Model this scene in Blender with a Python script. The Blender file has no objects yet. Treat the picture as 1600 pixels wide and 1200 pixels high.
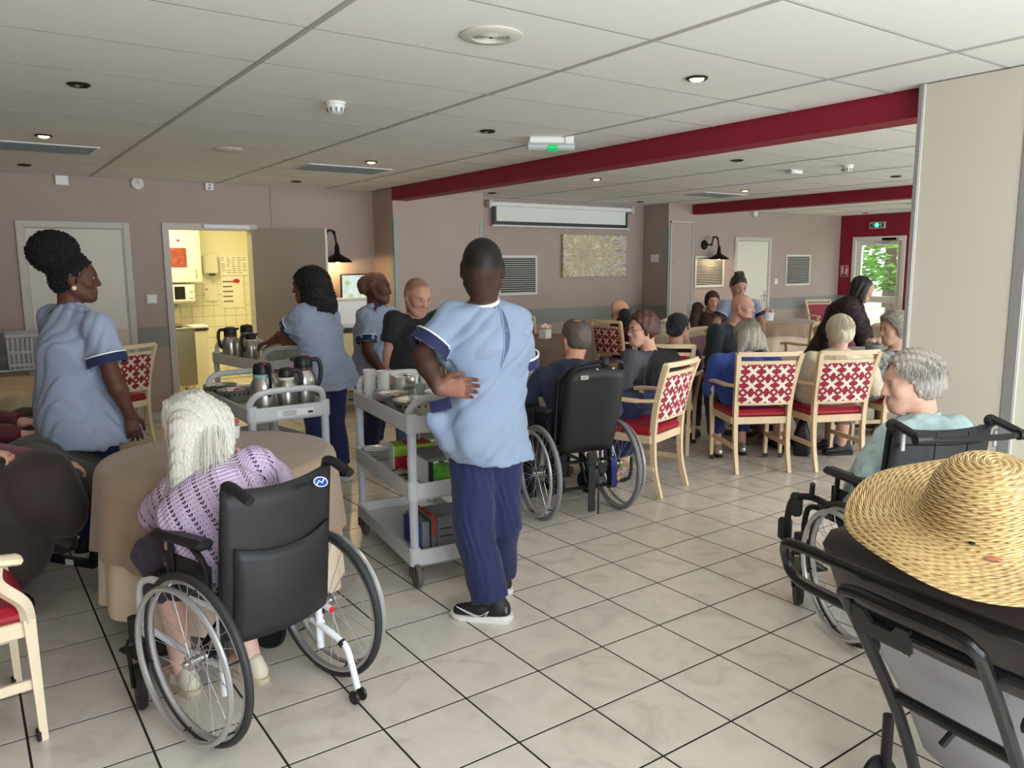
import bpy, math, random
import numpy as np
from mathutils import Vector, Matrix

random.seed(7)
rng = np.random.default_rng(7)
SC = bpy.context.scene
COL = SC.collection

# ---------------------------------------------------------------- camera
CAM_POS = np.array([-0.73573, -2.63027, 1.57456])
CAM_R = np.array([[0.81558777, -0.57858554, -0.00744041],
                  [-0.09206403, -0.11705936, -0.98884848],
                  [0.57126247, 0.80717772, -0.14873910]])   # rows: right, down, forward
FPX = 1223.48
cam = bpy.data.cameras.new('camera')
cam.sensor_width = 36.0
cam.lens = FPX / 1600 * 36
cam.clip_start = 0.05
cam.clip_end = 200
camo = bpy.data.objects.new('camera', cam)
COL.objects.link(camo)
mw = Matrix.Identity(4)
for i in range(3):
    mw[i][0] = CAM_R[0][i]; mw[i][1] = -CAM_R[1][i]; mw[i][2] = -CAM_R[2][i]; mw[i][3] = CAM_POS[i]
camo.matrix_world = mw
SC.camera = camo


def ray(u, v):
    return CAM_R.T @ np.array([(u - 800) / FPX, (v - 600) / FPX, 1.0])


def onz(u, v, z=0.0):
    d = ray(u, v); return CAM_POS + (z - CAM_POS[2]) / d[2] * d


def ony(u, v, y):
    d = ray(u, v); return CAM_POS + (y - CAM_POS[1]) / d[1] * d


def onx(u, v, x):
    d = ray(u, v); return CAM_POS + (x - CAM_POS[0]) / d[0] * d


def proj(p):
    c = CAM_R @ (np.asarray(p, float) - CAM_POS)
    return 800 + FPX * c[0] / c[2], 600 + FPX * c[1] / c[2], c[2]


# ---------------------------------------------------------------- light
SC.view_settings.view_transform = 'Standard'
SC.view_settings.look = 'None'
SC.view_settings.gamma = 1.0
SC.view_settings.use_curve_mapping = False
SC.view_settings.exposure = 0.0

world = bpy.data.worlds.new('sky')
SC.world = world
world.use_nodes = True
_bg = world.node_tree.nodes['Background']
_bg.inputs[0].default_value = (0.86, 0.94, 1.0, 1)
_bg.inputs[1].default_value = 3.6


def area(name, loc, rot, sx, sy, power, col):
    l = bpy.data.lights.new(name, 'AREA')
    l.shape = 'RECTANGLE'; l.size = sx; l.size_y = sy; l.energy = power; l.color = col
    o = bpy.data.objects.new(name, l); COL.objects.link(o)
    o.location = loc; o.rotation_euler = rot
    return o


DAY = (0.86, 0.93, 1.0)
# daylight that falls in through the glazing of the south wall, bay by bay
area('daylight_near_bay', (0.9, -4.1, 1.45), (math.radians(90), 0, 0), 4.0, 1.7, 178, DAY)
area('daylight_middle_bay', (6.0, -4.1, 1.45), (math.radians(90), 0, 0), 4.4, 1.7, 150, DAY)
area('daylight_far_bay', (10.8, -4.1, 1.45), (math.radians(90), 0, 0), 4.0, 1.7, 150, DAY)

# ---------------------------------------------------------------- materials


def lin(c):
    return tuple(((x / 255) / 12.92 if x / 255 <= 0.04045 else ((x / 255 + 0.055) / 1.055) ** 2.4) for x in c)


MATS = {}


def mat(name, col=(128, 128, 128), rough=0.5, metal=0.0, var=0.0, vs=8.0, bump=0.0, bs=60.0, spec=None, trans=0.0,
        emit=0.0, ecol=None, sheen=0.0, coat=0.0, stretch=None, attr=None, ior=None):
    if name in MATS:
        return MATS[name]
    m = bpy.data.materials.new(name)
    m.use_nodes = True
    nt = m.node_tree; N = nt.nodes; L = nt.links
    b = N['Principled BSDF']
    c = lin(col)
    b.inputs['Base Color'].default_value = (*c, 1)
    b.inputs['Roughness'].default_value = rough
    b.inputs['Metallic'].default_value = metal
    if spec is not None: b.inputs['Specular IOR Level'].default_value = spec
    if ior: b.inputs['IOR'].default_value = ior
    if trans: b.inputs['Transmission Weight'].default_value = trans
    if sheen:
        b.inputs['Sheen Weight'].default_value = sheen
        b.inputs['Sheen Roughness'].default_value = 0.5
    if coat:
        b.inputs['Coat Weight'].default_value = coat
        b.inputs['Coat Roughness'].default_value = 0.15
    if emit:
        b.inputs['Emission Color'].default_value = (*lin(ecol or col), 1)
        b.inputs['Emission Strength'].default_value = emit
    tc = None
    if var or bump:
        tc = N.new('ShaderNodeTexCoord')
        src = tc.outputs['Object']
        if stretch:
            mp = N.new('ShaderNodeMapping'); mp.inputs['Scale'].default_value = stretch
            L.new(src, mp.inputs['Vector']); src = mp.outputs['Vector']
    base = None
    if attr:
        at = N.new('ShaderNodeVertexColor'); at.layer_name = attr
        base = at.outputs['Color']
    if var:
        nz = N.new('ShaderNodeTexNoise'); nz.inputs['Scale'].default_value = vs; nz.inputs['Detail'].default_value = 5
        L.new(src, nz.inputs['Vector'])
        rp = N.new('ShaderNodeMapRange')
        rp.inputs['From Min'].default_value = 0.3; rp.inputs['From Max'].default_value = 0.7
        rp.inputs['To Min'].default_value = 1 - var; rp.inputs['To Max'].default_value = 1 + var
        L.new(nz.outputs['Fac'], rp.inputs['Value'])
        mx = N.new('ShaderNodeVectorMath'); mx.operation = 'SCALE'
        if base is not None: L.new(base, mx.inputs[0])
        else: mx.inputs[0].default_value = c
        L.new(rp.outputs['Result'], mx.inputs['Scale'])
        base = mx.outputs['Vector']
    if base is not None:
        L.new(base, b.inputs['Base Color'])
    if bump:
        n2 = N.new('ShaderNodeTexNoise'); n2.inputs['Scale'].default_value = bs; n2.inputs['Detail'].default_value = 4
        L.new(src, n2.inputs['Vector'])
        bp = N.new('ShaderNodeBump'); bp.inputs['Strength'].default_value = min(1, bump); bp.inputs['Distance'].default_value = 0.01
        L.new(n2.outputs['Fac'], bp.inputs['Height']); L.new(bp.outputs['Normal'], b.inputs['Normal'])
    MATS[name] = m
    return m


# ---------------------------------------------------------------- mesh builder
def _v(p): return np.asarray(p, float)


def nrm(v): v = _v(v); return v / (np.linalg.norm(v) + 1e-12)


def rotz(a):
    c, s = math.cos(a), math.sin(a); return np.array([[c, -s, 0], [s, c, 0], [0, 0, 1.0]])


def rotx(a):
    c, s = math.cos(a), math.sin(a); return np.array([[1.0, 0, 0], [0, c, -s], [0, s, c]])


def roty(a):
    c, s = math.cos(a), math.sin(a); return np.array([[c, 0, s], [0, 1.0, 0], [-s, 0, c]])


class MB:
    def __init__(s):
        s.v = []; s.f = []; s.m = []; s.uv = {}; s.mi = 0

    def add(s, verts, faces):
        o = len(s.v)
        s.v.extend([tuple(map(float, p)) for p in verts])
        s.f.extend([tuple(i + o for i in f) for f in faces])
        s.m.extend([s.mi] * len(faces))
        return s

    def box(s, c, d, rot=None, bev=0.0):
        c = _v(c); h = _v(d) / 2; b = min(bev, h.min() * 0.98)
        if b <= 0:
            V = [(x, y, z) for x in (-1, 1) for y in (-1, 1) for z in (-1, 1)]
            V = np.array(V) * h
            F = [(0, 1, 3, 2), (4, 6, 7, 5), (0, 4, 5, 1), (2, 3, 7, 6), (0, 2, 6, 4), (1, 5, 7, 3)]
        else:
            V = []; idx = {}
            for x in (-1, 1):
                for y in (-1, 1):
                    for z in (-1, 1):
                        for a in range(3):
                            p = np.array([x, y, z]) * (h - b)
                            p[a] += np.array([x, y, z])[a] * b
                            idx[(x, y, z, a)] = len(V); V.append(p)
            V = np.array(V); F = []
            for a in range(3):
                o1, o2 = (a + 1) % 3, (a + 2) % 3
                for sg in (-1, 1):
                    q = []
                    for (i, j) in ((-1, -1), (1, -1), (1, 1), (-1, 1)):
                        k = [0, 0, 0]; k[a] = sg; k[o1] = i; k[o2] = j
                        q.append(idx[(*k, a)])
                    F.append(tuple(q) if sg > 0 else tuple(q[::-1]))
            for a in range(3):          # edges parallel to axis a
                o1, o2 = (a + 1) % 3, (a + 2) % 3
                for i in (-1, 1):
                    for j in (-1, 1):
                        def K(sa, ax):
                            k = [0, 0, 0]; k[a] = sa; k[o1] = i; k[o2] = j; return idx[(*k, ax)]
                        q = (K(-1, o1), K(1, o1), K(1, o2), K(-1, o2))
                        F.append(q if i * j < 0 else q[::-1])
            for x in (-1, 1):
                for y in (-1, 1):
                    for z in (-1, 1):
                        t = (idx[(x, y, z, 0)], idx[(x, y, z, 1)], idx[(x, y, z, 2)])
                        F.append(t if x * y * z > 0 else t[::-1])
        if rot is not None: V = V @ np.asarray(rot).T
        return s.add(V + c, F)

    def bx(s, x0, x1, y0, y1, z0, z1, bev=0.0):
        return s.box(((x0 + x1) / 2, (y0 + y1) / 2, (z0 + z1) / 2), (abs(x1 - x0), abs(y1 - y0), abs(z1 - z0)), None, bev)

    def rings(s, R, close=False, caps=(True, True)):
        """R: list of rings (n x 3)"""
        R = [np.asarray(r, float) for r in R]; n = len(R[0]); F = []
        k = len(R)
        for i in range(k if close else k - 1):
            a = i * n; b = ((i + 1) % k) * n
            for j in range(n):
                j2 = (j + 1) % n
                F.append((a + j, a + j2, b + j2, b + j))
        V = np.concatenate(R)
        if not close:
            if caps[0]: F.append(tuple(range(n))[::-1])
            if caps[1]: F.append(tuple((k - 1) * n + j for j in range(n)))
        return s.add(V, F)

    def tube(s, path, r, n=8, closed=False, flat=None, caps=True):
        P = [_v(p) for p in path]; k = len(P)
        rs = r if hasattr(r, '__len__') else [r] * k
        T = []
        for i in range(k):
            if closed: t = P[(i + 1) % k] - P[i - 1]
            else: t = P[min(i + 1, k - 1)] - P[max(i - 1, 0)]
            T.append(t / (np.linalg.norm(t) + 1e-12))
        u = np.cross(T[0], [0, 0, 1.0])
        if np.linalg.norm(u) < 0.05: u = np.cross(T[0], [0, 1.0, 0])
        u /= np.linalg.norm(u); R = []
        ang = np.arange(n) * 2 * math.pi / n + math.pi / n
        for i in range(k):
            u = u - T[i] * (u @ T[i]); u /= np.linalg.norm(u) + 1e-12
            w = np.cross(T[i], u)
            fx, fy = (1, 1) if flat is None else flat
            R.append(P[i] + rs[i] * (np.outer(np.cos(ang) * fx, u) + np.outer(np.sin(ang) * fy, w)))
        return s.rings(R, closed, (caps, caps))

    def cyl(s, a, b, r, r2=None, n=16):
        return s.tube([a, b], [r, r if r2 is None else r2], n)

    def lathe(s, prof, n=24, c=(0, 0, 0), rot=None, caps=(True, True)):
        ang = np.arange(n) * 2 * math.pi / n; R = []
        for (r, z) in prof:
            q = np.stack([np.cos(ang) * r, np.sin(ang) * r, np.full(n, z)], 1)
            if rot is not None: q = q @ np.asarray(rot).T
            R.append(q + _v(c))
        return s.rings(R, False, caps)

    def sph(s, c, r, nu=16, nv=10, rot=None):
        r = np.ones(3) * np.asarray(r, float); V = []; F = []
        for i in range(1, nv):
            t = math.pi * i / nv
            for j in range(nu):
                a = 2 * math.pi * j / nu
                V.append((math.sin(t) * math.cos(a), math.sin(t) * math.sin(a), math.cos(t)))
        top = len(V); V += [(0, 0, 1), (0, 0, -1)]
        for i in range(nv - 2):
            for j in range(nu):
                j2 = (j + 1) % nu
                F.append((i * nu + j, (i + 1) * nu + j, (i + 1) * nu + j2, i * nu + j2))
        for j in range(nu):
            j2 = (j + 1) % nu
            F.append((top, j, j2)); b = (nv - 2) * nu
            F.append((top + 1, b + j2, b + j))
        V = np.array(V) * r
        if rot is not None: V = V @ np.asarray(rot).T
        return s.add(V + _v(c), F)

    def prism(s, poly, o, ex, ey, n, t, bev=0.0):
        """polygon in plane (o,ex,ey) extruded by t along n, counter-clockwise, centred on the plane"""
        o, ex, ey, n = map(_v, (o, ex, ey, n)); k = len(poly)
        P = [o + ex * a + ey * b for a, b in poly]
        V = [p - n * t / 2 for p in P] + [p + n * t / 2 for p in P]
        F = [tuple(range(k))[::-1], tuple(range(k, 2 * k))]
        for i in range(k):
            j = (i + 1) % k; F.append((i, j, j + k, i + k))
        return s.add(V, F)

    def quad(s, a, b, c, d): return s.add([a, b, c, d], [(0, 1, 2, 3)])

    def grid(s, P, thick=0.0, closed_u=False):
        """P: (nu,nv,3) surface, optionally solidified"""
        P = np.asarray(P, float); nu, nv = P.shape[:2]
        du = np.roll(P, -1, 0) - np.roll(P, 1, 0)
        if not closed_u: du[0] = P[1] - P[0]; du[-1] = P[-1] - P[-2]
        dv = np.gradient(P, axis=1)
        nn = np.cross(du, dv); nn /= np.linalg.norm(nn, axis=2, keepdims=True) + 1e-12
        F = []
        lu = nu if closed_u else nu - 1
        for i in range(lu):
            i2 = (i + 1) % nu
            for j in range(nv - 1):
                F.append((i * nv + j, i2 * nv + j, i2 * nv + j + 1, i * nv + j + 1))
        V = P.reshape(-1, 3)
        if thick:
            V2 = (P - nn * thick).reshape(-1, 3); m = nu * nv
            F += [tuple(q + m for q in f[::-1]) for f in F]
            for i in range(lu):
                i2 = (i + 1) % nu
                F.append((i2 * nv, i * nv, i * nv + m, i2 * nv + m))
                F.append((i * nv + nv - 1, i2 * nv + nv - 1, i2 * nv + nv - 1 + m, i * nv + nv - 1 + m))
            if not closed_u:
                for j in range(nv - 1):
                    F.append((j, j + 1, j + 1 + m, j + m))
                    b = (nu - 1) * nv; F.append((b + j + 1, b + j, b + j + m, b + j + 1 + m))
            V = np.concatenate([V, V2])
        return s.add(V, F)

    def mesh(s, name='mesh', sharp=35):
        me = bpy.data.meshes.new(name)
        me.from_pydata(s.v, [], s.f)
        if any(s.m): me.polygons.foreach_set('material_index', s.m)
        me.polygons.foreach_set('use_smooth', [True] * len(s.f))
        me.update()
        if sharp < 180: me.set_sharp_from_angle(angle=math.radians(sharp))
        return me

    def build(s, name, m, parent=None, sharp=35, loc=None, rz=None, label=None):
        return mobj(name, s.mesh(name, sharp), m, parent, loc, rz, label)


def mobj(name, me, m, parent=None, loc=None, rz=None, label=None):
    o = bpy.data.objects.new(name, me)
    if m is not None and not me.materials:
        for x in (m if isinstance(m, (list, tuple)) else [m]): me.materials.append(x)
    COL.objects.link(o)
    if parent is not None: o.parent = parent
    if loc is not None: o.location = loc
    if rz is not None: o.rotation_euler = (0, 0, rz)
    if label: o['label'] = label
    return o


def thing(name, label, cat, loc=(0, 0, 0), rz=0.0, group=None):
    o = bpy.data.objects.new(name, None); COL.objects.link(o)
    o.empty_display_size = 0.1
    o.location = loc; o.rotation_euler = (0, 0, rz)
    return tag(o, label, cat, group)


def tag(o, label, cat, group=None):
    o['label'] = label; o['category'] = cat
    if group: o['group'] = group
    return o


def struct(o):
    o['kind'] = 'structure'; return o


def stuff(o):
    o['kind'] = 'stuff'; return o


def dup(root, loc=None, rz=None, label=None, group=None, parent=None):
    r = root.copy(); COL.objects.link(r)
    if parent is not None: r.parent = parent
    if loc is not None: r.location = loc
    if rz is not None: r.rotation_euler = (0, 0, rz)
    if label: r['label'] = label
    if group: r['group'] = group
    for ch in list(root.children): dup(ch, parent=r)
    return r


def plight(name, loc, power, col=(1, .8, .55), size=0.03, spot=None, rot=(0, 0, 0), parent=None):
    l = bpy.data.lights.new(name, 'SPOT' if spot else 'POINT')
    l.energy = power; l.color = col; l.shadow_soft_size = size
    if spot: l.spot_size = math.radians(spot); l.spot_blend = 0.6
    o = bpy.data.objects.new(name, l); COL.objects.link(o); o.location = loc; o.rotation_euler = rot
    if parent: o.parent = parent
    return o


def lerp(a, b, t): return a + (b - a) * t


def arc(c, r, a0, a1, n, ex=(1, 0, 0), ey=(0, 1, 0)):
    c, ex, ey = map(_v, (c, ex, ey))
    return [c + r * (math.cos(t) * ex + math.sin(t) * ey) for t in np.linspace(math.radians(a0), math.radians(a1), n)]


def bez(P, n=12):
    """Catmull-Rom through the points"""
    P = [_v(p) for p in P]; Q = [2 * P[0] - P[1]] + P + [2 * P[-1] - P[-2]]; out = []
    for i in range(1, len(Q) - 2):
        for t in np.linspace(0, 1, n, endpoint=False):
            a, b, c, d = Q[i - 1:i + 3]
            out.append(0.5 * (2 * b + (c - a) * t + (2 * a - 5 * b + 4 * c - d) * t * t + (3 * b - a - 3 * c + d) * t ** 3))
    out.append(P[-1]); return out
# ================================================================ room shell
H = 2.468
YB = 6.12          # back wall
YP = 5.60          # front of the two pilasters
XL, XR, YW = -3.2, 13.15, -4.2
S = 0.335

M_wall = mat('wall_paint', (173, 155, 145), 0.75, var=0.03, vs=3, bump=0.06, bs=250)
M_wall_low = mat('wall_paint_low', (171, 150, 136), 0.75, var=0.03, vs=3)
M_band = mat('dado_band', (138, 140, 134), 0.7)
M_strip = mat('corner_guard', (150, 160, 150), 0.6)
M_red = mat('red_paint', (138, 16, 44), 0.62, var=0.04, vs=2)
M_white = mat('white_paint', (226, 224, 216), 0.5)
M_frame = mat('door_frame_paint', (196, 190, 182), 0.5)
M_door = mat('door_paint', (214, 208, 194), 0.55, var=0.02, vs=2)
M_grout = mat('grout', (24, 19, 17), 0.95)
M_panel = mat('ceiling_panel', (240, 240, 234), 0.9, var=0.025, vs=30, bump=0.12, bs=120, stretch=(3, 30, 3))
M_runner = mat('ceiling_runner', (178, 176, 172), 0.5)
M_black = mat('black_plastic', (22, 22, 24), 0.45)
M_dark = mat('dark_gap', (12, 12, 12), 0.9)
M_plastic = mat('white_plastic', (232, 231, 226), 0.4)
M_chrome = mat('chrome', (205, 205, 205), 0.22, 1.0)
M_steel = mat('steel', (190, 188, 182), 0.28, 1.0, bump=0.02, bs=30)
M_alu = mat('aluminium', (170, 170, 168), 0.45, 0.9)

# floor tile: pale marble, veins shifted per tile
M_tile = bpy.data.materials.new('floor_tile'); M_tile.use_nodes = True
_n = M_tile.node_tree.nodes; _l = M_tile.node_tree.links; _b = _n['Principled BSDF']
_g = _n.new('ShaderNodeNewGeometry'); _oi = _n.new('ShaderNodeObjectInfo')
_ad = _n.new('ShaderNodeVectorMath'); _ad.operation = 'ADD'
_sc = _n.new('ShaderNodeVectorMath'); _sc.operation = 'SCALE'; _sc.inputs[0].default_value = (37, 53, 11)
_l.new(_oi.outputs['Random'], _sc.inputs['Scale']); _l.new(_g.outputs['Position'], _ad.inputs[0]); _l.new(_sc.outputs['Vector'], _ad.inputs[1])
_nz = _n.new('ShaderNodeTexNoise'); _nz.inputs['Scale'].default_value = 5; _nz.inputs['Detail'].default_value = 6; _nz.inputs['Distortion'].default_value = 1.3
_l.new(_ad.outputs['Vector'], _nz.inputs['Vector'])
_cr = _n.new('ShaderNodeValToRGB')
_cr.color_ramp.elements[0].position = 0.30; _cr.color_ramp.elements[0].color = (*lin((196, 187, 176)), 1)
_cr.color_ramp.elements[1].position = 0.62; _cr.color_ramp.elements[1].color = (*lin((216, 208, 196)), 1)
_e = _cr.color_ramp.elements.new(0.46); _e.color = (*lin((210, 202, 190)), 1)
_l.new(_nz.outputs['Fac'], _cr.inputs['Fac']); _l.new(_cr.outputs['Color'], _b.inputs['Base Color'])
_b.inputs['Roughness'].default_value = 0.24; _b.inputs['Specular IOR Level'].default_value = 0.5

# ---- floor
fl = MB().bx(XL, XR, YW, 9.2, -0.12, -0.0007)
floor = struct(fl.build('floor', M_grout))
tm = MB().box((0, 0, -0.006), (0.3275, 0.3275, 0.012), None, 0.0008).mesh('tile'); tm.materials.append(M_tile)
cells = []
for i in range(int(XL / S) - 1, int(XR / S) + 1):
    for j in range(int(YW / S) - 1, int(9.2 / S) + 1):
        x, y = (i + .5) * S, (j + .5) * S
        if x - S / 2 < XL or x + S / 2 > XR + .1 or y - S / 2 < YW or y + S / 2 > 9.2: continue
        if y > YB - .1 and (x < 0.6 or x > 3.0): continue
        u, v, d = proj((x, y, 0))
        vis = d > 0.3 and -60 < u < 1660 and v < 1290
        cells.append((0 if vis else 1, d, x, y))
cells.sort()
rest = MB()
for k, (nv, d, x, y) in enumerate(cells):
    if k < 300:
        mobj('tile', tm, None, floor, (x, y, 0))
    else:
        rest.box((x, y, -0.006), (0.3275, 0.3275, 0.012))
stuff(rest.build('tile_field', M_tile, floor))

# ---- ceiling
ceiling = struct(MB().bx(XL, XR, YW, YB + .15, H + 0.03, H + 0.15).build('ceiling', M_dark))
full = MB().box((0, 0, 0.008), (1.178, 0.582, 0.016), None, 0.003).mesh('ceiling_panel'); full.materials.append(M_panel)
ys = [YW] + [0.345 + .6 * k for k in range(-7, 10) if YW + .05 < 0.345 + .6 * k < YB - .02] + [YB]
secs = [(XL, 3.43, [0.451 + 1.2 * k for k in range(-3, 3)]), (3.63, 8.43, [4.22, 5.42, 6.62, 7.82]), (8.63, XR, [9.8, 11.0, 12.2])]
for (xa, xb, lines) in secs:
    xs = [xa] + [x for x in lines if xa + .05 < x < xb - .05] + [xb]
    for a, b in zip(xs[:-1], xs[1:]):
        for c, d in zip(ys[:-1], ys[1:]):
            w, h = b - a, d - c
            if abs(w - 1.2) < .01 and abs(h - .6) < .01:
                mobj('ceiling_panel', full, None, ceiling, ((a + b) / 2, (c + d) / 2, H))
            else:
                MB().box(((a + b) / 2, (c + d) / 2, H + .008), (w - .022, h - .018, .016), None, .003).build('ceiling_panel', M_panel, ceiling)
    for x in xs[1:-1]:
        MB().bx(x - .013, x + .013, YW, YB, H - .004, H + .012, .002).build('ceiling_runner', M_runner, ceiling)
    for y in ys[1:-1]:
        MB().bx(xa, xb, y - .008, y + .008, H - .001, H + .012, .002).build('cross_runner', M_runner, ceiling)

# ---- beams
for n, x in ((1, 3.43), (2, 8.43)):
    struct(MB().bx(x, x + .2, YW, YP, 2.325, H + .03, .004).build('trim_%d' % n, M_red))

# ---- walls
def wall_piece(mb, x0, x1, z0, z1, y0=YB, y1=YB + .15): mb.bx(x0, x1, y0, y1, z0, z1)
wb = MB()
DX0, DX1, DZ = 1.126, 1.985, 1.985
wall_piece(wb, XL - .15, DX0, 0, H + .1); wall_piece(wb, DX0, DX1, DZ, H + .1); wall_piece(wb, DX1, XR + .15, 0, H + .1)
wall_back = struct(wb.build('wall_back', M_wall))
wl = struct(MB().bx(XL - .15, XL, YW, YB, 0, H + .1).build('wall_left', M_wall))
# pilasters
for n, (a, b) in enumerate(((3.44, 4.68), (7.93, 8.5))):
    p = struct(MB().bx(a, b, YP, YB + .02, 0, H, .003).build('wall_pilaster', M_wall))
    for x in ((a, b) if n == 0 else (a, b)):
        sx = 1 if x == a else -1
        g = MB().bx(x - .003 * sx, x + .062 * sx, YP - .004, YP + .001, 0.08, 2.13)
        g.bx(x - .003 * sx, x + .001 * sx, YP - .004, YP + .08, 0.08, 2.13)
        g.build('corner_guard', M_strip, p)
    if n == 1:
        d = MB().bx(7.99, 8.43, YP - .012, YP + .005, .06, 2.19, .003).build('cupboard_door', M_wall, p)
        fr = MB()
        for q in ((7.965, 7.985, .05, 2.215), (8.435, 8.45, .05, 2.215)): fr.bx(q[0], q[1], YP - .018, YP + .003, q[2], q[3])
        fr.bx(7.965, 8.45, YP - .018, YP + .003, 2.195, 2.215).build('door_trim', M_frame, p)
        MB().cyl((8.04, YP - .013, 1.62), (8.04, YP - .02, 1.62), .008, n=10).build('lock', M_black, p)
        MB().bx(b - .14, b + .003, YP - .015, YP - .004, .76, .98).build('dado_band', M_band, p)
    MB().bx(a - .006, b + .006, YP - .012, YP + .0, 0, .08).build('skirting', M_frame, p)
MB().bx(7.924, 7.93, YP + .0, YB, .77, .975).build('dado_band', M_band, wall_back)
# dado band, skirting
for a, b in ((XL, -.22), (.77, 1.065), (2.09, 3.44), (4.68, 7.93), (8.5, 10.05), (11.06, XR)):
    MB().bx(a, b, YB - .008, YB + .001, .775, .978, .002).build('dado_band', M_band, wall_back)
    MB().bx(a, b, YB - .014, YB + .001, 0, .09, .003).build('skirting', M_frame, wall_back)
    MB().bx(a, b, YB - .006, YB + .001, .24, .25).build('wall_rail', M_wall_low, wall_back)
MB().bx(2.205, 2.215, YB - .004, YB + .001, .98, H).build('wall_seam', M_band, wall_back)

# red end wall with the glazed garden door
wr = MB()
GY0, GY1, GZ = 4.835, 5.846, 2.065
for y0, y1, z0, z1 in ((YW, -3.6, 0, H), (-3.6, 3.6, 0, .55), (-3.6, 3.6, 2.1, H), (3.6, GY0, 0, H), (GY0, GY1, GZ, H), (GY1, YB + .15, 0, H)):
    wr.bx(XR, XR + .18, y0, y1, z0, z1 + (.1 if z1 == H else 0))
wall_right = struct(wr.build('wall_right', M_red))
MB().bx(XR - .006, XR + .001, GY1 + .01, YB - .008, .775, .978).build('dado_band', M_band, wall_right)
M_glass = bpy.data.materials.new('window_glass'); M_glass.use_nodes = True
_n = M_glass.node_tree.nodes; _l = M_glass.node_tree.links; _n.remove(_n['Principled BSDF'])
_t = _n.new('ShaderNodeBsdfTransparent'); _gl = _n.new('ShaderNodeBsdfGlossy'); _gl.inputs['Roughness'].default_value = 0.02
_mx = _n.new('ShaderNodeMixShader'); _mx.inputs[0].default_value = 0.06
_l.new(_t.outputs[0], _mx.inputs[1]); _l.new(_gl.outputs[0], _mx.inputs[2]); _l.new(_mx.outputs[0], _n['Material Output'].inputs['Surface'])


def frame_y(mb, x, y0, y1, z0, z1, w, t):      # rectangular frame in a plane x = const
    mb.bx(x - t / 2, x + t / 2, y0, y0 + w, z0, z1, .004); mb.bx(x - t / 2, x + t / 2, y1 - w, y1, z0, z1, .004)
    mb.bx(x - t / 2, x + t / 2, y0 + w, y1 - w, z1 - w, z1, .004); mb.bx(x - t / 2, x + t / 2, y0 + w, y1 - w, z0, z0 + w, .004)
    return mb


def frame_x(mb, y, x0, x1, z0, z1, w, t):
    mb.bx(x0, x0 + w, y - t / 2, y + t / 2, z0, z1, .004); mb.bx(x1 - w, x1, y - t / 2, y + t / 2, z0, z1, .004)
    mb.bx(x0 + w, x1 - w, y - t / 2, y + t / 2, z1 - w, z1, .004); mb.bx(x0 + w, x1 - w, y - t / 2, y + t / 2, z0, z0 + w, .004)
    return mb


d3 = MB()
for a in (GY0, GY1 - .07): d3.bx(XR - .03, XR + .12, a, a + .07, 0, GZ, .004)
d3.bx(XR - .03, XR + .12, GY0 + .07, GY1 - .07, GZ - .07, GZ, .004)
gdoor = struct(d3.build('door_3', M_white))
lf = MB(); lw = .085; y0, y1 = GY0 + .075, GY1 - .075
for a in (y0, y1 - lw): lf.bx(XR + .02, XR + .08, a, a + lw, .01, GZ - .075, .005)
for z in (.01, .86, GZ - .075 - lw): lf.bx(XR + .02, XR + .08, y0 + lw, y1 - lw, z, z + lw + (.03 if z > .5 else .05), .005)
leaf = lf.build('door_leaf', M_white, gdoor)
MB().bx(XR + .045, XR + .051, y0 + lw, y1 - lw, .1, .87).build('pane', M_glass, leaf)
MB().bx(XR + .045, XR + .051, y0 + lw, y1 - lw, .96, GZ - .12).build('pane', M_glass, leaf)
MB().bx(XR - .03, XR + .02, 5.0, 5.28, GZ - .085, GZ - .025, .006).build('door_closer', mat('closer_grey', (120, 116, 108), .4, .6), gdoor)
MB().tube([(XR - .01, 5.12, GZ - .09), (XR - .01, 5.2, GZ - .13), (XR - .01, 5.42, GZ - .1)], .008, 6).build('closer_arm', M_alu, gdoor)
MB().tube([(XR + .02, y0 + .05, 1.02), (XR - .03, y0 + .05, 1.02), (XR - .03, y0 + .16, 1.02)], .009, 8).build('door_handle', M_alu, gdoor)

# garden window of the red wall and the glazed south wall (behind the photographer)
def window(n, plane, c, a0, a1, z0, z1, mull):
    fm = MB(); f = frame_y if plane == 'x' else frame_x
    f(fm, c, a0, a1, z0, z1, .07, .09)
    for m in mull:
        if plane == 'x': fm.bx(c - .03, c + .03, m - .03, m + .03, z0, z1)
        else: fm.bx(m - .03, m + .03, c - .03, c + .03, z0, z1)
    w = struct(fm.build('window_%d' % n, M_white))
    e = [a0 + .07] + [q for m in mull for q in (m - .03, m + .03)] + [a1 - .07]
    for p, q in zip(e[::2], e[1::2]):
        (MB().bx(c - .003, c + .003, p, q, z0 + .07, z1 - .07) if plane == 'x' else MB().bx(p, q, c - .003, c + .003, z0 + .07, z1 - .07)).build('pane', M_glass, w)


window(1, 'x', XR + .09, -3.6, 3.6, .55, 2.1, (-1.8, 0, 1.8))
wf = MB(); wins = ((-1.3, 2.9), (3.8, 8.2), (8.8, 12.8)); px = XL
for a, b in wins:
    wf.bx(px, a, YW - .18, YW, 0, H + .1); wf.bx(a, b, YW - .18, YW, 0, .55); wf.bx(a, b, YW - .18, YW, 2.3, H + .1); px = b
wf.bx(px, XR + .18, YW - .18, YW, 0, H + .1)
struct(wf.build('wall_front', M_wall))
for k, (a, b) in enumerate(wins): window(2 + k, 'y', YW - .09, a, b, .55, 2.3, [lerp(a, b, t) for t in (.25, .5, .75)])

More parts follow.
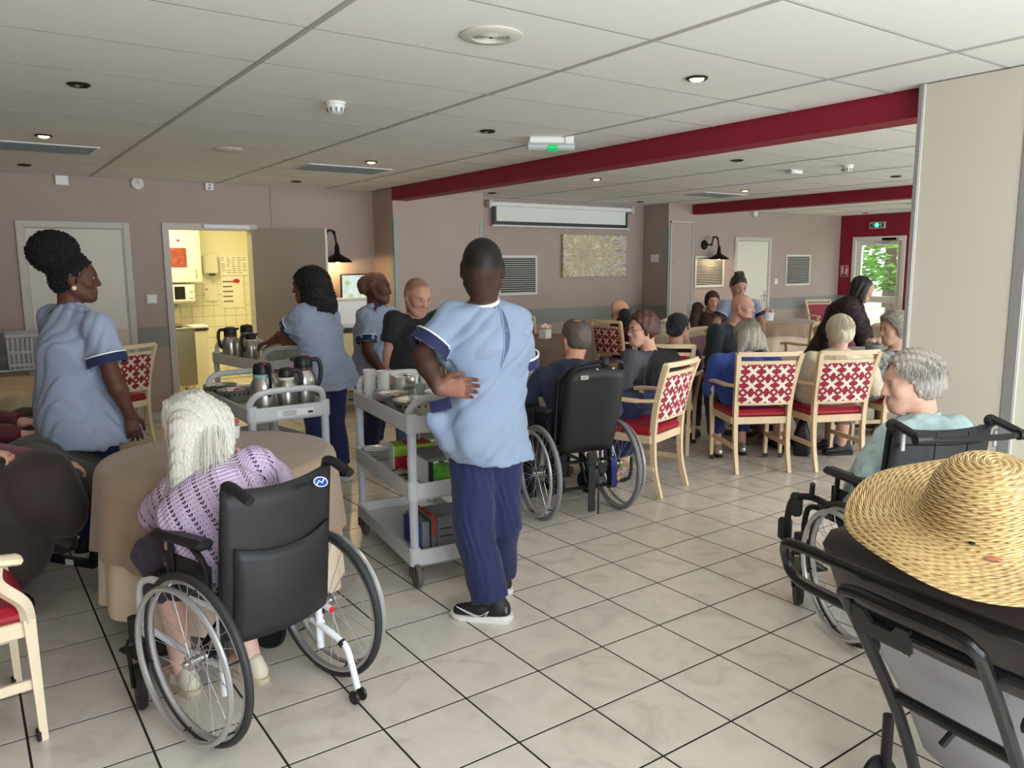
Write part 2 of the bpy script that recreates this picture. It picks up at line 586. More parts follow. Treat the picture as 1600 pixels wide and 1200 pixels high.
# ---- doors of the back wall
def door_closed(n, x0, x1, zt, leafcol, handle_left):
    f = MB(); w = .062
    f.bx(x0, x0 + w, YB - .022, YB + .01, 0, zt, .004); f.bx(x1 - w, x1, YB - .022, YB + .01, 0, zt, .004)
    f.bx(x0 + w, x1 - w, YB - .022, YB + .01, zt - w, zt, .004)
    f.bx(x0 + w, x0 + w + .012, YB - .012, YB + .004, 0, zt - w); f.bx(x1 - w - .012, x1 - w, YB - .012, YB + .004, 0, zt - w)
    d = struct(f.build('door_%d' % n, M_frame))
    l = MB().bx(x0 + w + .014, x1 - w - .014, YB - .006, YB + .004, .01, zt - w - .008, .002).build('door_leaf', leafcol, d)
    MB().bx(x0 + w + .02, x1 - w - .02, YB - .009, YB - .005, .02, .98, .001).build('kick_panel', mat('kick_panel', (206, 192, 176), .5), l)
    hx = x0 + .13 if handle_left else x1 - .13; sx = 1 if handle_left else -1
    h = MB().tube([(hx, YB - .006, 1.03), (hx, YB - .055, 1.03), (hx + .1 * sx, YB - .055, 1.03)], .009, 8)
    h.bx(hx - .02, hx + .02, YB - .012, YB - .004, .92, 1.12, .003)
    h.build('door_handle', M_alu, l)
    return d


door_closed(1, -.211, .763, 2.034, M_door, True)
door_closed(4, 10.068, 11.046, 2.035, mat('door_cream', (224, 220, 204), .5), False)
f = MB(); w = .06
f.bx(DX0 - w, DX0 + .006, YB - .02, YB + .17, 0, DZ + w, .004); f.bx(DX1 - .006, DX1 + w, YB - .02, YB + .17, 0, DZ + w, .004); f.bx(DX0, DX1, YB - .02, YB + .17, DZ - .006, DZ + w, .004)
d2 = struct(f.build('door_2', M_frame))
# open leaf, hinged on the right jamb and swung out into the room
he = np.array([DX1 - .005, YB - .035]); fe = onz(487, 357.5, 1.985)[:2]; v = fe - he; ang = math.atan2(v[1], v[0])
lw_ = .88
lfm = MB().bx(0, lw_, -.02, .02, .012, 1.985, .003)
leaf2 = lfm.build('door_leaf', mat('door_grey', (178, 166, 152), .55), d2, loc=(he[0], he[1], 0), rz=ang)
MB().bx(lw_ - .003, lw_ + .002, -.021, .021, .012, 1.986).build('leaf_edge', M_white, leaf2)
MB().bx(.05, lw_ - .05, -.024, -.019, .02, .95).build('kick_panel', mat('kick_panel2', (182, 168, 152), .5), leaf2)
hm = MB().tube([(lw_ - .06, -.02, 1.03), (lw_ - .06, -.07, 1.03), (lw_ - .17, -.07, 1.03)], .009, 8); hm.bx(lw_ - .08, lw_ - .04, -.027, -.018, .92, 1.12, .003)
hm.build('door_handle', M_alu, leaf2)
MB().bx(1.47, 1.95, YB - .05, YB - .018, 1.995, 2.035, .006).build('door_closer', M_plastic, d2)

# ---- folding partition at the right
M_part = mat('partition_panel', (200, 191, 175), .45, var=.015, vs=2)
M_part_lit = mat('partition_panel_lit', (214, 208, 188), .45, var=.015, vs=2)  # lighter copy for panels nearer the windows, daylight put into the colour
part = thing('folding_partition', 'beige folding room partition with grey edge profiles beside the red beam', 'partition', (3.34, -.45, 0))
for k in range(7):
    a = -.03 - k * .53; b = a - .475
    MB().bx(0, .06, b, a, .012, H - .006, .002).build('panel', M_part if k == 0 else M_part_lit, part)
    MB().bx(-.006, .066, a, a + .026 if k == 0 else a + .054, .012, H - .002, .003).build('edge_profile', mat('profile_grey', (150, 147, 143), .4, .3), part)
    MB().bx(-.004, .064, a - .007, a - .002, .012, H - .004).build('edge_lip', M_white, part)

# ---- kitchen behind the open door
M_kw = mat('kitchen_wall', (236, 230, 196), .6)
M_kt = mat('kitchen_tile', (238, 233, 204), .25)
KX0, KX1, KY = .75, 2.9, 8.9
kw = MB().bx(KX0 - .1, KX1 + .1, KY, KY + .1, 0, 2.6).bx(KX0 - .1, KX0, YB + .15, KY, 0, 2.6).bx(KX1, KX1 + .1, YB + .15, KY, 0, 2.6)
kwall = struct(kw.build('wall_kitchen', M_kw))
struct(MB().bx(KX0 - .1, KX1 + .1, YB + .15, KY + .1, 2.6, 2.7).build('ceiling_kitchen', M_white))
kt = MB().box((0, -.004, 0), (.144, .012, .144), None, .003).mesh('wall_tile'); kt.materials.append(M_kt)
for i in range(14):
    for j in range(10):
        x = KX0 + .08 + i * .15
        if x < KX1: mobj('tile', kt, None, kwall, (x, KY, .08 + j * .15))
area('kitchen_ceiling_light', (1.45, 7.6, 2.55), (0, 0, 0), 1.2, .5, 48, (1, .9, .55))
# ================================================================ fixtures
def text(name, s, size, loc, rot, m, parent=None, ext=.0008):
    c = bpy.data.curves.new(name, 'FONT'); c.body = s; c.size = size; c.align_x = 'CENTER'; c.align_y = 'CENTER'; c.extrude = ext
    o = bpy.data.objects.new(name, c); COL.objects.link(o)
    dg = bpy.context.evaluated_depsgraph_get()
    me = bpy.data.meshes.new_from_object(o.evaluated_get(dg)); bpy.data.objects.remove(o)
    me.materials.clear(); me.materials.append(m)
    t = mobj(name, me, None, parent, loc); t.rotation_euler = rot
    return t


FACE_Y = (math.radians(90), 0, 0)                     # text readable from -Y
FACE_X = (math.radians(90), 0, math.radians(-90))     # text readable from -X
M_bulb = mat('lamp_glow', (255, 225, 170), .5, emit=14, ecol=(255, 214, 140))
M_bronze = mat('bronze_ring', (74, 62, 48), .35, .8)
M_lens = mat('lens_off', (60, 56, 50), .15, .6)


def downlight(x, y, lit, where):
    t = thing('downlight', ('lit recessed ceiling downlight ' if lit else 'unlit recessed ceiling downlight ') + where, 'downlight', (x, y, H), 0, 'recessed ceiling downlights')
    MB().lathe([(.034, -.0), (.052, -.001), (.054, -.006), (.046, -.012), (.036, -.009), (.034, 0)], 24, caps=(False, False)).build('ring', M_bronze, t)
    MB().lathe([(.037, -.002), (.03, -.014), (.016, -.019), (.001, -.02)] if lit else [(.037, -.003), (.02, -.005), (.001, -.006)], 20).build('bulb' if lit else 'lens', M_bulb if lit else M_lens, t)
    if lit: plight('downlight_beam', (0, 0, -.03), 20, (1, .78, .48), .03, 125, parent=t)


for u, v, lit, wh in ((1089, 121, 1, 'next to the red beam by the partition'), (68, 211, 1, 'beside the air grille above the white door'),
                      (123, 131, 0, 'on the white side above the puffy-haired carer'), (762, 204, 0, 'beside the hanging exit sign'), (580, 252, 1, 'beside the slim air grille over the wall lamp'),
                      (463, 283, 0, 'close to the wall above the open door'), (38, 257, 0, 'close to the wall above the closed white door'), (932, 279, 1, 'past the long red beam before the painting'),
                      (1164, 297, 1, 'beside the second red beam'), (1152, 250, 0, 'under the long red beam near the white alarm box'), (769, 301, 0, 'above the left end of the projector screen'),
                      (1000, 315, 0, 'above the right end of the projector screen'), (1400, 275, 0, 'next to the smoke detector by the second red beam'), (1352, 332.5, 0, 'in front of the red end wall')):
    p = onz(u, v, H); downlight(p[0], p[1], lit, wh)


def smoke(u, v, label):
    p = onz(u, v, H)
    t = thing('smoke_detector', label, 'smoke detector', (p[0], p[1], H), 0, 'smoke detectors')
    MB().lathe([(.055, 0), (.055, -.012), (.05, -.014), (.001, -.014)], 28).build('base', M_plastic, t)
    MB().lathe([(.05, -.014), (.05, -.03), (.042, -.055), (.02, -.064), (.001, -.065)], 28).build('housing', M_plastic, t)
    for k in range(10):
        a = k * .628; MB().box((math.cos(a) * .046, math.sin(a) * .046, -.043), (.006, .011, .024), rotz(a) @ roty(.33)).build('vent_slot', mat('slot_grey', (120, 120, 118), .6), t)


smoke(524, 160, 'white ribbed smoke detector above the serving trolleys')
smoke(1324, 258, 'white ribbed smoke detector between the two red beams')

p = onz(767, 54, H); t = thing('ceiling_speaker', 'round cream ceiling loudspeaker with ringed grille', 'loudspeaker', (p[0], p[1], H))
M_spk = mat('speaker_cream', (214, 210, 198), .5)
MB().lathe([(.105, 0), (.12, -.001), (.122, -.006), (.112, -.011), (.075, -.013), (.073, -.009)], 40, caps=(False, False)).build('rim', M_spk, t)
MB().lathe([(.074, -.007), (.0, -.008)], 32).build('backing', mat('speaker_shadow', (140, 136, 126), .7), t)
for r in np.linspace(.012, .07, 8):
    MB().tube(arc((0, 0, -.01), r, 0, 345, 28), .0026, 5, True).build('grille_ring', M_spk, t)
MB().lathe([(.007, -.008), (.007, -.014), (.001, -.014)], 10).build('centre_screw', M_black, t)
p = onz(358, 233, H); t = MB().lathe([(.1, 0), (.105, -.006), (.09, -.014), (.001, -.016)], 36, (p[0], p[1], H)).build('blank_cover', M_spk)
tag(t, 'plain round off-white cover plate on the ceiling above the trolleys', 'ceiling cover')


def air_grille(x0, x1, y0, y1, label):
    t = thing('air_grille', label, 'air grille', ((x0 + x1) / 2, (y0 + y1) / 2, H), 0, 'slotted ceiling air grilles'); w, d = x1 - x0, y1 - y0
    f = MB()
    for s in (-1, 1):
        f.bx(-w / 2, w / 2, s * d / 2 - .012, s * d / 2 + .012, -.008, .0, .002); f.bx(s * w / 2 - .012, s * w / 2 + .012, -d / 2, d / 2, -.008, .0, .002)
    f.build('frame', M_plastic, t)
    MB().bx(-w / 2, w / 2, -d / 2, d / 2, -.001, .001).build('backing', mat('grille_shadow', (70, 78, 76), .8), t)
    n = 12
    for k in range(n):
        y = -d / 2 + (k + .5) * d / n
        MB().box((0, y, -.004), (w - .02, d / n * .62, .003), rotx(.5)).build('slat', mat('grille_slat', (128, 136, 132), .55), t)


air_grille(-.75, .24, 4.03, 4.46, 'slotted ceiling air grille above the closed white door')
air_grille(1.88, 2.67, 4.08, 4.5, 'slotted ceiling air grille above the open door and wall lamp')
air_grille(6.99, 7.79, 4.1, 4.52, 'slotted ceiling air grille beside the second red beam')
air_grille(11.0, 12.0, 3.3, 3.8, 'slotted ceiling air grille near the red end wall')

p = onz(1241, 266, H); t = thing('alarm_box', 'small white alarm box on the ceiling between the red beams', 'alarm box', (p[0], p[1], H))
MB().bx(-.09, .09, -.035, .035, -.035, 0, .006).build('case', M_plastic, t); MB().bx(-.092, -.05, -.036, .036, -.03, -.006, .003).build('end_cap', mat('cap_grey', (190, 190, 186), .5), t)

# hanging exit sign
p = onz(866, 214, H); t = thing('exit_sign', 'hanging emergency exit sign glowing green under the ceiling', 'exit sign', (p[0] - .02, p[1] + .02, H), math.radians(-30))
M_exit = mat('exit_green', (10, 120, 60), .4, emit=.7, ecol=(20, 200, 100)); M_clear = mat('sign_acrylic', (200, 214, 206), .15, trans=.55)
MB().bx(-.15, .15, -.03, .03, -.045, 0, .008).build('bracket', M_plastic, t)
MB().bx(.1, .16, -.045, .045, -.05, .01, .004).build('end_bracket', M_plastic, t)
MB().tube([(-.16, 0, -.062), (.17, 0, -.062)], .032, 14).build('housing', mat('sign_grey', (176, 184, 178), .35), t)
MB().tube([(-.02, -.006, -.068), (.05, -.006, -.068)], .029, 12).build('lamp', M_exit, t)
# wall exit sign
t = thing('exit_sign', 'rectangular emergency exit sign glowing green on the red wall', 'exit sign', (XR - .02, 5.38, 2.265))
MB().bx(-.02, .02, -.15, .15, -.06, .06, .008).build('case', mat('sign_case', (186, 192, 184), .4), t)
MB().bx(-.024, -.019, -.125, .125, -.04, .035).build('panel', mat('sign_dark', (30, 74, 52), .4), t)
MB().sph((-.026, .0, 0), (.006, .04, .036), 12, 8).build('lamp', mat('sign_lamp', (40, 255, 150), .4, emit=4, ecol=(60, 255, 160)), t)
mw_ = mat('sign_white', (220, 240, 226), .5)
MB().bx(-.026, -.023, -.09, -.065, -.03, .03).build('door_symbol', mw_, t)
g = MB().bx(-.026, -.023, .06, .068, -.02, .025).bx(-.026, -.023, .066, .09, .018, .025).bx(-.026, -.023, .066, .085, -.02, -.013).build('running_symbol', mw_, t)
# extinguisher notice
t = thing('extinguisher_notice', 'small red and white fire extinguisher notice on the red wall', 'sign', (XR, 6.0, 1.435))
MB().bx(-.006, .0, -.08, .08, -.105, .105, .002).build('plate', mat('notice_white', (222, 214, 212), .5), t)
MB().bx(-.009, -.005, -.068, .068, -.06, .092).build('red_field', mat('notice_red', (178, 30, 40), .5), t)
MB().bx(-.011, -.008, .02, .05, -.04, .075, .004).build('extinguisher_symbol', mat('notice_pale', (238, 232, 230), .5), t)
MB().bx(-.011, -.008, -.06, -.03, -.01, .06).bx(-.011, -.008, -.055, -.02, -.045, -.008).build('flame_symbol', mat('notice_pale', ), t)
MB().bx(-.009, -.005, -.068, .068, -.098, -.068).build('caption_strip', M_black, t)

# small wall boxes
def wallbox(name, label, cat, u, v, w, h, d, m, y=YB):
    q = ony(u, v, y); t = thing(name, label, cat, (q[0], y, q[2])); MB().bx(-w / 2, w / 2, -d, 0, -h / 2, h / 2, .004).build('case', m, t); return t


t = wallbox('signal_box', 'square white signal box high on the wall above the closed door', 'wall box', 96, 282, .11, .09, .03, M_plastic)
MB().bx(-.05, .05, -.032, -.029, -.04, .04).build('lid', mat('lid_white', (240, 240, 236), .4), t)
q = ony(214, 287, YB); t = thing('wall_clock', 'small round white wall clock between the two left doors', 'clock', (q[0], YB, q[2]))
Ry = rotx(math.radians(90))
MB().lathe([(.058, 0), (.06, .02), (.052, .034), (.001, .036)], 32, rot=Ry).build('case', M_plastic, t)
MB().lathe([(.046, .0355), (.001, .0365)], 28, rot=Ry).build('dial', mat('dial_grey', (206, 208, 206), .4), t)
MB().bx(-.003, .003, -.04, -.036, 0, .03).bx(0, .022, -.04, -.036, -.003, .003).build('hand', mat('hand_grey', (150, 150, 150), .5), t)
t = wallbox('motion_sensor', 'small white motion sensor with two dark eyes above the open door', 'sensor', 326, 292, .085, .075, .035, M_plastic)
for s in (-1, 1): MB().sph((s * .004, -.036, s * .016), (.009, .005, .009), 10, 6).build('eye', M_black, t)
t = wallbox('light_switch', 'white light switch on the mauve wall between the doors', 'switch', 237, 467, .1, .095, .012, M_plastic)
MB().bx(-.036, .036, -.018, -.011, -.034, .034, .004).build('rocker', mat('rocker', (240, 238, 234), .4), t)
t = wallbox('light_switch', 'small white light switch beside the far cream door', 'switch', 1212, 440, .09, .095, .012, M_plastic)
MB().bx(-.02, .02, -.018, -.011, -.03, .03, .003).build('rocker', mat('rocker'), t)
q = ony(1019, 403, YP); t = thing('thermostat', 'white thermostat on the shaded side of the narrow pilaster', 'thermostat', (7.93, 5.86, q[2]))
MB().bx(-.02, 0, -.075, .075, -.06, .055, .005).build('case', M_plastic, t); MB().bx(-.024, -.019, -.02, .02, -.02, .03).build('button', mat('rocker'), t)
q = ony(1177, 334, YB); t = thing('motion_sensor', 'small white dome sensor on the wall under the second red beam', 'sensor', (q[0], YB, q[2]))
MB().sph((0, -.035, 0), (.055, .05, .06), 16, 10).build('dome', M_plastic, t); MB().bx(-.05, .05, -.02, 0, -.03, .06, .005).build('base', M_plastic, t)


def wall_grille(x0, x1, z0, z1, label, n=17):
    t = thing('wall_grille', label, 'wall grille', ((x0 + x1) / 2, YB, z0), 0, 'louvred wall grilles'); w, h = x1 - x0, z1 - z0
    frame_x(MB(), -.008, -w / 2, w / 2, 0, h, .028, .02).build('frame', mat('grille_white', (222, 220, 210), .45), t)
    MB().bx(-w / 2 + .02, w / 2 - .02, -.003, -.001, .02, h - .02).build('backing', mat('grille_back', (34, 34, 32), .8), t)
    sm = MB().box((0, 0, 0), (w - .05, .016, .003), rotx(-.7)).mesh('slat'); sm.materials.append(mat('grille_white'))
    for k in range(n): mobj('slat', sm, None, t, (0, -.009, .036 + (h - .072) * k / (n - 1)))


wall_grille(5.24, 5.89, 1.184, 1.72, 'white louvred wall grille under the projector screen')
wall_grille(9.1, 9.81, 1.208, 1.717, 'white louvred wall grille lit by the wall lamp over it')
wall_grille(11.49, 12.22, 1.19, 1.743, 'white louvred wall grille between the far cream door and red wall')

# projector screen
t = thing('projector_screen', 'partly lowered projector screen with black border high on the wall', 'projector screen', (6.33, YB - .016, 2.1))
MB().tube([(-1.24, -.06, .285), (1.26, -.06, .285)], .034, 16).build('roller_case', M_plastic, t)
for s in (-1.265, 1.275): MB().bx(s - .025, s + .025, -.1, 0, .235, .33, .008).build('end_bracket', mat('bracket_grey', (196, 192, 182), .5), t)
MB().bx(-1.2, 1.2, -.058, -.056, .02, .27).build('border', M_black, t)
MB().bx(-1.155, 1.155, -.0605, -.0575, .065, .268).build('fabric', mat('screen_white', (226, 230, 222), .8), t)
MB().tube([(-1.22, -.058, .008), (1.23, -.058, .008)], .011, 10).build('bottom_bar', M_plastic, t)
MB().tube([(.03, -.058, .0), (.03, -.058, -.02), (.045, -.058, -.035)], .004, 6).build('pull_loop', M_plastic, t)

# painting
mp = bpy.data.materials.new('starburst_paint'); mp.use_nodes = True
N = mp.node_tree.nodes; L = mp.node_tree.links; b = N['Principled BSDF']; b.inputs['Roughness'].default_value = .45
tc = N.new('ShaderNodeTexCoord'); sp = N.new('ShaderNodeSeparateXYZ'); L.new(tc.outputs['Object'], sp.inputs[0])
def mnode(op, a, b_=None):
    n = N.new('ShaderNodeMath'); n.operation = op
    for i, q in enumerate((a, b_)):
        if q is None: continue
        if isinstance(q, (int, float)): n.inputs[i].default_value = q
        else: L.new(q, n.inputs[i])
    return n.outputs[0]
dx = mnode('ADD', sp.outputs['X'], .24); dz = mnode('ADD', sp.outputs['Z'], -.0)
ang_ = mnode('ARCTAN2', dz, dx); rad_ = mnode('SQRT', mnode('ADD', mnode('MULTIPLY', dx, dx), mnode('MULTIPLY', dz, dz)))
cx = N.new('ShaderNodeCombineXYZ'); L.new(mnode('MULTIPLY', ang_, 13.0), cx.inputs[0]); L.new(mnode('MULTIPLY', rad_, 3.2), cx.inputs[1])
nz = N.new('ShaderNodeTexNoise'); nz.inputs['Scale'].default_value = 1.6; nz.inputs['Detail'].default_value = 4; L.new(cx.outputs[0], nz.inputs['Vector'])
ramp = N.new('ShaderNodeValToRGB'); els = ramp.color_ramp.elements
els[0].position = .34; els[0].color = (*lin((120, 114, 100)), 1); els[1].position = .72; els[1].color = (*lin((250, 240, 206)), 1)
for q, c in ((.40, (190, 186, 178)), (.50, (206, 202, 194)), (.53, (150, 128, 78)), (.58, (214, 186, 96)), (.63, (196, 190, 176))):
    e = els.new(q); e.color = (*lin(c), 1)
wv = mnode('MULTIPLY', mnode('SUBTRACT', 1.0, mnode('ABSOLUTE', mnode('MULTIPLY', mnode('SUBTRACT', rad_, .24), 2.2))), .07)
L.new(mnode('ADD', nz.outputs['Fac'], wv), ramp.inputs['Fac']); L.new(ramp.outputs['Color'], b.inputs['Base Color'])
bp = N.new('ShaderNodeBump'); bp.inputs['Strength'].default_value = .6; bp.inputs['Distance'].default_value = .01; L.new(nz.outputs['Fac'], bp.inputs['Height']); L.new(bp.outputs['Normal'], b.inputs['Normal'])
t = MB().bx(-.61, .61, -.045, 0, -.3, .3, .006).build('painting', mp, loc=(6.935, YB - .001, 1.715))
tag(t, 'gold and grey starburst canvas painting on the mauve wall', 'painting')

# wall lamps
M_iron = mat('black_iron', (24, 22, 22), .4, .6)


def sconce(x, z, label):
    t = thing('wall_lamp', label, 'wall lamp', (x, YB, z), 0, 'black barn wall lamps')
    MB().lathe([(.075, 0), (.078, .012), (.06, .03), (.022, .035), (.001, .036)], 28, rot=Ry).build('wall_plate', M_iron, t)
    P = bez([(0, -.03, 0), (0, -.1, 0), (.03, -.13, .0), (.045, -.14, .07), (.055, -.15, .115), (.09, -.16, .125), (.125, -.17, .1), (.14, -.18, .02), (.145, -.185, -.06)], 6)
    MB().tube(P, .012, 10).build('arm', M_iron, t)
    for q in (P[12], P[24], P[36]): MB().sph(q, .021, 10, 8).build('pipe_joint', M_iron, t)
    c = (.147, -.19, -.06)
    MB().lathe([(.016, .04), (.026, .0), (.03, -.06), (.04, -.085), (.09, -.115), (.15, -.15), (.168, -.175), (.166, -.178), (.145, -.155), (.085, -.12), (.036, -.09), (.025, -.06)], 32, c, caps=(True, True)).build('shade', M_iron, t)
    MB().sph((.147, -.19, -.21), .034, 14, 10).build('bulb', mat('bulb_glow', (255, 230, 170), .5, emit=30, ecol=(255, 205, 120)), t)
    plight('lamp_light', (.147, -.19, -.255), 9, (1, .68, .33), .03, parent=t)


sconce(2.74, 1.87, 'black barn-style wall lamp glowing above the beverage machine')
sconce(9.31, 1.895, 'black barn-style wall lamp glowing over a louvred grille')

# ---------------------------------------------------------------- kitchen contents
M_cab = mat('cabinet_white', (238, 233, 208), .4)
def kpix(u, v, y): q = ony(u, v, y); return q[0], q[2]
yk = KY - .36
a, zt = kpix(250, 345, yk); b_, zb = kpix(317, 441, yk)
t = thing('wall_cupboard', 'white kitchen wall cupboard with a photo stuck on its door', 'cupboard', ((a + b_) / 2, yk, zb))
w = b_ - a; h = zt - zb
MB().bx(-w / 2, w / 2, .02, .345, 0, h, .003).build('carcass', M_cab, t)
dd = MB().bx(-w / 2, w / 2 - .03, 0, .02, .005, h - .005, .003).build('door', M_cab, t)
MB().tube([(w / 2 - .08, 0, .06), (w / 2 - .08, -.03, .07), (w / 2 - .08, -.03, .17), (w / 2 - .08, 0, .18)], .006, 8).build('handle', M_alu, dd)
x, z = kpix(280, 398, yk); x2, z2 = kpix(292, 419, yk)
pw = MB().bx(x - .12 - t.location.x, x + .1 - t.location.x, -.003, 0, z2 - .1 - zb, z + .26 - zb).build('poster', mat('paper', (240, 236, 214), .7), t)
MB().bx(x - .11 - t.location.x, x + .09 - t.location.x, -.005, -.003, z2 + .01 - zb, z + .09 - zb).build('photo', mat('photo_red', (150, 70, 50), .5, var=.6, vs=14), pw)
MB().bx(x - .02 - t.location.x, x + .015 - t.location.x, -.005, -.003, z + .17 - zb, z + .2 - zb).build('logo', mat('logo_red', (200, 40, 44), .5), pw)
# microwave on a bracket shelf
ym = KY - .33
a, zt = kpix(268, 444, ym); b_, zb = kpix(306, 471, ym)
t = thing('microwave_oven', 'white microwave oven with two dials on the kitchen wall', 'microwave', ((a + b_) / 2, ym, zb)); w = b_ - a; h = zt - zb
MB().bx(-w / 2, w / 2, .0, .3, 0, h, .01).build('case', M_plastic, t)
MB().bx(-w / 2 + .03, w / 2 - .13, -.008, .002, .035, h - .035, .003).build('window', mat('oven_glass', (30, 32, 30), .1), t)
for z in (.32, .68): MB().lathe([(.028, 0), (.026, .02), (.001, .021)], 18, (w / 2 - .06, 0, h * z), Ry).build('dial', M_plastic, t)
s_ = MB().bx(-w / 2 - .04, w / 2 + .02, .0, .31, -.025, 0, .003); s_.bx(-w / 2 + .04, -w / 2 + .07, .05, .31, -.12, -.02)
tag(s_.build('bracket_shelf', mat('shelf_grey', (150, 146, 130), .5), loc=t.location), 'grey bracket shelf under the kitchen microwave', 'shelf')
# towel dispenser
a, zt = kpix(317, 398, KY - .12); b_, zb = kpix(343, 429, KY - .12)
t = thing('towel_dispenser', 'translucent paper towel dispenser on the kitchen tiles', 'dispenser', ((a + b_) / 2, KY, zb)); w = b_ - a; h = zt - zb
MB().bx(-w / 2, w / 2, -.12, -.014, 0, h, .025).build('case', mat('dispenser', (222, 218, 190), .3), t)
MB().bx(-.03, .05, -.125, -.06, -.012, .008, .003).build('outlet', M_black, t)
# notices
def notice(u0, v0, u1, v1, label, rows, red=None):
    a, zt = kpix(u0, v0, KY - .02); b_, zb = kpix(u1, v1, KY - .02)
    t = thing('wall_notice', label, 'notice', ((a + b_) / 2, KY - .014, zb)); w = b_ - a; h = zt - zb
    MB().bx(-w / 2, w / 2, -.006, 0, 0, h).build('sheet', mat('paper'), t)
    ink = mat('ink_grey', (120, 118, 104), .7); g = MB()
    for k in range(rows):
        z = h * (1 - (k + 1.2) / (rows + 1.4)); n = 5 if rows > 6 else 1
        for c in range(n):
            if random.random() < .8: g.bx(-w * .44 + c * w * .9 / n, -w * .44 + (c + random.uniform(.45, .85)) * w * .9 / n, -.008, -.005, z, z + h * .22 / rows)
    stuff(g.build('print', ink, t))
    if red: MB().sph((red[0] * w, -.008, red[1] * h), (.05, .004, .03), 12, 8).build('red_mark', mat('logo_red'), t)
    return t


notice(342, 399, 390, 430, 'landscape timetable notice on the kitchen wall', 8)
notice(345, 432, 382, 480, 'portrait notice with a red mark on the kitchen wall', 5, (.2, .85))
x, z = kpix(321, 446, KY - .02); t = thing('wall_hatch', 'small white access hatch on the kitchen tiles', 'hatch', (x, KY - .014, z - .22)); MB().bx(-.02, .16, -.012, 0, 0, .24, .003).build('cover', M_cab, t); MB().bx(.0, .02, -.016, -.01, .16, .175).build('latch', M_black, t)
# stainless counter and bin
p0 = onz(272, 512, .9); YS = 7.35
a, zt = kpix(268, 513, YS); b_, zb = kpix(310, 601, YS)
t = thing('steel_counter', 'stainless steel kitchen counter inside the open doorway', 'counter', ((a + b_) / 2, YS, 0)); w = b_ - a
M_sst = mat('counter_steel', (150, 142, 112), .35, .85)
MB().bx(-w / 2, w / 2, 0, 1.2, zb, zt - .03, .004).build('body', M_sst, t); MB().bx(-w / 2 - .01, w / 2 + .01, -.01, 1.2, zt - .03, zt, .004).build('top', M_sst, t)
for sx in (-1, 1):
    for yy in (.04, 1.1): MB().cyl((sx * (w / 2 - .04), yy, 0), (sx * (w / 2 - .04), yy, zb), .018).build('leg', M_steel, t)
MB().bx(-w / 2 + .02, 0, .04, .2, zt, zt + .02, .004).build('black_tray', M_black, t)
tx = t.location.x
t = thing('pedal_bin', 'white pedal bin with flat lid beside the steel counter', 'bin', (tx + w / 2 + .19, 8.2, 0))
MB().bx(-.14, .14, -.14, .14, 0, .78, .02).build('body', M_cab, t); MB().bx(-.155, .155, -.155, .155, .8, .84, .015).build('lid', M_plastic, t); MB().bx(-.15, .15, -.15, .15, .775, .8, .005).build('bag_edge', M_black, t)

# ---------------------------------------------------------------- garden outside the far door
struct(MB().bx(XR + .2, 60, -25, 30, -.2, -.06).build('floor_garden', mat('lawn', (206, 214, 176), .9, var=.2, vs=1.5)))
M_leaf = mat('leaf', (104, 150, 58), .6, var=.5, vs=1.2); M_bark = mat('bark', (90, 76, 60), .8)
lv = MB()
for k in range(1500):
    c = rng.normal(size=3); c /= np.linalg.norm(c); c = c * rng.uniform(.55, 1) ** .5 * np.array([1.9, 1.9, 1.7])
    R_ = rotz(rng.uniform(0, 6.3)) @ rotx(rng.uniform(-1, 1)); q = np.array([(-.15, 0, 0), (0, -.08, .02), (.15, 0, 0), (0, .08, .02)]) @ R_.T
    lv.add(q + c + np.array([0, 0, 2.5]), [(0, 1, 2, 3)])
lvm = lv.mesh('foliage'); lvm.materials.append(M_leaf)
tk = MB().tube([(0, 0, -.1), (.05, 0, 1), (0, .05, 2.6)], [.16, .13, .06], 10).mesh('trunk'); tk.materials.append(M_bark)
for k, (x, y, s, lb) in enumerate(((21, 9.4, 1.0, 'leafy green garden tree nearest the glazed door'), (28, 13.4, 1.25, 'broad leafy tree behind the garden tree outside the glazed door'), (30, 9.2, 1.15, 'pale leafy tree at the end of the garden'), (25, 5.0, 1.0, 'leafy garden tree standing apart to the side of the lawn'))):
    t = thing('garden_tree', lb, 'tree', (x, y, -.06), k * 1.3, 'garden trees'); t.scale = (s, s, s)
    mobj('foliage', lvm, None, t); mobj('trunk', tk, None, t)
# ================================================================ furniture
M_beech = mat('beech', (222, 196, 158), .45, var=.06, vs=4, stretch=(6, 6, 1))
M_cream_wood = mat('beech_pale', (232, 214, 184), .45, var=.04, vs=4, stretch=(6, 6, 1))
M_vinyl = mat('red_vinyl', (158, 18, 40), .38, bump=.05, bs=200)
M_redback = mat('red_back', (142, 20, 42), .5)

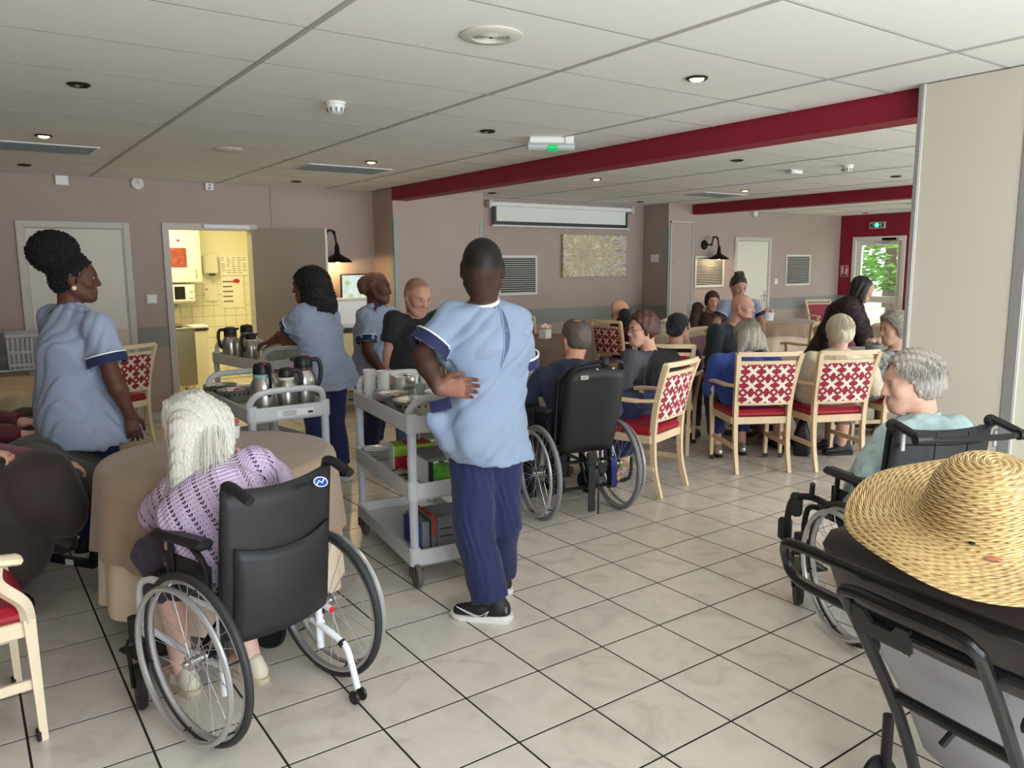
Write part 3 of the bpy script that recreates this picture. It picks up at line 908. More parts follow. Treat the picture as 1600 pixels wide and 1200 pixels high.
# woven star pattern of the chair backs
def star_material(name, px, pz, red, white):
    m = bpy.data.materials.new(name); m.use_nodes = True; N = m.node_tree.nodes; L = m.node_tree.links; b = N['Principled BSDF']; b.inputs['Roughness'].default_value = .6
    tc = N.new('ShaderNodeTexCoord'); sp = N.new('ShaderNodeSeparateXYZ'); L.new(tc.outputs['Object'], sp.inputs[0])
    def mn(op, a, c=None):
        n = N.new('ShaderNodeMath'); n.operation = op
        for i, q in enumerate((a, c)):
            if q is None: continue
            if isinstance(q, (int, float)): n.inputs[i].default_value = q
            else: L.new(q, n.inputs[i])
        return n.outputs[0]
    u = mn('ABSOLUTE', mn('SUBTRACT', mn('FRACT', mn('ADD', mn('DIVIDE', sp.outputs['X'], px), 50.5)), .5))
    v = mn('ABSOLUTE', mn('SUBTRACT', mn('FRACT', mn('ADD', mn('DIVIDE', sp.outputs['Z'], pz), 50.2)), .5))
    s = mn('ADD', u, v); d = mn('ABSOLUTE', mn('SUBTRACT', u, v))
    arm = mn('MULTIPLY', mn('LESS_THAN', d, .14), mn('LESS_THAN', s, .58))
    tip = mn('MULTIPLY', mn('LESS_THAN', mn('ABSOLUTE', mn('SUBTRACT', d, .14)), .06), mn('LESS_THAN', mn('ABSOLUTE', mn('SUBTRACT', s, .56)), .10))
    sq = mn('MULTIPLY', mn('GREATER_THAN', s, .87), 1.0)
    w = mn('MAXIMUM', mn('MAXIMUM', arm, tip), sq)
    mx = N.new('ShaderNodeMix'); mx.data_type = 'RGBA'; mx.inputs[6].default_value = (*lin(red), 1); mx.inputs[7].default_value = (*lin(white), 1)
    L.new(w, mx.inputs[0]); L.new(mx.outputs[2], b.inputs['Base Color'])
    return m


M_star = star_material('star_fabric', .118, .108, (150, 26, 48), (234, 224, 210))
M_foot = mat('chair_foot', (30, 28, 28), .6)


def chair_meshes(M_w):
    P = {}
    P['seat'] = MB().box((0, .0, .452), (.47, .45, .062), None, .024).mesh('seat'); P['seat'].materials.append(M_vinyl)
    fr = MB().bx(-.235, .235, .195, .22, .375, .43, .005).bx(-.225, .225, -.235, -.21, .375, .43, .005)
    for s in (-1, 1): fr.bx(s * .225 - .012, s * .225 + .012, -.22, .2, .375, .43, .005)
    P['seat_frame'] = fr.mesh('seat_frame')
    for s, n in ((-1, 'l'), (1, 'r')):
        rl = bez([(s * .205, -.285, 0), (s * .205, -.235, .2), (s * .208, -.225, .43), (s * .214, -.245, .62), (s * .228, -.29, .8), (s * .242, -.33, .925)], 5)
        P['rleg' + n] = MB().tube(rl, [lerp(.019, .024, min(1, i / 12)) for i in range(len(rl))], 4, flat=(1, 1.15)).mesh('leg')
        P['fleg' + n] = MB().tube([(s * .228, .215, 0), (s * .23, .21, .25), (s * .235, .205, .44)], [.017, .021, .025], 4).mesh('leg')
        sup = bez([(s * .235, .205, .43), (s * .245, .19, .5), (s * .262, .125, .585), (s * .27, .125, .655)], 6)
        P['sup' + n] = MB().tube(sup, .02, 4, flat=(1, 1.2)).mesh('arm_support')
        ar = bez([(s * .222, -.255, .675), (s * .255, -.12, .668), (s * .275, .05, .672), (s * .274, .165, .66), (s * .27, .185, .655)], 6)
        P['arm' + n] = MB().tube(ar, [.017] * 6 + [.021] * 8 + [.024] * (len(ar) - 15) + [.012], 8, flat=(1.25, .8)).mesh('armrest')
        P['str' + n] = MB().bx(s * .218 - .011, s * .218 + .011, -.24, .205, .185, .22, .004).mesh('stretcher')
        P['ft' + n] = MB().box((s * .228, .2, .02), (.042, .012, .034), None, .003).mesh('foot_cap'); P['ft' + n].materials.append(M_foot)
    def rail(z0, z1, hw, y, t, bow):
        x = np.linspace(-hw, hw, 13); G = []
        for q in x:
            yy = y - bow * (1 - (q / hw) ** 2); G.append([(q, yy - t / 2, z0), (q, yy + t / 2, z0), (q, yy + t / 2, z1), (q, yy - t / 2, z1)])
        return MB().rings(G)
    P['top_rail'] = rail(.905, .938, .244, -.325, .026, .03).mesh('top_rail')
    P['mid_rail'] = rail(.838, .868, .236, -.298, .024, .024).mesh('back_rail')
    P['low_rail'] = rail(.525, .555, .212, -.238, .024, .012).mesh('back_rail')
    bk = MB(); G = []
    for q in np.linspace(-1, 1, 11):
        col = []
        for t in (0, 1):
            hw = lerp(.2, .217, t); y = lerp(-.24, -.295, t); z = lerp(.548, .846, t); bow = lerp(.012, .024, t)
            col.append((hw * q, y - bow * (1 - q * q), z))
        (a, b_) = map(_v, col); n = np.array([0, .018, .004])
        G.append([a - n, a + n, b_ + n, b_ - n])
    bk.rings(G); P['back'] = bk.mesh('backrest')
    for k, me in P.items():
        if not me.materials and k != 'back': me.materials.append(M_w)
    return P


CH = {'beech': chair_meshes(M_beech), 'cream': chair_meshes(M_cream_wood)}
BACKS = {}
for w in CH:
    for s, m in (('star', M_star), ('red', M_redback)):
        q = CH[w]['back'].copy(); q.materials.append(m); BACKS[w, s] = q


def dining_chair(x, y, rz, label, back='star', wood='beech', group='upholstered dining armchairs'):
    t = thing('dining_chair', label, 'chair', (x, y, 0), rz, group); P = CH[wood]
    for k, n in (('seat', 'seat'), ('seat_frame', 'seat_frame'), ('rlegl', 'leg'), ('rlegr', 'leg'), ('flegl', 'leg'), ('flegr', 'leg'), ('supl', 'arm_support'), ('supr', 'arm_support'),
                 ('arml', 'armrest'), ('armr', 'armrest'), ('strl', 'stretcher'), ('strr', 'stretcher'), ('top_rail', 'top_rail'), ('mid_rail', 'back_rail'), ('low_rail', 'back_rail'), ('ftl', 'foot_cap'), ('ftr', 'foot_cap')):
        mobj(n, P[k], None, t)
    mobj('backrest', BACKS[wood, back], None, t)
    return t


def face(dx, dy): return math.atan2(-dx, dy)       # rotation so that local +Y looks along (dx,dy)


dining_chair(3.17, 1.33, face(-.3, .954), 'empty beech armchair with star-pattern back beside the black wheelchair')
dining_chair(4.30, 1.24, face(.5, .87), 'beech armchair with star-pattern back holding the person in blue')
dining_chair(4.82, .95, face(.42, .91), 'beech armchair with star-pattern back holding the white-haired person in cream')
dining_chair(4.22, 2.06, face(.75, .6), 'armchair with plain red back holding the person in a black headscarf', 'red')
dining_chair(5.66, .84, face(-.87, .5), 'armchair with red seat holding the person in the floral blouse', 'red')
dining_chair(5.85, 4.32, face(.995, .07), 'beech armchair with star-pattern back holding the bald person in black')
dining_chair(5.1, 5.2, face(-.1, -1), 'armchair with plain red back against the wall behind the brown table', 'red')
dining_chair(11.9, 5.5, face(-.4, -.9), 'armchair with plain red back standing free by the far wall', 'red')
dining_chair(7.35, 2.75, face(.35, .94), 'empty armchair with plain red back between the tables in front of the leaning woman', 'red')
dining_chair(12.5, 4.35, face(-.9, .1), 'armchair with plain red back in front of the glazed door', 'red')
dining_chair(6.55, 1.75, face(-.45, -.9), 'armchair with plain red back facing the white-haired person across the table', 'red')
dining_chair(8.5, 2.25, face(-.95, .3), 'armchair with plain red back at the far table beyond the floral blouse', 'red')
dining_chair(7.62, 4.52, face(-.7, -.7), 'armchair with plain red back holding the dark-haired woman by the wall', 'red')
dining_chair(5.53, 2.52, face(.26, -.97), 'armchair holding the bald man in the dark green sweater', 'red')
dining_chair(3.62, 2.42 - .62, face(-.75, .6), 'armchair holding the woman in glasses and black cardigan', 'red') if False else None
dining_chair(.30, 4.95, face(-.45, .89), 'pale armchair with star-pattern back by the closed white door', 'star', 'cream')
dining_chair(-.84, .30, face(1, -.18) + math.pi, 'cream armchair with glossy red seat cut by the picture edge', 'star', 'cream') if False else None
dining_chair(-.86, .50, face(.97, .1), 'cream armchair with glossy red seat standing before the round table', 'star', 'cream')

# ---------------------------------------------------------------- tables
M_top_cloth = mat('taupe_cloth', (158, 134, 112), .75, var=.07, vs=7, bump=.25, bs=18, sheen=.2)
M_under_cloth = mat('cream_cloth', (226, 206, 182), .8, var=.03, vs=5, bump=.15, bs=25)
M_brown_cloth = mat('brown_cloth', (112, 96, 84), .8, var=.06, vs=6)
M_grey_cloth = mat('greige_cloth', (196, 186, 170), .8, var=.05, vs=6)
M_wood_dk = mat('table_wood', (96, 70, 48), .5)


def cloth(r, z, drop, m, name, label, x, y, folds, amp, seed, lift=0.004, group=None):
    g = np.random.default_rng(seed); n = 128; th = np.arange(n) * 2 * math.pi / n
    ph = g.uniform(0, 6.28, 4); w = np.zeros(n)
    for k, (fq, a) in enumerate(((folds, 1), (folds * .5 // 1, .5), (folds * 1.6 // 1, .35), (3, .3))): w += a * np.sin(fq * th + ph[k])
    rows = [(0.002, 0, 0), (r * .5, 0, 0), (r * .93, 0, 0), (r * .985, -.003, 0), (r + .004, -.016, .02)]
    for t in np.linspace(.1, 1, 8): rows.append((r + .008 + .03 * t, -drop * t, t))
    P = np.zeros((n, len(rows), 3))
    if lift < .004: rows = [(q[0] - (.012 if k > 2 else 0), q[1], q[2]) for k, q in enumerate(rows)]
    for j, (rr, dz, t) in enumerate(rows):
        q = rr + amp * t * w * .6
        P[:, j, 0] = np.cos(th) * q; P[:, j, 1] = np.sin(th) * q; P[:, j, 2] = z + lift + dz + (.02 * np.sin(4 * th + ph[0]) * t if t > .5 else 0)
    o = MB().grid(P, 0, True).build(name, m, loc=(x, y, 0), sharp=180)
    return tag(o, label, 'tablecloth', group)


def round_table(x, y, r, z, label, who, drop1=None, drop2=None, m1=None, m2=None, seed=1, f=17, amp=.02):
    t = thing('round_table', label, 'table', (x, y, 0), 0, 'round dining tables')
    MB().lathe([(r - .02, z - .03), (r - .005, z - .028), (r - .005, z - .006), (r - .02, z), (.001, z)], 40).build('tabletop', M_wood_dk, t)
    MB().lathe([(.045, .05), (.045, z - .03)], 16).build('column', M_wood_dk, t)
    for k in range(4):
        a = k * math.pi / 2 + .4; MB().box((math.cos(a) * .17, math.sin(a) * .17, .035), (.34, .05, .05), rotz(a), .01).build('foot', M_wood_dk, t)
    if drop2: cloth(r, z, drop2, m2, 'tablecloth', 'long cream under-cloth hanging ' + who, x, y, f, amp, seed, .002, 'tablecloths')
    if drop1: cloth(r + .005, z, drop1, m1, 'tablecloth', {id(M_top_cloth): 'taupe', id(M_grey_cloth): 'greige', id(M_brown_cloth): 'dark brown', id(M_under_cloth): 'cream'}.get(id(m1), 'mottled beige') + ' tablecloth draped ' + who, x, y, f, amp, seed, .006, 'tablecloths')
    return t


round_table(.175, .93, .49, .75, 'round table with taupe and cream cloths in front of the lilac cardigan', 'on the round table before the lilac cardigan', .36, .6, M_top_cloth, M_under_cloth, 3, 15, .022)
round_table(2.85, 2.15, .55, .74, 'round table set with a paper napkin in front of the black wheelchair', 'on the table before the black wheelchair', .30, .55, M_grey_cloth, M_under_cloth, 4)
round_table(4.75, 4.55, .6, .75, 'round table with a dark brown cloth and white flower cube', 'on the table with the white flower cube', .55, None, M_brown_cloth, None, 5)
round_table(6.75, 4.05, .6, .75, 'round table with pale cloth between the headscarf and the dark-haired woman', 'on the table behind the black headscarf', .36, None, M_grey_cloth, None, 6)
round_table(9.15, 4.65, .62, .75, 'round table in two-layer cloth with pink flowers before the far cream door', 'on the table before the far cream door', .2, .58, M_top_cloth, M_under_cloth, 7, 19)
round_table(5.12, 1.78, .42, .74, 'round table between the person in blue and the bald man in green', 'on the table in front of the person in blue', .3, None, M_grey_cloth, None, 8)
round_table(6.35, 1.33, .5, .75, 'round table with a grey flower pot beside the floral blouse', 'on the table with the grey flower pot', .3, None, M_top_cloth, None, 9)
round_table(9.8, 2.75, .6, .75, 'round table with pale cloth lit by the glazed door', 'on the table lit by the glazed door', .3, None, M_under_cloth, None, 10)
round_table(-.5, 4.15, .5, .74, 'round table with beige cloth behind the puffy-haired carer', 'on the table behind the puffy-haired carer', .4, None, mat('mottled_cloth', (170, 150, 122), .85, var=.12, vs=9), None, 11)

# flower pots
M_potw = mat('pot_white', (226, 226, 220), .3); M_potg = mat('pot_grey', (150, 156, 156), .35); M_petal = mat('petal_pink', (226, 164, 160), .6); M_petal2 = mat('petal_cream', (232, 214, 194), .6); M_leafd = mat('leaf_dark', (70, 96, 60), .6)


def rose(mb, c, r):
    mb.sph(c, (r * .6, r * .6, r * .65), 8, 6)
    for k in range(5):
        a = k * 1.257; mb.sph((c[0] + math.cos(a) * r * .5, c[1] + math.sin(a) * r * .5, c[2] - r * .12), (r * .55, r * .4, r * .5), 7, 5, rotz(a + 1.57))


def flower_pot(x, y, z, square, label, pot, pal, s=1.0, n=7, stand=False):
    t = thing('flower_pot', label, 'flower pot', (x, y, z), .3, 'small table flower pots')
    if square: MB().box((0, 0, .045 * s), (.09 * s, .09 * s, .09 * s), None, .006).build('pot', pot, t)
    else: MB().lathe([(.045 * s, .0), (.056 * s, .003), (.064 * s, .09 * s), (.058 * s, .09 * s), (.052 * s, .075 * s), (.001, .07 * s)], 20).build('pot', pot, t)
    for k in range(n):
        a = k * 6.28 / max(1, n - 1); rr = .042 * s if k else 0
        m = MB(); rose(m, (math.cos(a) * rr, math.sin(a) * rr, .11 * s + (.018 * s if k == 0 else .008 * (k % 2))), .026 * s); m.build('flower', pal[k % len(pal)], t, 180)
    return t


flower_pot(4.72, 4.42, .757, True, 'white flower cube with cream blooms on the dark brown table', M_potw, [M_petal2, M_petal2, M_petal], 1.2)
flower_pot(9.0, 4.6, .757, False, 'pink roses in a white pot on the two-layer cloth table', M_potw, [M_petal], 1.35)
flower_pot(5.95, 1.2, .757, False, 'pink and cream roses in a grey pot beside the floral blouse', M_potg, [M_petal, M_petal2], 1.15)
flower_pot(9.7, 2.62, .757, True, 'pink flowers in a white cube in front of the glazed door', M_potw, [M_petal], 1.2)
flower_pot(6.4, 4.15, .757, True, 'cream flowers in a white cube behind the black headscarf', M_potw, [M_petal2], 1.2)
flower_pot(.3, 1.2, .757, False, 'red and white flowers on the round table beside the white hair', M_potw, [mat('petal_white', (238, 226, 222), .6), mat('petal_red', (206, 60, 80), .6)], .72)

# shelf and laundry basket at the left wall
t = thing('metal_shelf', 'low metal shelf along the wall under the laundry basket', 'shelf', (-.75, 5.6, 0))
MB().bx(-.8, .75, -.25, .25, .70, .725, .006).build('top', M_alu, t); MB().bx(-.8, .75, -.25, .25, .25, .27, .006).build('lower_shelf', M_alu, t)
for sx in (-.77, .72):
    for sy in (-.22, .22): MB().cyl((sx, sy, 0), (sx, sy, .72), .02).build('leg', M_plastic, t)
t = thing('laundry_basket', 'grey plastic laundry basket with slotted sides on the metal shelf', 'basket', (-.12, 5.45, .725))
M_bask = mat('basket_grey', (176, 176, 180), .5)
def slab(mb, w, d, z, hgt_, tt): pass
MB().bx(-.27, .27, -.19, .19, 0, .012).build('bottom', M_bask, t)
rm = MB(); frame = [(-.3, .3, -.22, -.195), (-.3, .3, .195, .22), (-.3, -.275, -.195, .195), (.275, .3, -.195, .195)]
for a, b_, c, d_ in frame: rm.bx(a, b_, c, d_, .275, .31, .008)
rm.build('rim', M_bask, t)
for k in range(17):
    x = -.28 + k * .035
    for sy in (-1, 1): MB().box((x, sy * .2, .145), (.016, .008, .27), rotx(sy * -.06)).build('slat', M_bask, t)
for k in range(11):
    y = -.18 + k * .036
    for sx in (-1, 1): MB().box((sx * .28, y, .145), (.008, .016, .27), rotz(0) @ roty(sx * .06)).build('slat', M_bask, t)
for z in (.03, .14): 
    q = MB()
    for a, b_, c, d_ in ((-.285, .285, -.207, -.195), (-.285, .285, .195, .207), (-.287, -.275, -.2, .2), (.275, .287, -.2, .2)): q.bx(a, b_, c, d_, z, z + .025)
    q.build('band', M_bask, t)
t = tag(MB().sph((0, 0, .14), (.17, .15, .135), 14, 10).build('cloth_bundle', mat('bundle', (120, 104, 96), .8, var=.3, vs=12, bump=.5, bs=12), loc=(-.62, 5.45, .735)), 'crumpled brown cloth bundle next to the laundry basket', 'cloth')

# beverage machine on a clothed table, monitor
t = thing('serving_table', 'table with cream cloth under the white beverage machine', 'table', (3.0, 5.45, 0))
MB().bx(-.55, .42, -.28, .4, .84, .87, .006).build('tabletop', M_plastic, t)
for sx in (-.5, .37):
    for sy in (-.24, .36): MB().cyl((sx, sy, 0), (sx, sy, .85), .018).build('leg', M_alu, t)
cm = mat('buttercream_cloth', (214, 196, 150), .8, var=.03)
P = []
for s in np.linspace(0, 1, 60):
    q = .97 * s; w_ = .012 * math.sin(s * 40)
    P.append([(-.56 + q, -.3 + w_ * t_ , .873 - .6 * t_) for t_ in np.linspace(0, 1, 6)])
tc_ = MB().grid(np.array(P), .003); tc_.bx(-.56, .43, -.3, .4, .871, .876)
o = tc_.build('tablecloth', cm, loc=(3.0, 5.45, 0)); tag(o, 'pale yellow cloth hanging from the beverage machine table', 'tablecloth')
t = thing('beverage_machine', 'white beverage machine with black letters beside the monitor', 'beverage machine', (2.82, 5.55, .878))
MB().bx(-.24, .3, -.2, .2, .06, .36, .03).build('body', M_plastic, t); MB().bx(-.26, .32, -.24, .22, 0, .03, .008).build('tray', M_black, t)
MB().bx(-.2, .26, -.15, .18, .03, .07).build('base', M_alu, t); MB().lathe([(.17, 0), (.24, .03), (.23, .06), (.001, .07)], 28, (.03, 0, .02)).build('drip_bowl', M_plastic, t)
text('lettering', 'MA', .085, (.2, -.202, .315), FACE_Y, M_black, t)
t = thing('wall_monitor', 'flat monitor with green and white picture on the wall', 'monitor', (3.17, 5.92, 1.3), math.radians(-8))
MB().bx(-.25, .25, -.02, .02, -.2, .2, .008).build('bezel', M_black, t)
ms = bpy.data.materials.new('monitor_picture'); ms.use_nodes = True; N = ms.node_tree.nodes; L = ms.node_tree.links
nz = N.new('ShaderNodeTexVoronoi'); nz.inputs['Scale'].default_value = 9; tc = N.new('ShaderNodeTexCoord'); L.new(tc.outputs['Object'], nz.inputs['Vector'])
rp = N.new('ShaderNodeValToRGB'); rp.color_ramp.elements[0].color = (*lin((120, 190, 90)), 1); rp.color_ramp.elements[1].color = (*lin((225, 238, 232)), 1); rp.color_ramp.elements[1].position = .45
e = rp.color_ramp.elements.new(.25); e.color = (*lin((190, 220, 170)), 1)
L.new(nz.outputs['Distance'], rp.inputs['Fac']); b = N['Principled BSDF']; L.new(rp.outputs['Color'], b.inputs['Emission Color']); b.inputs['Emission Strength'].default_value = .9; b.inputs['Base Color'].default_value = (.02, .02, .02, 1)
MB().bx(-.235, .235, -.024, -.019, -.18, .185).build('screen', ms, t)
MB().bx(-.05, .05, .02, .19, -.05, .05).build('wall_arm', M_black, t)
t = tag(MB().bx(-.05, .05, -.07, .07, 0, .28, .03).build('black_canister', M_black, loc=(2.49, 5.4, .878)), 'black rounded canister beside the beverage machine', 'canister')

# ---------------------------------------------------------------- serving trolleys
M_cart = mat('trolley_grey', (198, 199, 200), .45, var=.02, vs=6)
M_cart2 = mat('trolley_post', (184, 188, 194), .4)
M_rubber = mat('rubber_grey', (96, 94, 92), .6)


def rrect(w, h, r, n=5):
    P = []
    for cx, cy, a0 in ((w / 2 - r, h / 2 - r, 0), (-w / 2 + r, h / 2 - r, 90), (-w / 2 + r, -h / 2 + r, 180), (w / 2 - r, -h / 2 + r, 270)):
        for k in range(n):
            a = math.radians(a0 + 90 * k / (n - 1)); P.append((cx + r * math.cos(a), cy + r * math.sin(a)))
    return np.array(P)


def cart(x, y, rz, label, W=.5, Lh=.94, hs=1.0):
    t = thing('serving_trolley', label, 'trolley', (x, y, 0), rz, 'grey plastic serving trolleys')
    for z0, z1 in ((.10, .185), (.44, .525), (.775, .86)):
        o, i = rrect(W, Lh, .06), rrect(W - .035, Lh - .035, .045)
        z0 *= hs; z1 *= hs
        def ring(P, z): return np.column_stack([P, np.full(len(P), z)])
        MB().rings([ring(rrect(W - .02, Lh - .02, .055), z0), ring(o, z0 + .012), ring(o, z1), ring(i, z1), ring(rrect(W - .05, Lh - .05, .04), z0 + .035)], caps=(True, True)).build('shelf', M_cart, t)
    for sx in (-1, 1):
        for sy in (-1, 1):
            px, py = sx * (W / 2 - .03), sy * (Lh / 2 - .03)
            MB().lathe([(.021, .12 * hs), (.0225, .45 * hs), (.0225, .8 * hs)], 14, (px, py, 0)).build('post', M_cart2, t)
            for z in (.1, .44, .775):
                MB().lathe([(.027, z * hs), (.03, (z + .01) * hs), (.03, (z + .088) * hs), (.024, (z + .095) * hs)], 16, (px, py, 0)).build('post_collar', M_cart, t)
            c = MB().lathe([(.02, .085), (.02, .1), (.03, .1), (.03, .106)], 12, (px, py, 0)); c.bx(px - .026, px - .02, py - .05, py + .02, .05, .098); c.bx(px + .02, px + .026, py - .05, py + .02, .05, .098)
            cs = c.build('caster', mat('caster_fork', (84, 80, 76), .5, .6), t)
            MB().lathe([(.045, -.014), (.056, -.012), (.06, 0), (.056, .012), (.045, .014)], 24, (px, py - .03, .06), roty(math.pi / 2)).build('caster_wheel', M_rubber, cs)
    for sy in (-1, 1):
        y0 = sy * (Lh / 2 - .03); a = W / 2 - .03
        P = bez([(-a, y0 - sy * .05, .84 * hs), (-a, y0 - sy * .02, .885 * hs), (-a + .03, y0 + sy * .01, .93 * hs), (-a + .1, y0 + sy * .02, .948 * hs), (0, y0 + sy * .022, .95 * hs), (a - .1, y0 + sy * .02, .948 * hs), (a - .03, y0 + sy * .01, .93 * hs), (a, y0 - sy * .02, .885 * hs), (a, y0 - sy * .05, .84 * hs)], 5)
        MB().tube(P, .019, 10, flat=(1, .85)).build('handle', M_cart, t)
    return t


A_X, A_Y, A_R = 1.295, 1.10, math.radians(-7.9)
B_X, B_Y, B_R = .715, 1.99, math.radians(0)
C_X, C_Y, C_R = 1.335, 3.88, math.radians(8.5)
cart(A_X, A_Y, A_R, 'serving trolley stacked with cups and boxes behind the standing man')
tb = cart(B_X, B_Y, B_R, 'serving trolley with three steel jugs and a printed label on its rim', W=.47, hs=.965)
cart(C_X, C_Y, C_R, 'serving trolley with glasses and jugs in the kitchen doorway')
lb = MB().bx(-.08, .13, -.4725, -.4705, .772, .808).build('rim_label', mat('paper_label', (226, 226, 224), .6), tb)
g = MB().bx(-.076, -.05, -.474, -.4725, .777, .803)
lines = mat('ink_grey')
for k in range(4): MB().bx(-.045, .03, -.4735, -.4725, .776 + k * .0075, .779 + k * .0075).build('print_line', lines, lb)
MB().bx(.095, .125, -.4735, -.4725, .778, .79).build('print_block', M_black, lb)


def loc(X, Y, R_, x, y, z):
    c, s = math.cos(R_), math.sin(R_); return (X + c * x - s * y, Y + s * x + c * y, z)


M_ring = {'teal': mat('ring_teal', (130, 186, 186), .4), 'white': mat('ring_white', (224, 222, 214), .4), 'brown': mat('ring_brown', (84, 52, 44), .4)}
M_redb = mat('button_red', (206, 40, 40), .4)


def jug(p, rz, ring, s, label):
    t = thing('vacuum_jug', label, 'vacuum jug', p, rz, 'steel vacuum jugs'); 
    MB().lathe([(.052 * s, 0), (.068 * s, .004), (.071 * s, .03), (.071 * s, .13 * s), (.066 * s, .16 * s), (.05 * s, .195 * s), (.048 * s, .2 * s)], 32).build('body', M_steel, t)
    MB().lathe([(.049 * s, .195 * s), (.053 * s, .197 * s), (.053 * s, .213 * s), (.048 * s, .215 * s)], 28).build('ring', M_ring[ring], t)
    l = MB().lathe([(.05 * s, .212 * s), (.052 * s, .225 * s), (.05 * s, .255 * s), (.042 * s, .272 * s), (.02 * s, .277 * s), (.001, .278 * s)], 28); l.box((0, .055 * s, .255 * s), (.026, .035, .02), rotx(.35), .006)
    lid = l.build('lid', M_black, t)
    MB().box((0, -.028 * s, .272 * s), (.02 * s, .03 * s, .01), rotx(.3), .003).build('button', M_redb, lid)
    P = bez([(0, -.045 * s, .255 * s), (0, -.085 * s, .25 * s), (0, -.098 * s, .2 * s), (0, -.088 * s, .13 * s), (0, -.07 * s, .1 * s)], 5)
    MB().tube(P, .011, 8, flat=(.8, 1.3)).build('handle', M_black, t)
    return t


zB = .775 * .965 + .036; zA = .811
jug(loc(B_X, B_Y, B_R, -.10, -.33, zB), .1, 'teal', 1.0, 'steel vacuum jug with teal ring on the labelled trolley')
jug(loc(B_X, B_Y, B_R, .045, -.29, zB), 1.35, 'white', .84, 'short steel vacuum jug with white ring on the labelled trolley')
jug(loc(B_X, B_Y, B_R, .18, -.20, zB), 1.2, 'brown', 1.02, 'steel vacuum jug with brown ring on the labelled trolley')
jug(loc(C_X, C_Y, C_R, -.16, .27, zA), -1.6, 'brown', 1.0, 'steel vacuum jug with brown ring on the doorway trolley')
jug(loc(C_X, C_Y, C_R, -.08, .06, zA), -1.4, 'white', .84, 'short steel vacuum jug with white ring on the doorway trolley')
jug(loc(C_X, C_Y, C_R, .0, .3, zA), 2.6, 'teal', 1.03, 'steel vacuum jug with teal ring on the doorway trolley')


def steel_bowl(p, label, r=.09, h=.075, holes=True):
    t = thing('steel_bowl', label, 'bowl', p, 0, 'steel bread bowls')
    MB().lathe([(.001, .002), (r * .72, .001), (r * .75, .004), (r, h), (r * 1.03, h + .002), (r * .985, h), (r * .73, .008), (.001, .006)], 36, caps=(False, False)).build('bowl', M_steel, t)
    if holes:
        for k in range(20):
            a = k * 6.283 / 20; rr = r * .935 + .0012
            MB().box((math.cos(a) * rr, math.sin(a) * rr, h * .72), (.0015, .009, .009), rotz(a) @ roty(-.32)).build('hole', M_dark, t)
    return t


M_pack = [mat('sachet_white', (236, 232, 228), .5), mat('sachet_pink', (222, 150, 150), .5), mat('sachet_red', (196, 40, 48), .5), mat('sachet_lime', (210, 220, 150), .5)]


def sachets(p, r, n, seed, where, cols=(0, 0, 1, 2)):
    g = np.random.default_rng(seed)
    for k in range(n):
        a, q = g.uniform(0, 6.28), r * g.uniform(0, 1) ** .5
        o = MB().box((0, 0, 0), (.05, .022, .005), rotz(g.uniform(0, 6.28)) @ rotx(g.uniform(-.8, .8)), .002).build('sugar_sachet', M_pack[cols[k % len(cols)]], loc=(p[0] + q * math.cos(a), p[1] + q * math.sin(a), p[2] + g.uniform(-.012, .012)))
        tag(o, 'small paper sugar sachet heaped ' + where, 'sachet', 'sachets ' + where)


p = loc(B_X, B_Y, B_R, -.13, .12, zB); steel_bowl(p, 'perforated steel bowl of sachets nearer the jugs on the labelled trolley', .10); sachets((p[0], p[1], p[2] + .07), .06, 12, 1, 'in the perforated bowl on the labelled trolley', (0, 2, 0, 1))
p = loc(B_X, B_Y, B_R, -.15, .36, zB); steel_bowl(p, 'perforated steel bowl of sachets at the end of the labelled trolley', .10); sachets((p[0], p[1], p[2] + .07), .06, 8, 2, 'in the end bowl on the labelled trolley', (0, 0, 2))
p = loc(A_X, A_Y, A_R, -.10, -.18, zA); steel_bowl(p, 'perforated steel bowl of sachets on the trolley behind the standing man', .115, .085); sachets((p[0], p[1], p[2] + .07), .07, 10, 3, 'in the bowl behind the standing man', (0, 0, 3))
p = loc(A_X, A_Y, A_R, -.13, .06, zA); steel_bowl(p, 'steel bowl of pale sachets beside the white cups', .105, .085, False); sachets((p[0], p[1], p[2] + .075), .07, 14, 4, 'in the bowl beside the white cups', (0, 1, 3, 0))

M_china = mat('white_china', (236, 236, 232), .2)
M_glas = mat('drinking_glass', (235, 240, 238), .03, trans=.9, ior=1.45)
cupm = MB().lathe([(.001, .002), (.028, .0), (.031, .004), (.037, .085), (.0385, .087), (.036, .085), (.03, .008), (.001, .007)], 22, caps=(False, False)).mesh('cup'); cupm.materials.append(M_china)
glm = MB().lathe([(.001, .001), (.026, .0), (.029, .004), (.035, .095), (.0345, .0955), (.0325, .094), (.0265, .009), (.001, .008)], 18, caps=(False, False)).mesh('glass'); glm.materials.append(M_glas)
platem = MB().lathe([(.001, .002), (.06, .0), (.072, .004), (.1, .013), (.1005, .0155), (.07, .008), (.001, .006)], 32, caps=(False, False)).mesh('plate'); platem.materials.append(M_china)


def put(me, name, p, label, cat, group, s=1.0):
    o = mobj(name, me, None, None, p); o.scale = (s, s, s); return tag(o, label, cat, group)


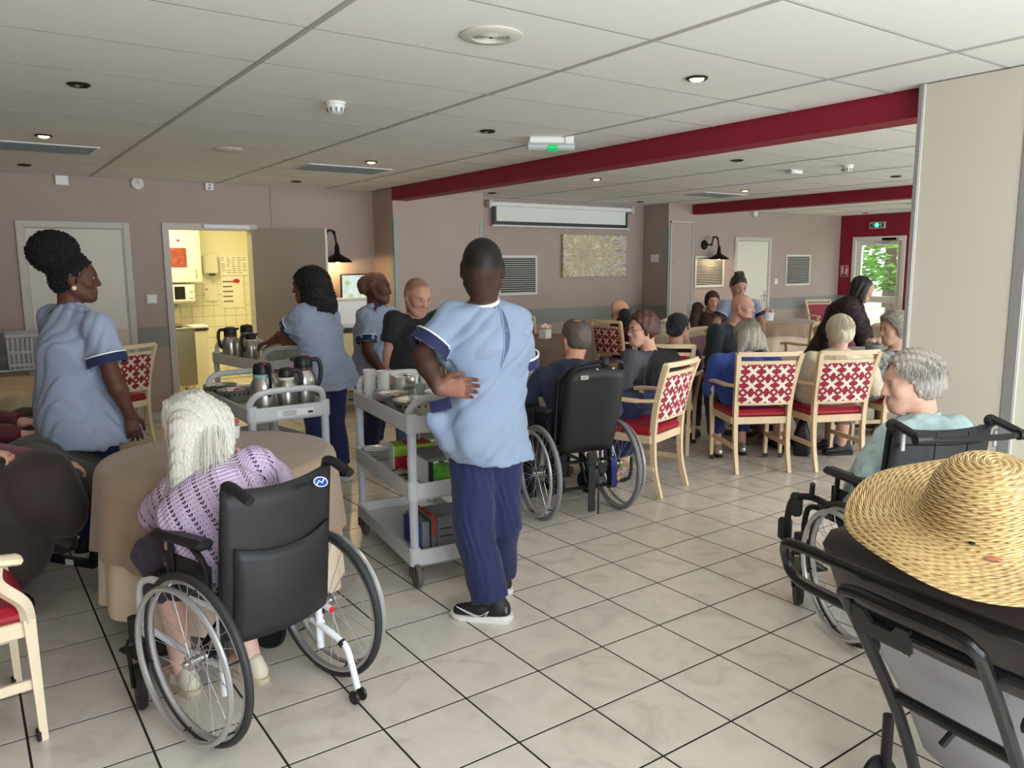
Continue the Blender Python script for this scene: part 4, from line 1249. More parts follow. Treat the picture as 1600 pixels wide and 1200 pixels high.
for k, (x, y, n) in enumerate(((-.185, .33, 3), (-.09, .36, 2), (-.13, .25, 3), (-.01, .3, 2), (.09, .37, 2), (.0, .385, 2), (.17, .37, 2))):
    for j in range(n): put(cupm, 'cup', loc(A_X, A_Y, A_R, x, y, zA + j * .05), 'white china cup in the stacks on the trolley behind the standing man', 'cup', 'stacked white cups')
for k in range(7): put(glm, 'drinking_glass', loc(A_X, A_Y, A_R, .04 + (k % 3) * .075, .17 + (k // 3) * .08, zA), 'clear glass beside the white cups behind the standing man', 'glass', 'glasses on the trolley behind the standing man')
for k in range(10): put(glm, 'drinking_glass', loc(C_X, C_Y, C_R, -.06 + (k % 4) * .08, -.12 - (k // 4) * .085, zA), 'clear glass on the doorway trolley', 'glass', 'glasses on the doorway trolley', 1.15)
for k in range(6): put(glm, 'drinking_glass', loc(B_X, B_Y, B_R, .03 + (k % 3) * .075, .06 + (k // 3) * .09, zB), 'clear glass behind the jugs on the labelled trolley', 'glass', 'glasses on the labelled trolley', .9)
for k in range(4): put(platem, 'plate', loc(A_X, A_Y, A_R, .09, -.08, zA + .05 + k * .012), 'white plate stacked on the top of the trolley behind the standing man', 'plate', 'plates on the trolley top', .95)
for k in range(8): put(platem, 'plate', loc(A_X, A_Y, A_R, .1, .02, .63 + k * .0105), 'white plate in the stack on the boxed shelf behind the standing man', 'plate', 'plates on the middle shelf')
for k in range(5): put(platem, 'plate', loc(A_X, A_Y, A_R, -.15, .33, .478 + k * .0115), 'white saucer in the low stack beside the lime box', 'plate', 'saucers beside the lime box', .8)
for k in range(4): put(platem, 'plate', loc(B_X, B_Y, B_R, .08, -.1, .5 + k * .012), 'pale plate stacked on the middle shelf of the labelled trolley', 'plate', 'plates on the labelled trolley', 1.15)
# jam pots under the plates on trolley A
for k in range(4):
    t = thing('jam_pot', 'small printed jam pot under the plates on the trolley top', 'jar', loc(A_X, A_Y, A_R, .03 + k * .05, -.36 + (k % 2) * .05, zA), 0, 'jam pots on the trolley top')
    MB().lathe([(.02, 0), (.022, .004), (.022, .04), (.001, .04)], 16).build('jar', mat('jar_cream', (226, 214, 190), .4), t); MB().lathe([(.0225, .012), (.0227, .03)], 16, caps=(False, False)).build('jar_label', mat('jar_label', (150, 120, 90), .5, var=.5, vs=90), t); MB().lathe([(.023, .04), (.023, .05), (.001, .051)], 16).build('lid', M_black, t)
# cutlery pot
t = thing('cutlery_pot', 'steel pot full of teaspoons between the cups and glasses', 'cutlery pot', loc(A_X, A_Y, A_R, -.0, .165, zA))
MB().lathe([(.001, .003), (.036, 0), (.038, .09), (.036, .09), (.034, .005)], 22, caps=(False, False)).build('pot', M_steel, t)
for k in range(9):
    a = k * .7; d_ = np.array([math.cos(a) * .028, math.sin(a) * .028, 0])
    s_ = thing('teaspoon', 'steel teaspoon standing in the cutlery pot', 'spoon', tuple(_v(t.location) + d_ * .4 + np.array([0, 0, .02])), a, 'teaspoons in the cutlery pot')
    MB().tube([(0, 0, 0), (.012, 0, .1)], .0022, 6).build('spoon_handle', M_steel, s_); MB().sph((.014, 0, .115), (.004, .013, .02), 10, 6).build('spoon_bowl', M_steel, s_)
# boxes on the middle shelf of trolley A
t = thing('tea_box', 'tea box printed with green leaves on the middle trolley shelf', 'box', loc(A_X, A_Y, A_R, .08, -.31, .478), A_R)
MB().bx(-.2, .16, -.1, .1, 0, .135, .004).build('box', mat('box_white', (228, 232, 228), .5), t); MB().bx(-.205, .165, -.105, .17, .136, .15, .003).build('lid', mat('box_lid', (126, 124, 122), .5), t)
MB().bx(-.202, -.18, -.1035, -.09, 0, .134).build('dark_edge', M_black, t)
lf_ = mat('leaf_print', (86, 150, 52), .5, var=.5, vs=22); P2 = [(-.19, .012), (-.12, .012), (-.1, .03), (-.07, .032), (-.075, .06), (-.05, .075), (-.045, .1), (-.03, .125), (-.19, .125)]
MB().prism(P2, (0, -.1006, 0), (1, 0, 0), (0, 0, 1), (0, -1, 0), .0012).build('leaf_print', lf_, t)
for k in range(2): MB().bx(.03 + k * .02, .036 + k * .02, -.1016, -.1, .03, .11).build('print_line', mat('ink_grey'), t)
for k in range(4):
    for z in (.004, .126): MB().bx(-.15 + k * .08, -.12 + k * .08, -.1018, -.1, z, z + .006).build('tab_slot', M_black, t)
t = thing('tea_box', 'lime green and pink tea box tilted on the middle trolley shelf', 'box', loc(A_X, A_Y, A_R, -.06, .08, .478), A_R - .15)
MB().bx(-.09, -.084, -.07, .07, 0, .13).build('side', M_plastic, t); MB().bx(-.084, .14, -.07, .07, .07, .13, .003).build('upper_half', mat('lime', (156, 200, 40), .45), t); MB().bx(-.084, .14, -.068, .068, .0, .07, .003).build('lower_half', mat('magenta', (190, 24, 70), .45), t); MB().bx(-.02, .12, -.05, .06, .13, .132).build('top_label', mat('logo_red'), t)
t = tag(MB().box((0, 0, .06), (.07, .004, .12), rotx(-.15)).build('paper_card', M_plastic, loc=loc(A_X, A_Y, A_R, -.13, -.22, .478), rz=A_R - .2), 'folded white paper card standing beside the lime box', 'card')
for k in range(9):
    o = MB().box((0, 0, 0), (.09, .014, .006), rotz(rng.uniform(-.7, .7)) @ rotx(rng.uniform(-.3, .3)), .002).build('biscuit_wrapper', [mat('wrap_brown', (96, 50, 40), .3), mat('wrap_gold', (190, 160, 90), .3), mat('wrap_clear', (200, 196, 190), .2)][k % 3], loc=loc(A_X, A_Y, A_R, -.16 + rng.uniform(-.03, .03), -.12 + rng.uniform(-.09, .09), .484 + .006 * (k // 3)))
    tag(o, 'thin wrapped biscuit stick lying loose on the middle trolley shelf', 'biscuit', 'biscuit sticks on the middle shelf')
# tool cases on the bottom shelf
t = thing('storage_case', 'grey plastic case with red clip on the bottom trolley shelf', 'case', loc(A_X, A_Y, A_R, .03, -.24, .138), A_R)
M_case = mat('case_grey', (122, 124, 128), .5)
MB().bx(-.1, .18, -.12, .12, 0, .16, .012).build('case', M_case, t); MB().bx(-.125, -.103, -.12, .12, 0, .165, .006).build('end_plate', M_case, t)
MB().tube([(-.113, .12, .165), (-.112, -.1, .17), (-.112, -.124, .15), (-.112, -.124, .07)], .008, 6).build('red_clip', M_redb, t)
for z in (.06, .1): MB().bx(-.08, .0, -.123, -.119, z, z + .004).build('rib', M_dark, t)
t = thing('storage_case', 'narrow grey and blue case beside the red-clipped case', 'case', loc(A_X, A_Y, A_R, -.125, -.24, .138), A_R)
MB().bx(-.025, .02, -.12, .12, 0, .15, .006).build('case', M_case, t); MB().bx(-.045, -.028, -.12, .1, 0, .14, .004).build('lid', mat('case_blue', (40, 60, 130), .5), t)

# things on the table before the black wheelchair
t = thing('paper_cup', 'white paper cup on the table before the black wheelchair', 'cup', (2.78, 1.93, .752)); MB().lathe([(.028, 0), (.036, .085), (.0345, .085), (.027, .004), (.001, .004)], 20, caps=(True, False)).build('cup_wall', M_china, t); MB().tube(arc((0, 0, .085), .0355, 0, 350, 20), .002, 6, True).build('rim', M_china, t)
g = MB()
Pn = np.zeros((16, 16, 3))
for i in range(16):
    for j in range(16): Pn[i, j] = (i * .025 - .19, j * .02 - .15, .006 + .006 * math.sin(i * .9 + j * .4) * math.sin(j * .7))
o = g.grid(Pn, .002).build('paper_napkin', mat('napkin', (226, 216, 202), .8), loc=(2.55, 1.87, .757), rz=.4, sharp=180); tag(o, 'crumpled white paper napkin spread before the black wheelchair', 'napkin')
# ================================================================ wheelchairs, recliners, hat
M_nylon = mat('black_nylon', (30, 31, 34), .55, var=.08, vs=20, bump=.12, bs=40)
M_blk = mat('black_tube', (26, 26, 28), .32, .3)
M_wht_tube = mat('white_tube', (232, 234, 240), .3)
M_tyre_b = mat('tyre_black', (44, 44, 46), .6)
M_tyre_g = mat('tyre_grey', (128, 130, 132), .6)
M_rimsil = mat('rim_silver', (200, 202, 206), .3, .85)
M_spoke = mat('spoke', (214, 216, 220), .3, .9)
RX = roty(math.pi / 2)


def circ(r, x=0.0, n=40): return [(x, r * math.cos(a), r * math.sin(a)) for a in np.arange(n) * 2 * math.pi / n]


WHEEL = {}
for k, m in (('b', M_tyre_b), ('g', M_tyre_g)):
    d = {}
    d['rim'] = MB().tube(circ(.272), .011, 6, True, flat=(1, 1.15)).mesh('rim'); d['rim'].materials.append(M_rimsil)
    d['tyre'] = MB().tube(circ(.286, 0, 48), .014, 10, True).mesh('tyre'); d['tyre'].materials.append(m)
    d['hand'] = MB().tube(circ(.262, .05, 48), .0105, 8, True).mesh('handrim'); d['hand'].materials.append(M_rimsil)
    sp = MB()
    for i in range(28):
        a = i * 2 * math.pi / 28; o = .5 if (i // 2) % 2 else -.5; hx = .025 if i % 2 else -.025
        sp.tube([(hx, .024 * math.cos(a + o * 1.8), .024 * math.sin(a + o * 1.8)), (0, .268 * math.cos(a), .268 * math.sin(a))], .0013, 4)
    d['spokes'] = sp.mesh('spokes'); d['spokes'].materials.append(M_spoke)
    d['hub'] = MB().lathe([(.001, -.04), (.012, -.04), (.012, -.03), (.026, -.028), (.026, -.022), (.014, -.02), (.014, .02), (.026, .022), (.026, .028), (.012, .032), (.012, .045), (.001, .046)], 18, rot=RX).mesh('hub'); d['hub'].materials.append(M_chrome)
    br = MB()
    for i in range(6):
        a = i * 2 * math.pi / 6 + .3; br.tube([(.004, .27 * math.cos(a), .27 * math.sin(a)), (.05, .262 * math.cos(a), .262 * math.sin(a))], .004, 6)
    d['br'] = br.mesh('handrim_bracket'); d['br'].materials.append(M_black)
    WHEEL[k] = d


def big_wheel(t, side, k, camber=.035, z=.3, x=.275):
    w = mobj('wheel', WHEEL[k]['rim'], None, t, (side * x, 0, z)); w.rotation_euler = (0, side * -camber, 0 if side > 0 else math.pi)
    for n, q in (('tyre', 'tyre'), ('handrim', 'hand'), ('hub', 'hub')): mobj(n, WHEEL[k][q], None, w)
    stuff(mobj('spokes', WHEEL[k]['spokes'], None, w)); stuff(mobj('handrim_brackets', WHEEL[k]['br'], None, w))
    return w


def front_caster(t, side, y, r=.085, x=.255, ftop=.33, swing=.5):
    c = MB().cyl((0, 0, .24), (0, 0, ftop), .022, n=14)
    f = c.tube(bez([(-.026, 0, .235), (-.026, -.02, .19), (-.022, -.05, r)], 4), .009, 6, flat=(1, 1.8)).tube(bez([(.026, 0, .235), (.026, -.02, .19), (.022, -.05, r)], 4), .009, 6, flat=(1, 1.8)).bx(-.03, .03, -.02, .02, .225, .245, .006)
    o = f.build('caster_fork', M_black, t, loc=(side * x, y, 0), rz=swing)
    MB().lathe([(.02, -.018), (.05, -.01), (r - .02, -.012), (r - .008, -.017), (r, 0), (r - .008, .017), (r - .02, .012), (.05, .01), (.02, .018)], 28, (0, -.05, r), RX).build('caster_wheel', M_black, o)


def sling(hw, z0, z1, y0, y1, sag, top_dip, n=13, m=9, th=.012):
    P = np.zeros((n, m, 3))
    for i, q in enumerate(np.linspace(-1, 1, n)):
        for j, t in enumerate(np.linspace(0, 1, m)):
            P[i, j] = (q * hw, lerp(y0, y1, t) - sag * (1 - q * q) * math.sin(math.pi * (.25 + .6 * t)), lerp(z0, z1, t) - top_dip * (1 - q * q) * t)
    return MB().grid(P, th)


def wheelchair(x, y, rz, label, tyre, frame, back_h=.88, grips=True, arms=True, hw=.205, cam=.035):
    t = thing('wheelchair', label, 'wheelchair', (x, y, 0), rz, 'wheelchairs')
    for s in (-1, 1):
        big_wheel(t, s, tyre, cam)
        front_caster(t, s, .42, swing=.4 * s)
        MB().tube(bez([(s * hw, -.06, .3), (s * hw, -.06, .46), (s * hw, -.085, .7), (s * hw, -.11, back_h)], 5), .0125, 10).build('back_post', M_blk, t)
        MB().tube(bez([(s * hw, -.05, .46), (s * hw, .2, .47), (s * hw, .4, .46), (s * hw, .46, .38), (s * (hw - .02), .5, .16)], 5), .0135, 10).build('side_frame', frame, t)
        MB().tube([(s * hw, -.06, .26), (s * hw, .2, .25), (s * (hw + .03), .41, .3)], .0125, 10).build('lower_frame', frame, t)
        MB().cyl((s * hw, -.045, .16), (s * hw, -.045, .46), .014).build('axle_plate', frame, t)
        MB().cyl((s * .17, 0, .3), (s * .285, 0, .3), .014, n=12).build('axle_stub', M_blk, t)
        MB().bx(s * .13 - .075, s * .13 + .075, .48, .66, .1, .118, .006).build('footplate', M_black, t)
        if arms:
            MB().box((s * (hw + .03), .1, .685), (.062, .30, .034), rotx(-.04), .014).build('armrest', M_black, t)
            MB().tube(bez([(s * (hw + .025), -.03, .5), (s * (hw + .03), -.02, .62), (s * (hw + .03), .05, .67)], 4), .011, 8).build('arm_frame', M_blk, t); MB().tube([(s * (hw + .03), .17, .665), (s * (hw + .025), .19, .47)], .011, 8).build('arm_frame', M_blk, t)
            MB().box((s * (hw + .02), .09, .55), (.006, .27, .13), None, .002).build('side_guard', M_black, t)
        if grips:
            P = bez([(s * hw, -.11, back_h - .01), (s * hw, -.12, back_h + .015), (s * hw, -.15, back_h + .02), (s * hw, -.2, back_h + .005), (s * hw, -.245, back_h - .012)], 4)
            MB().tube(P, [.014] * 4 + [.017] * (len(P) - 4), 12).build('push_grip', M_black, t)
    MB().box((0, .18, .475), (.4, .42, .035), None, .015).build('seat', M_nylon, t)
    MB().tube([(-hw, .1, .26), (hw, .3, .45)], .011, 8).tube([(hw, .1, .26), (-hw, .3, .45)], .011, 8).build('cross_brace', M_blk, t)
    return t


# wheelchair of the woman in the lilac cardigan
w1 = wheelchair(.065, .035, math.radians(18.7), 'white-framed wheelchair with black sling back holding the white-haired woman', 'b', M_wht_tube, .875)
sling(.222, .36, .885, -.075, -.125, .05, .025).build('back_sling', M_nylon, w1, 180)
sling(.195, .35, .68, -.10, -.135, .062, .03).build('back_pocket', M_nylon, w1, 180)
bd = MB().sph((.14, -.163, .835), (.03, .004, .016), 20, 8, roty(.35)).build('logo_badge', mat('badge_blue', (30, 70, 160), .4), w1)
MB().tube([(.118, -.1665, .828), (.13, -.168, .842), (.142, -.168, .832), (.155, -.168, .846), (.163, -.167, .84)], .0025, 5).build('logo_mark', M_plastic, bd)
MB().tube(arc((.14, -.1645, .835), .031, 0, 345, 24, (math.cos(.35), 0, -math.sin(.35)), (.53 * math.sin(.35), 0, .53 * math.cos(.35))), .002, 5, True).build('logo_rim', M_plastic, bd)
MB().bx(.025, .085, -.182, -.18, .84, .853).build('patch', M_dark, w1)
at_ = bez([(.19, -.02, .27), (.19, -.1, .25), (.2, -.16, .22), (.2, -.2, .19), (.2, -.245, .06)], 5)
MB().tube(at_, .0125, 10).build('anti_tip_bar', M_wht_tube, w1)
MB().tube([(.2, -.165, .218), (.2, -.18, .206)], .0155, 10).build('collar', M_black, w1)
for s in (-1, 1): MB().lathe([(.01, -.006), (.024, -.005), (.026, 0), (.024, .005), (.01, .006)], 16, (.2 + s * .018, -.245, .03), RX).build('anti_tip_wheel', M_black, w1)
MB().cyl((.2, -.12, .33), (.2, -.03, .345), .0125).build('stub_tube', M_wht_tube, w1); MB().lathe([(.012, 0), (.012, .004), (.001, .005)], 14, (.2, -.12, .33), rotx(math.pi / 2)).build('red_cap', M_redb, w1)
MB().cyl((.19, -.06, .2), (.19, -.06, .36), .013).build('bracket_tube', M_wht_tube, w1)

# black wheelchair of the man in navy
w2 = wheelchair(2.41, 1.09, math.radians(-11.7), 'black wheelchair with grey tyres and tall padded back holding the man in navy', 'g', M_blk, .9, grips=False, hw=.2, cam=.0)
P = np.zeros((13, 10, 3))
for i, q in enumerate(np.linspace(-1, 1, 13)):
    for j, tt in enumerate(np.linspace(0, 1, 10)): P[i, j] = (q * lerp(.19, .215, tt) * (1 - .1 * max(0, tt - .85) / .15), lerp(-.1, -.22, tt) - .05 * (1 - q ** 4), lerp(.44, .965 - .02 * q * q, tt))
MB().grid(P, .06).build('back_cushion', mat('black_padding', (24, 25, 27), .5, bump=.08, bs=30), w2, 180)
MB().bx(-.135, -.085, -.276, -.27, .91, .935, .002).build('tag', mat('tag_grey', (176, 170, 160), .5), w2)
text('tag_lettering', 'AZ', .02, (-.11, -.2765, .9225), FACE_Y, M_dark, w2)
MB().tube(bez([(-.19, -.1, .86), (-.17, -.2, .96), (-.1, -.235, 1.0), (.1, -.235, 1.005), (.19, -.2, .985), (.22, -.15, .9)], 5), .011, 8).build('push_bar', M_blk, w2)
MB().box((.05, -.235, 1.005), (.05, .04, .06), None, .012).build('bar_knob', M_black, w2)
for x in (-.02, .09): MB().sph((x, -.26, .965), .009, 8, 6).build('bolt', M_chrome, w2)
MB().bx(-.02, .03, -.17, -.16, .06, .42, .003).bx(-.03, .04, -.18, -.15, .36, .44, .01).build('hanging_strap', M_nylon, w2)
MB().bx(.045, .058, -.17, -.165, .04, .4, .002).build('thin_strap', M_nylon, w2)
MB().box((.08, -.165, .33), (.06, .02, .07), roty(.2), .012).build('strap_loop', M_nylon, w2)
for z in (.2, .37): MB().tube([(-.2, -.1, z), (.2, -.1, z)], .011, 8).build('cross_tube', M_blk, w2)
MB().prism([(-.03, -.12), (.03, -.12), (.035, .02), (.0, .07), (-.035, .02)], (.185, -.12, .31), (.3, .95, 0), (0, 0, 1), (.95, -.3, 0), .035).build('brake_plate', mat('brake_blue', (24, 36, 110), .4), w2)
MB().cyl((.1, -.12, .33), (.2, -.1, .335), .011).build('axle_pin', M_chrome, w2)
MB().tube(bez([(.215, -.14, .24), (.24, -.16, .23), (.275, -.18, .27), (.29, -.17, .38)], 6), .011, 8).build('brake_lever', M_black, w2)
MB().cyl((.205, -.135, .245), (.22, -.145, .238), .012).build('yellow_ferrule', mat('ferrule', (206, 190, 50), .5), w2)

# wheelchair of the woman in teal
w3 = wheelchair(2.44, -1.02, math.radians(-25.5), 'black wheelchair with quilted back and joined push bar holding the woman in pale teal', 'b', M_blk, .93, grips=False)
sling(.215, .4, .945, -.075, -.15, .045, .015).build('back_sling', M_nylon, w3, 180)
for z in (.88, .76): MB().tube([(q * .2, -.157 - .045 * (1 - q * q), z) for q in np.linspace(-1, 1, 11)], .003, 5).build('seam', M_dark, w3)
for x in (-.07, .07): MB().tube([(x, -.2, .93), (x, -.19, .72)], .003, 5).build('seam', M_dark, w3)
for s in (-1, 1):
    MB().tube(bez([(s * .215, -.13, .93), (s * .215, -.15, .96), (s * .215, -.2, .955), (s * .215, -.3, .935)], 5), .016, 10).build('push_grip', M_black, w3)
    MB().sph((s * .215, -.14, .955), .026, 12, 8).build('hinge_knob', M_black, w3)
    MB().cyl((s * .215 - .03, -.31, .935), (s * .215 + .03, -.31, .935), .02).build('grip_end', M_black, w3)
    MB().bx(s * .2 - .01, s * .2 + .01, -.19, -.18, .86, .93, .004).build('lever', M_alu, w3)
MB().tube([(-.2, -.31, .935), (-.12, -.315, .93), (.12, -.315, .93), (.2, -.31, .935)], [.012, .013, .013, .012], 10).build('push_bar', M_blk, w3)
# its leg rest hardware at the left
MB().tube(bez([(-.22, .12, .5), (-.27, .28, .54), (-.285, .42, .5), (-.285, .47, .42), (-.27, .5, .3)], 5), .016, 8).build('leg_rest_bar', M_blk, w3)
MB().bx(-.31, -.26, .38, .43, .42, .53, .012).build('clamp', M_black, w3); MB().tube([(-.275, .3, .54), (-.29, .27, .61)], .012, 8).build('clamp_lever', M_black, w3)
MB().bx(-.31, -.25, .48, .53, .27, .38, .012).build('calf_pad', M_black, w3)

# ---------------------------------------------------------------- brown recliners
M_brown = mat('brown_vinyl', (56, 44, 42), .5, var=.08, vs=5, bump=.05, bs=150)
M_shell = mat('grey_shell', (168, 168, 174), .5, var=.03, vs=3)


def shellgrid(prof, n=17, th=.05, bulge=.04):
    """prof: list of (y, z, halfwidth)"""
    P = np.zeros((n, len(prof), 3))
    for j, (y, z, hw) in enumerate(prof):
        for i, q in enumerate(np.linspace(-1, 1, n)): P[i, j] = (q * hw, y - bulge * (1 - abs(q) ** 3), z)
    return MB().grid(P, th)


def recliner(x, y, rz, label):
    t = thing('recliner_chair', label, 'recliner', (x, y, 0), rz, 'brown vinyl care recliners')
    shellgrid([(-.34, .22, .23), (-.38, .36, .27), (-.46, .52, .31), (-.53, .64, .335), (-.575, .72, .35)], th=.03).build('back_shell', M_shell, t, 180)
    shellgrid([(-.46, .575, .335), (-.56, .66, .352), (-.61, .76, .352), (-.655, .84, .345), (-.655, .885, .32), (-.62, .91, .28), (-.55, .90, .26)], th=.12, bulge=.05).build('back_cushion', M_brown, t, 180)
    MB().box((0, .02, .42), (.56, .62, .14), None, .05).build('seat_cushion', M_brown, t)
    MB().box((0, .47, .34), (.5, .34, .12), rotx(-.65), .045).build('leg_rest', M_brown, t)
    MB().box((0, .0, .28), (.5, .7, .05), None, .015).build('base_frame', M_blk, t)
    for s in (-1, 1):
        MB().box((s * .33, -.02, .6), (.1, .62, .07), None, .03).build('armrest', M_brown, t)
        MB().box((s * .33, .0, .44), (.05, .56, .28), None, .02).build('arm_panel', M_brown, t)
        for yy in (-.36, .32):
            c = MB().cyl((s * .33, yy, .1), (s * .33, yy, .27), .016).build('caster_stem', M_blk, t)
            MB().lathe([(.02, -.02), (.055, -.018), (.065, 0), (.055, .018), (.02, .02)], 22, (s * .35, yy, .066), RX).build('caster_wheel', M_black, c)
        k = MB().lathe([(.012, 0), (.022, .004), (.022, .018), (.001, .02)], 8, (s * .195 - .02, -.615, .60), RX).build('knob', M_black, t)
        e = MB().tube(arc((s * .16 + .035, -.60, .63), .02, 0, 345, 18, (1, 0, 0), (0, -.35, .94)), .005, 6, True).build('eyelet', M_chrome, t)
        MB().cyl((s * .16 + .035, -.6, .625), (s * .16 + .047, -.645, .66), .005, n=8).build('eyelet_pin', M_chrome, t)
    # push loop around the top and U-shaped handle frame
    lp = bez([(.42, -.55, .74), (.36, -.69, .738), (.2, -.715, .735), (0, -.725, .735), (-.3, -.715, .735), (-.395, -.70, .742), (-.42, -.70, .775), (-.415, -.715, .815), (-.37, -.735, .842), (-.2, -.755, .85), (0, -.765, .852), (.25, -.755, .85), (.38, -.71, .845), (.43, -.56, .84)], 5)
    MB().tube(lp, .015, 10).build('push_loop', M_blk, t)
    u = bez([(-.145, -.42, .06), (-.155, -.56, .42), (-.165, -.745, .74), (-.16, -.79, .80), (-.12, -.80, .818), (0, -.80, .818), (.12, -.80, .818), (.16, -.79, .80), (.165, -.745, .74), (.155, -.56, .42), (.145, -.42, .06)], 4)
    MB().tube(u, .0155, 10).build('handle_frame', M_blk, t)
    MB().tube([(-.155, -.585, .485), (.155, -.585, .485)], .0155, 10).build('cross_bar', M_blk, t)
    MB().tube([(0.01, -.59, .48), (-.005, -.61, .44)], .009, 8).build('bar_hook', M_blk, t)
    MB().prism([(-.15, -.04), (.0, -.04), (.0, .02), (-.03, .02), (-.045, .0), (-.1, .0), (-.12, .025), (-.15, .03)], (0, -.76, .745), (1, 0, 0), (0, -.2, .98), (0, -.98, -.2), .012).build('latch_plate', M_black, t)
    MB().tube([(0, -.76, .75), (.15, -.755, .745)], .004, 6).build('release_rod', M_blk, t)
    MB().tube(bez([(-.36, -.44, .02), (-.28, -.5, .02), (-.22, -.44, .03), (-.26, -.36, .05)], 4), .008, 8, True).build('brake_pedal', M_blk, t)
    return t


recliner(1.685, -1.915, math.radians(-98.6), 'brown and grey care recliner seen from behind under the straw hat')
# two recliners at the left edge, facing the round table
r2 = recliner(-.98, 1.72, math.radians(-84), 'dark brown care recliner holding the person in mauve near the round table')
r3 = recliner(-.92, 2.5, math.radians(-88), 'dark brown care recliner holding the person in dark red')

_q = [rotz(math.radians(84)) @ (onz(u, v, .12) - np.array([-.98, 1.72, 0])) for u, v in ((60, 868), (150, 882))]
MB().tube(_q, .024, 4).build('foot_bar', M_blk, r2)
_m = lerp(_q[0], _q[1], .6); _d = nrm(_q[1] - _q[0])
MB().box(_m + np.array([0, 0, 0]) + np.cross(_d, (0, 0, 1)) * .0185, (.05, .004, .028), rotz(math.atan2(_d[1], _d[0]))).build('bar_sticker', mat('paper_label', (226, 226, 224), .6), r2)

# bags on the floor under the chairs
def bag(u, v, w, h, m, label, rz):
    p = onz(u, v, 0); t = thing('bag', label, 'bag', (p[0], p[1], 0), rz)
    G = []
    for z, k in ((0, .9), (.02, 1), (h * .5, 1.0), (h * .85, .86), (h, .6)): G.append(np.column_stack([rrect(w * k, w * .5 * (k if z < h * .8 else k * .6), .03), np.full(20, z)]))
    MB().rings(G).build('body', m, t, 60)
    MB().tube(bez([(-w * .25, 0, h * .95), (-w * .2, .01, h * 1.25), (w * .2, .01, h * 1.25), (w * .25, 0, h * .95)], 6), .008, 6).build('strap', m, t)


bag(1252, 708, .26, .3, mat('bag_black', (24, 24, 28), .5, bump=.2, bs=12), 'black soft bag on the floor beside the cream person chair', .6)
bag(1305, 690, .24, .26, mat('bag_blue', (34, 46, 96), .5, bump=.2, bs=12), 'navy blue bag on the floor beyond the cream person chair', .2)

# ---------------------------------------------------------------- straw hat
mh = bpy.data.materials.new('straw'); mh.use_nodes = True; N = mh.node_tree.nodes; L = mh.node_tree.links; b = N['Principled BSDF']; b.inputs['Roughness'].default_value = .6
uvn = N.new('ShaderNodeUVMap'); mpn = N.new('ShaderNodeMapping'); mpn.inputs['Scale'].default_value = (1, 1, 1); L.new(uvn.outputs[0], mpn.inputs[0])
wv = N.new('ShaderNodeTexWave'); wv.inputs['Scale'].default_value = 1.0; wv.wave_type = 'BANDS'; wv.bands_direction = 'DIAGONAL'; wv.inputs['Distortion'].default_value = 1.5; wv.inputs['Detail'].default_value = 2; L.new(mpn.outputs[0], wv.inputs[0])
nz = N.new('ShaderNodeTexNoise'); nz.inputs['Scale'].default_value = 2.0; nz.inputs['Detail'].default_value = 4; L.new(mpn.outputs[0], nz.inputs['Vector'])
mxx = N.new('ShaderNodeMath'); mxx.operation = 'MULTIPLY_ADD'; mxx.inputs[1].default_value = .5; L.new(wv.outputs['Fac'], mxx.inputs[0]); L.new(nz.outputs['Fac'], mxx.inputs[2])
rp = N.new('ShaderNodeValToRGB'); rp.color_ramp.elements[0].position = .35; rp.color_ramp.elements[0].color = (*lin((112, 78, 40)), 1); rp.color_ramp.elements[1].position = .95; rp.color_ramp.elements[1].color = (*lin((230, 200, 142)), 1)
e = rp.color_ramp.elements.new(.62); e.color = (*lin((188, 150, 92)), 1)
L.new(mxx.outputs[0], rp.inputs[0]); L.new(rp.outputs[0], b.inputs['Base Color'])
bpn = N.new('ShaderNodeBump'); bpn.inputs['Strength'].default_value = .7; bpn.inputs['Distance'].default_value = .004; L.new(wv.outputs['Fac'], bpn.inputs['Height']); L.new(bpn.outputs['Normal'], b.inputs['Normal'])


def straw_strip(prof_fn, s0, s1, rows, n=150):
    V, F, UV = [], [], []
    prev = None; R_ = []
    for k in range(rows + 1):
        for sub in ((0, -.0008), (.25, .0042), (.72, .0046), (.95, .0004)) if k < rows else ((0, 0),):
            s = lerp(s0, s1, (k + sub[0]) / rows); r, z, nr, nzv = prof_fn(s); R_.append((r + nr * sub[1], z + nzv * sub[1], s))
    return R_


hat_pts = [(.002, .142), (.04, .139), (.08, .124), (.104, .095), (.116, .055), (.125, .018), (.142, .0), (.17, -.006), (.21, -.004), (.25, -.004), (.282, -.014)]
hp = np.array(bez([(a, 0, b_) for a, b_ in hat_pts], 12)); cum = np.concatenate([[0], np.cumsum(np.linalg.norm(np.diff(hp, axis=0), axis=1))])


def hat_prof(s):
    q = s * cum[-1]; r = np.interp(q, cum, hp[:, 0]); z = np.interp(q, cum, hp[:, 2])
    r2 = np.interp(min(q + .004, cum[-1]), cum, hp[:, 0]); z2 = np.interp(min(q + .004, cum[-1]), cum, hp[:, 2]); d = np.array([r2 - r, z2 - z]); l = np.linalg.norm(d) + 1e-9
    return r, z, -d[1] / l, d[0] / l


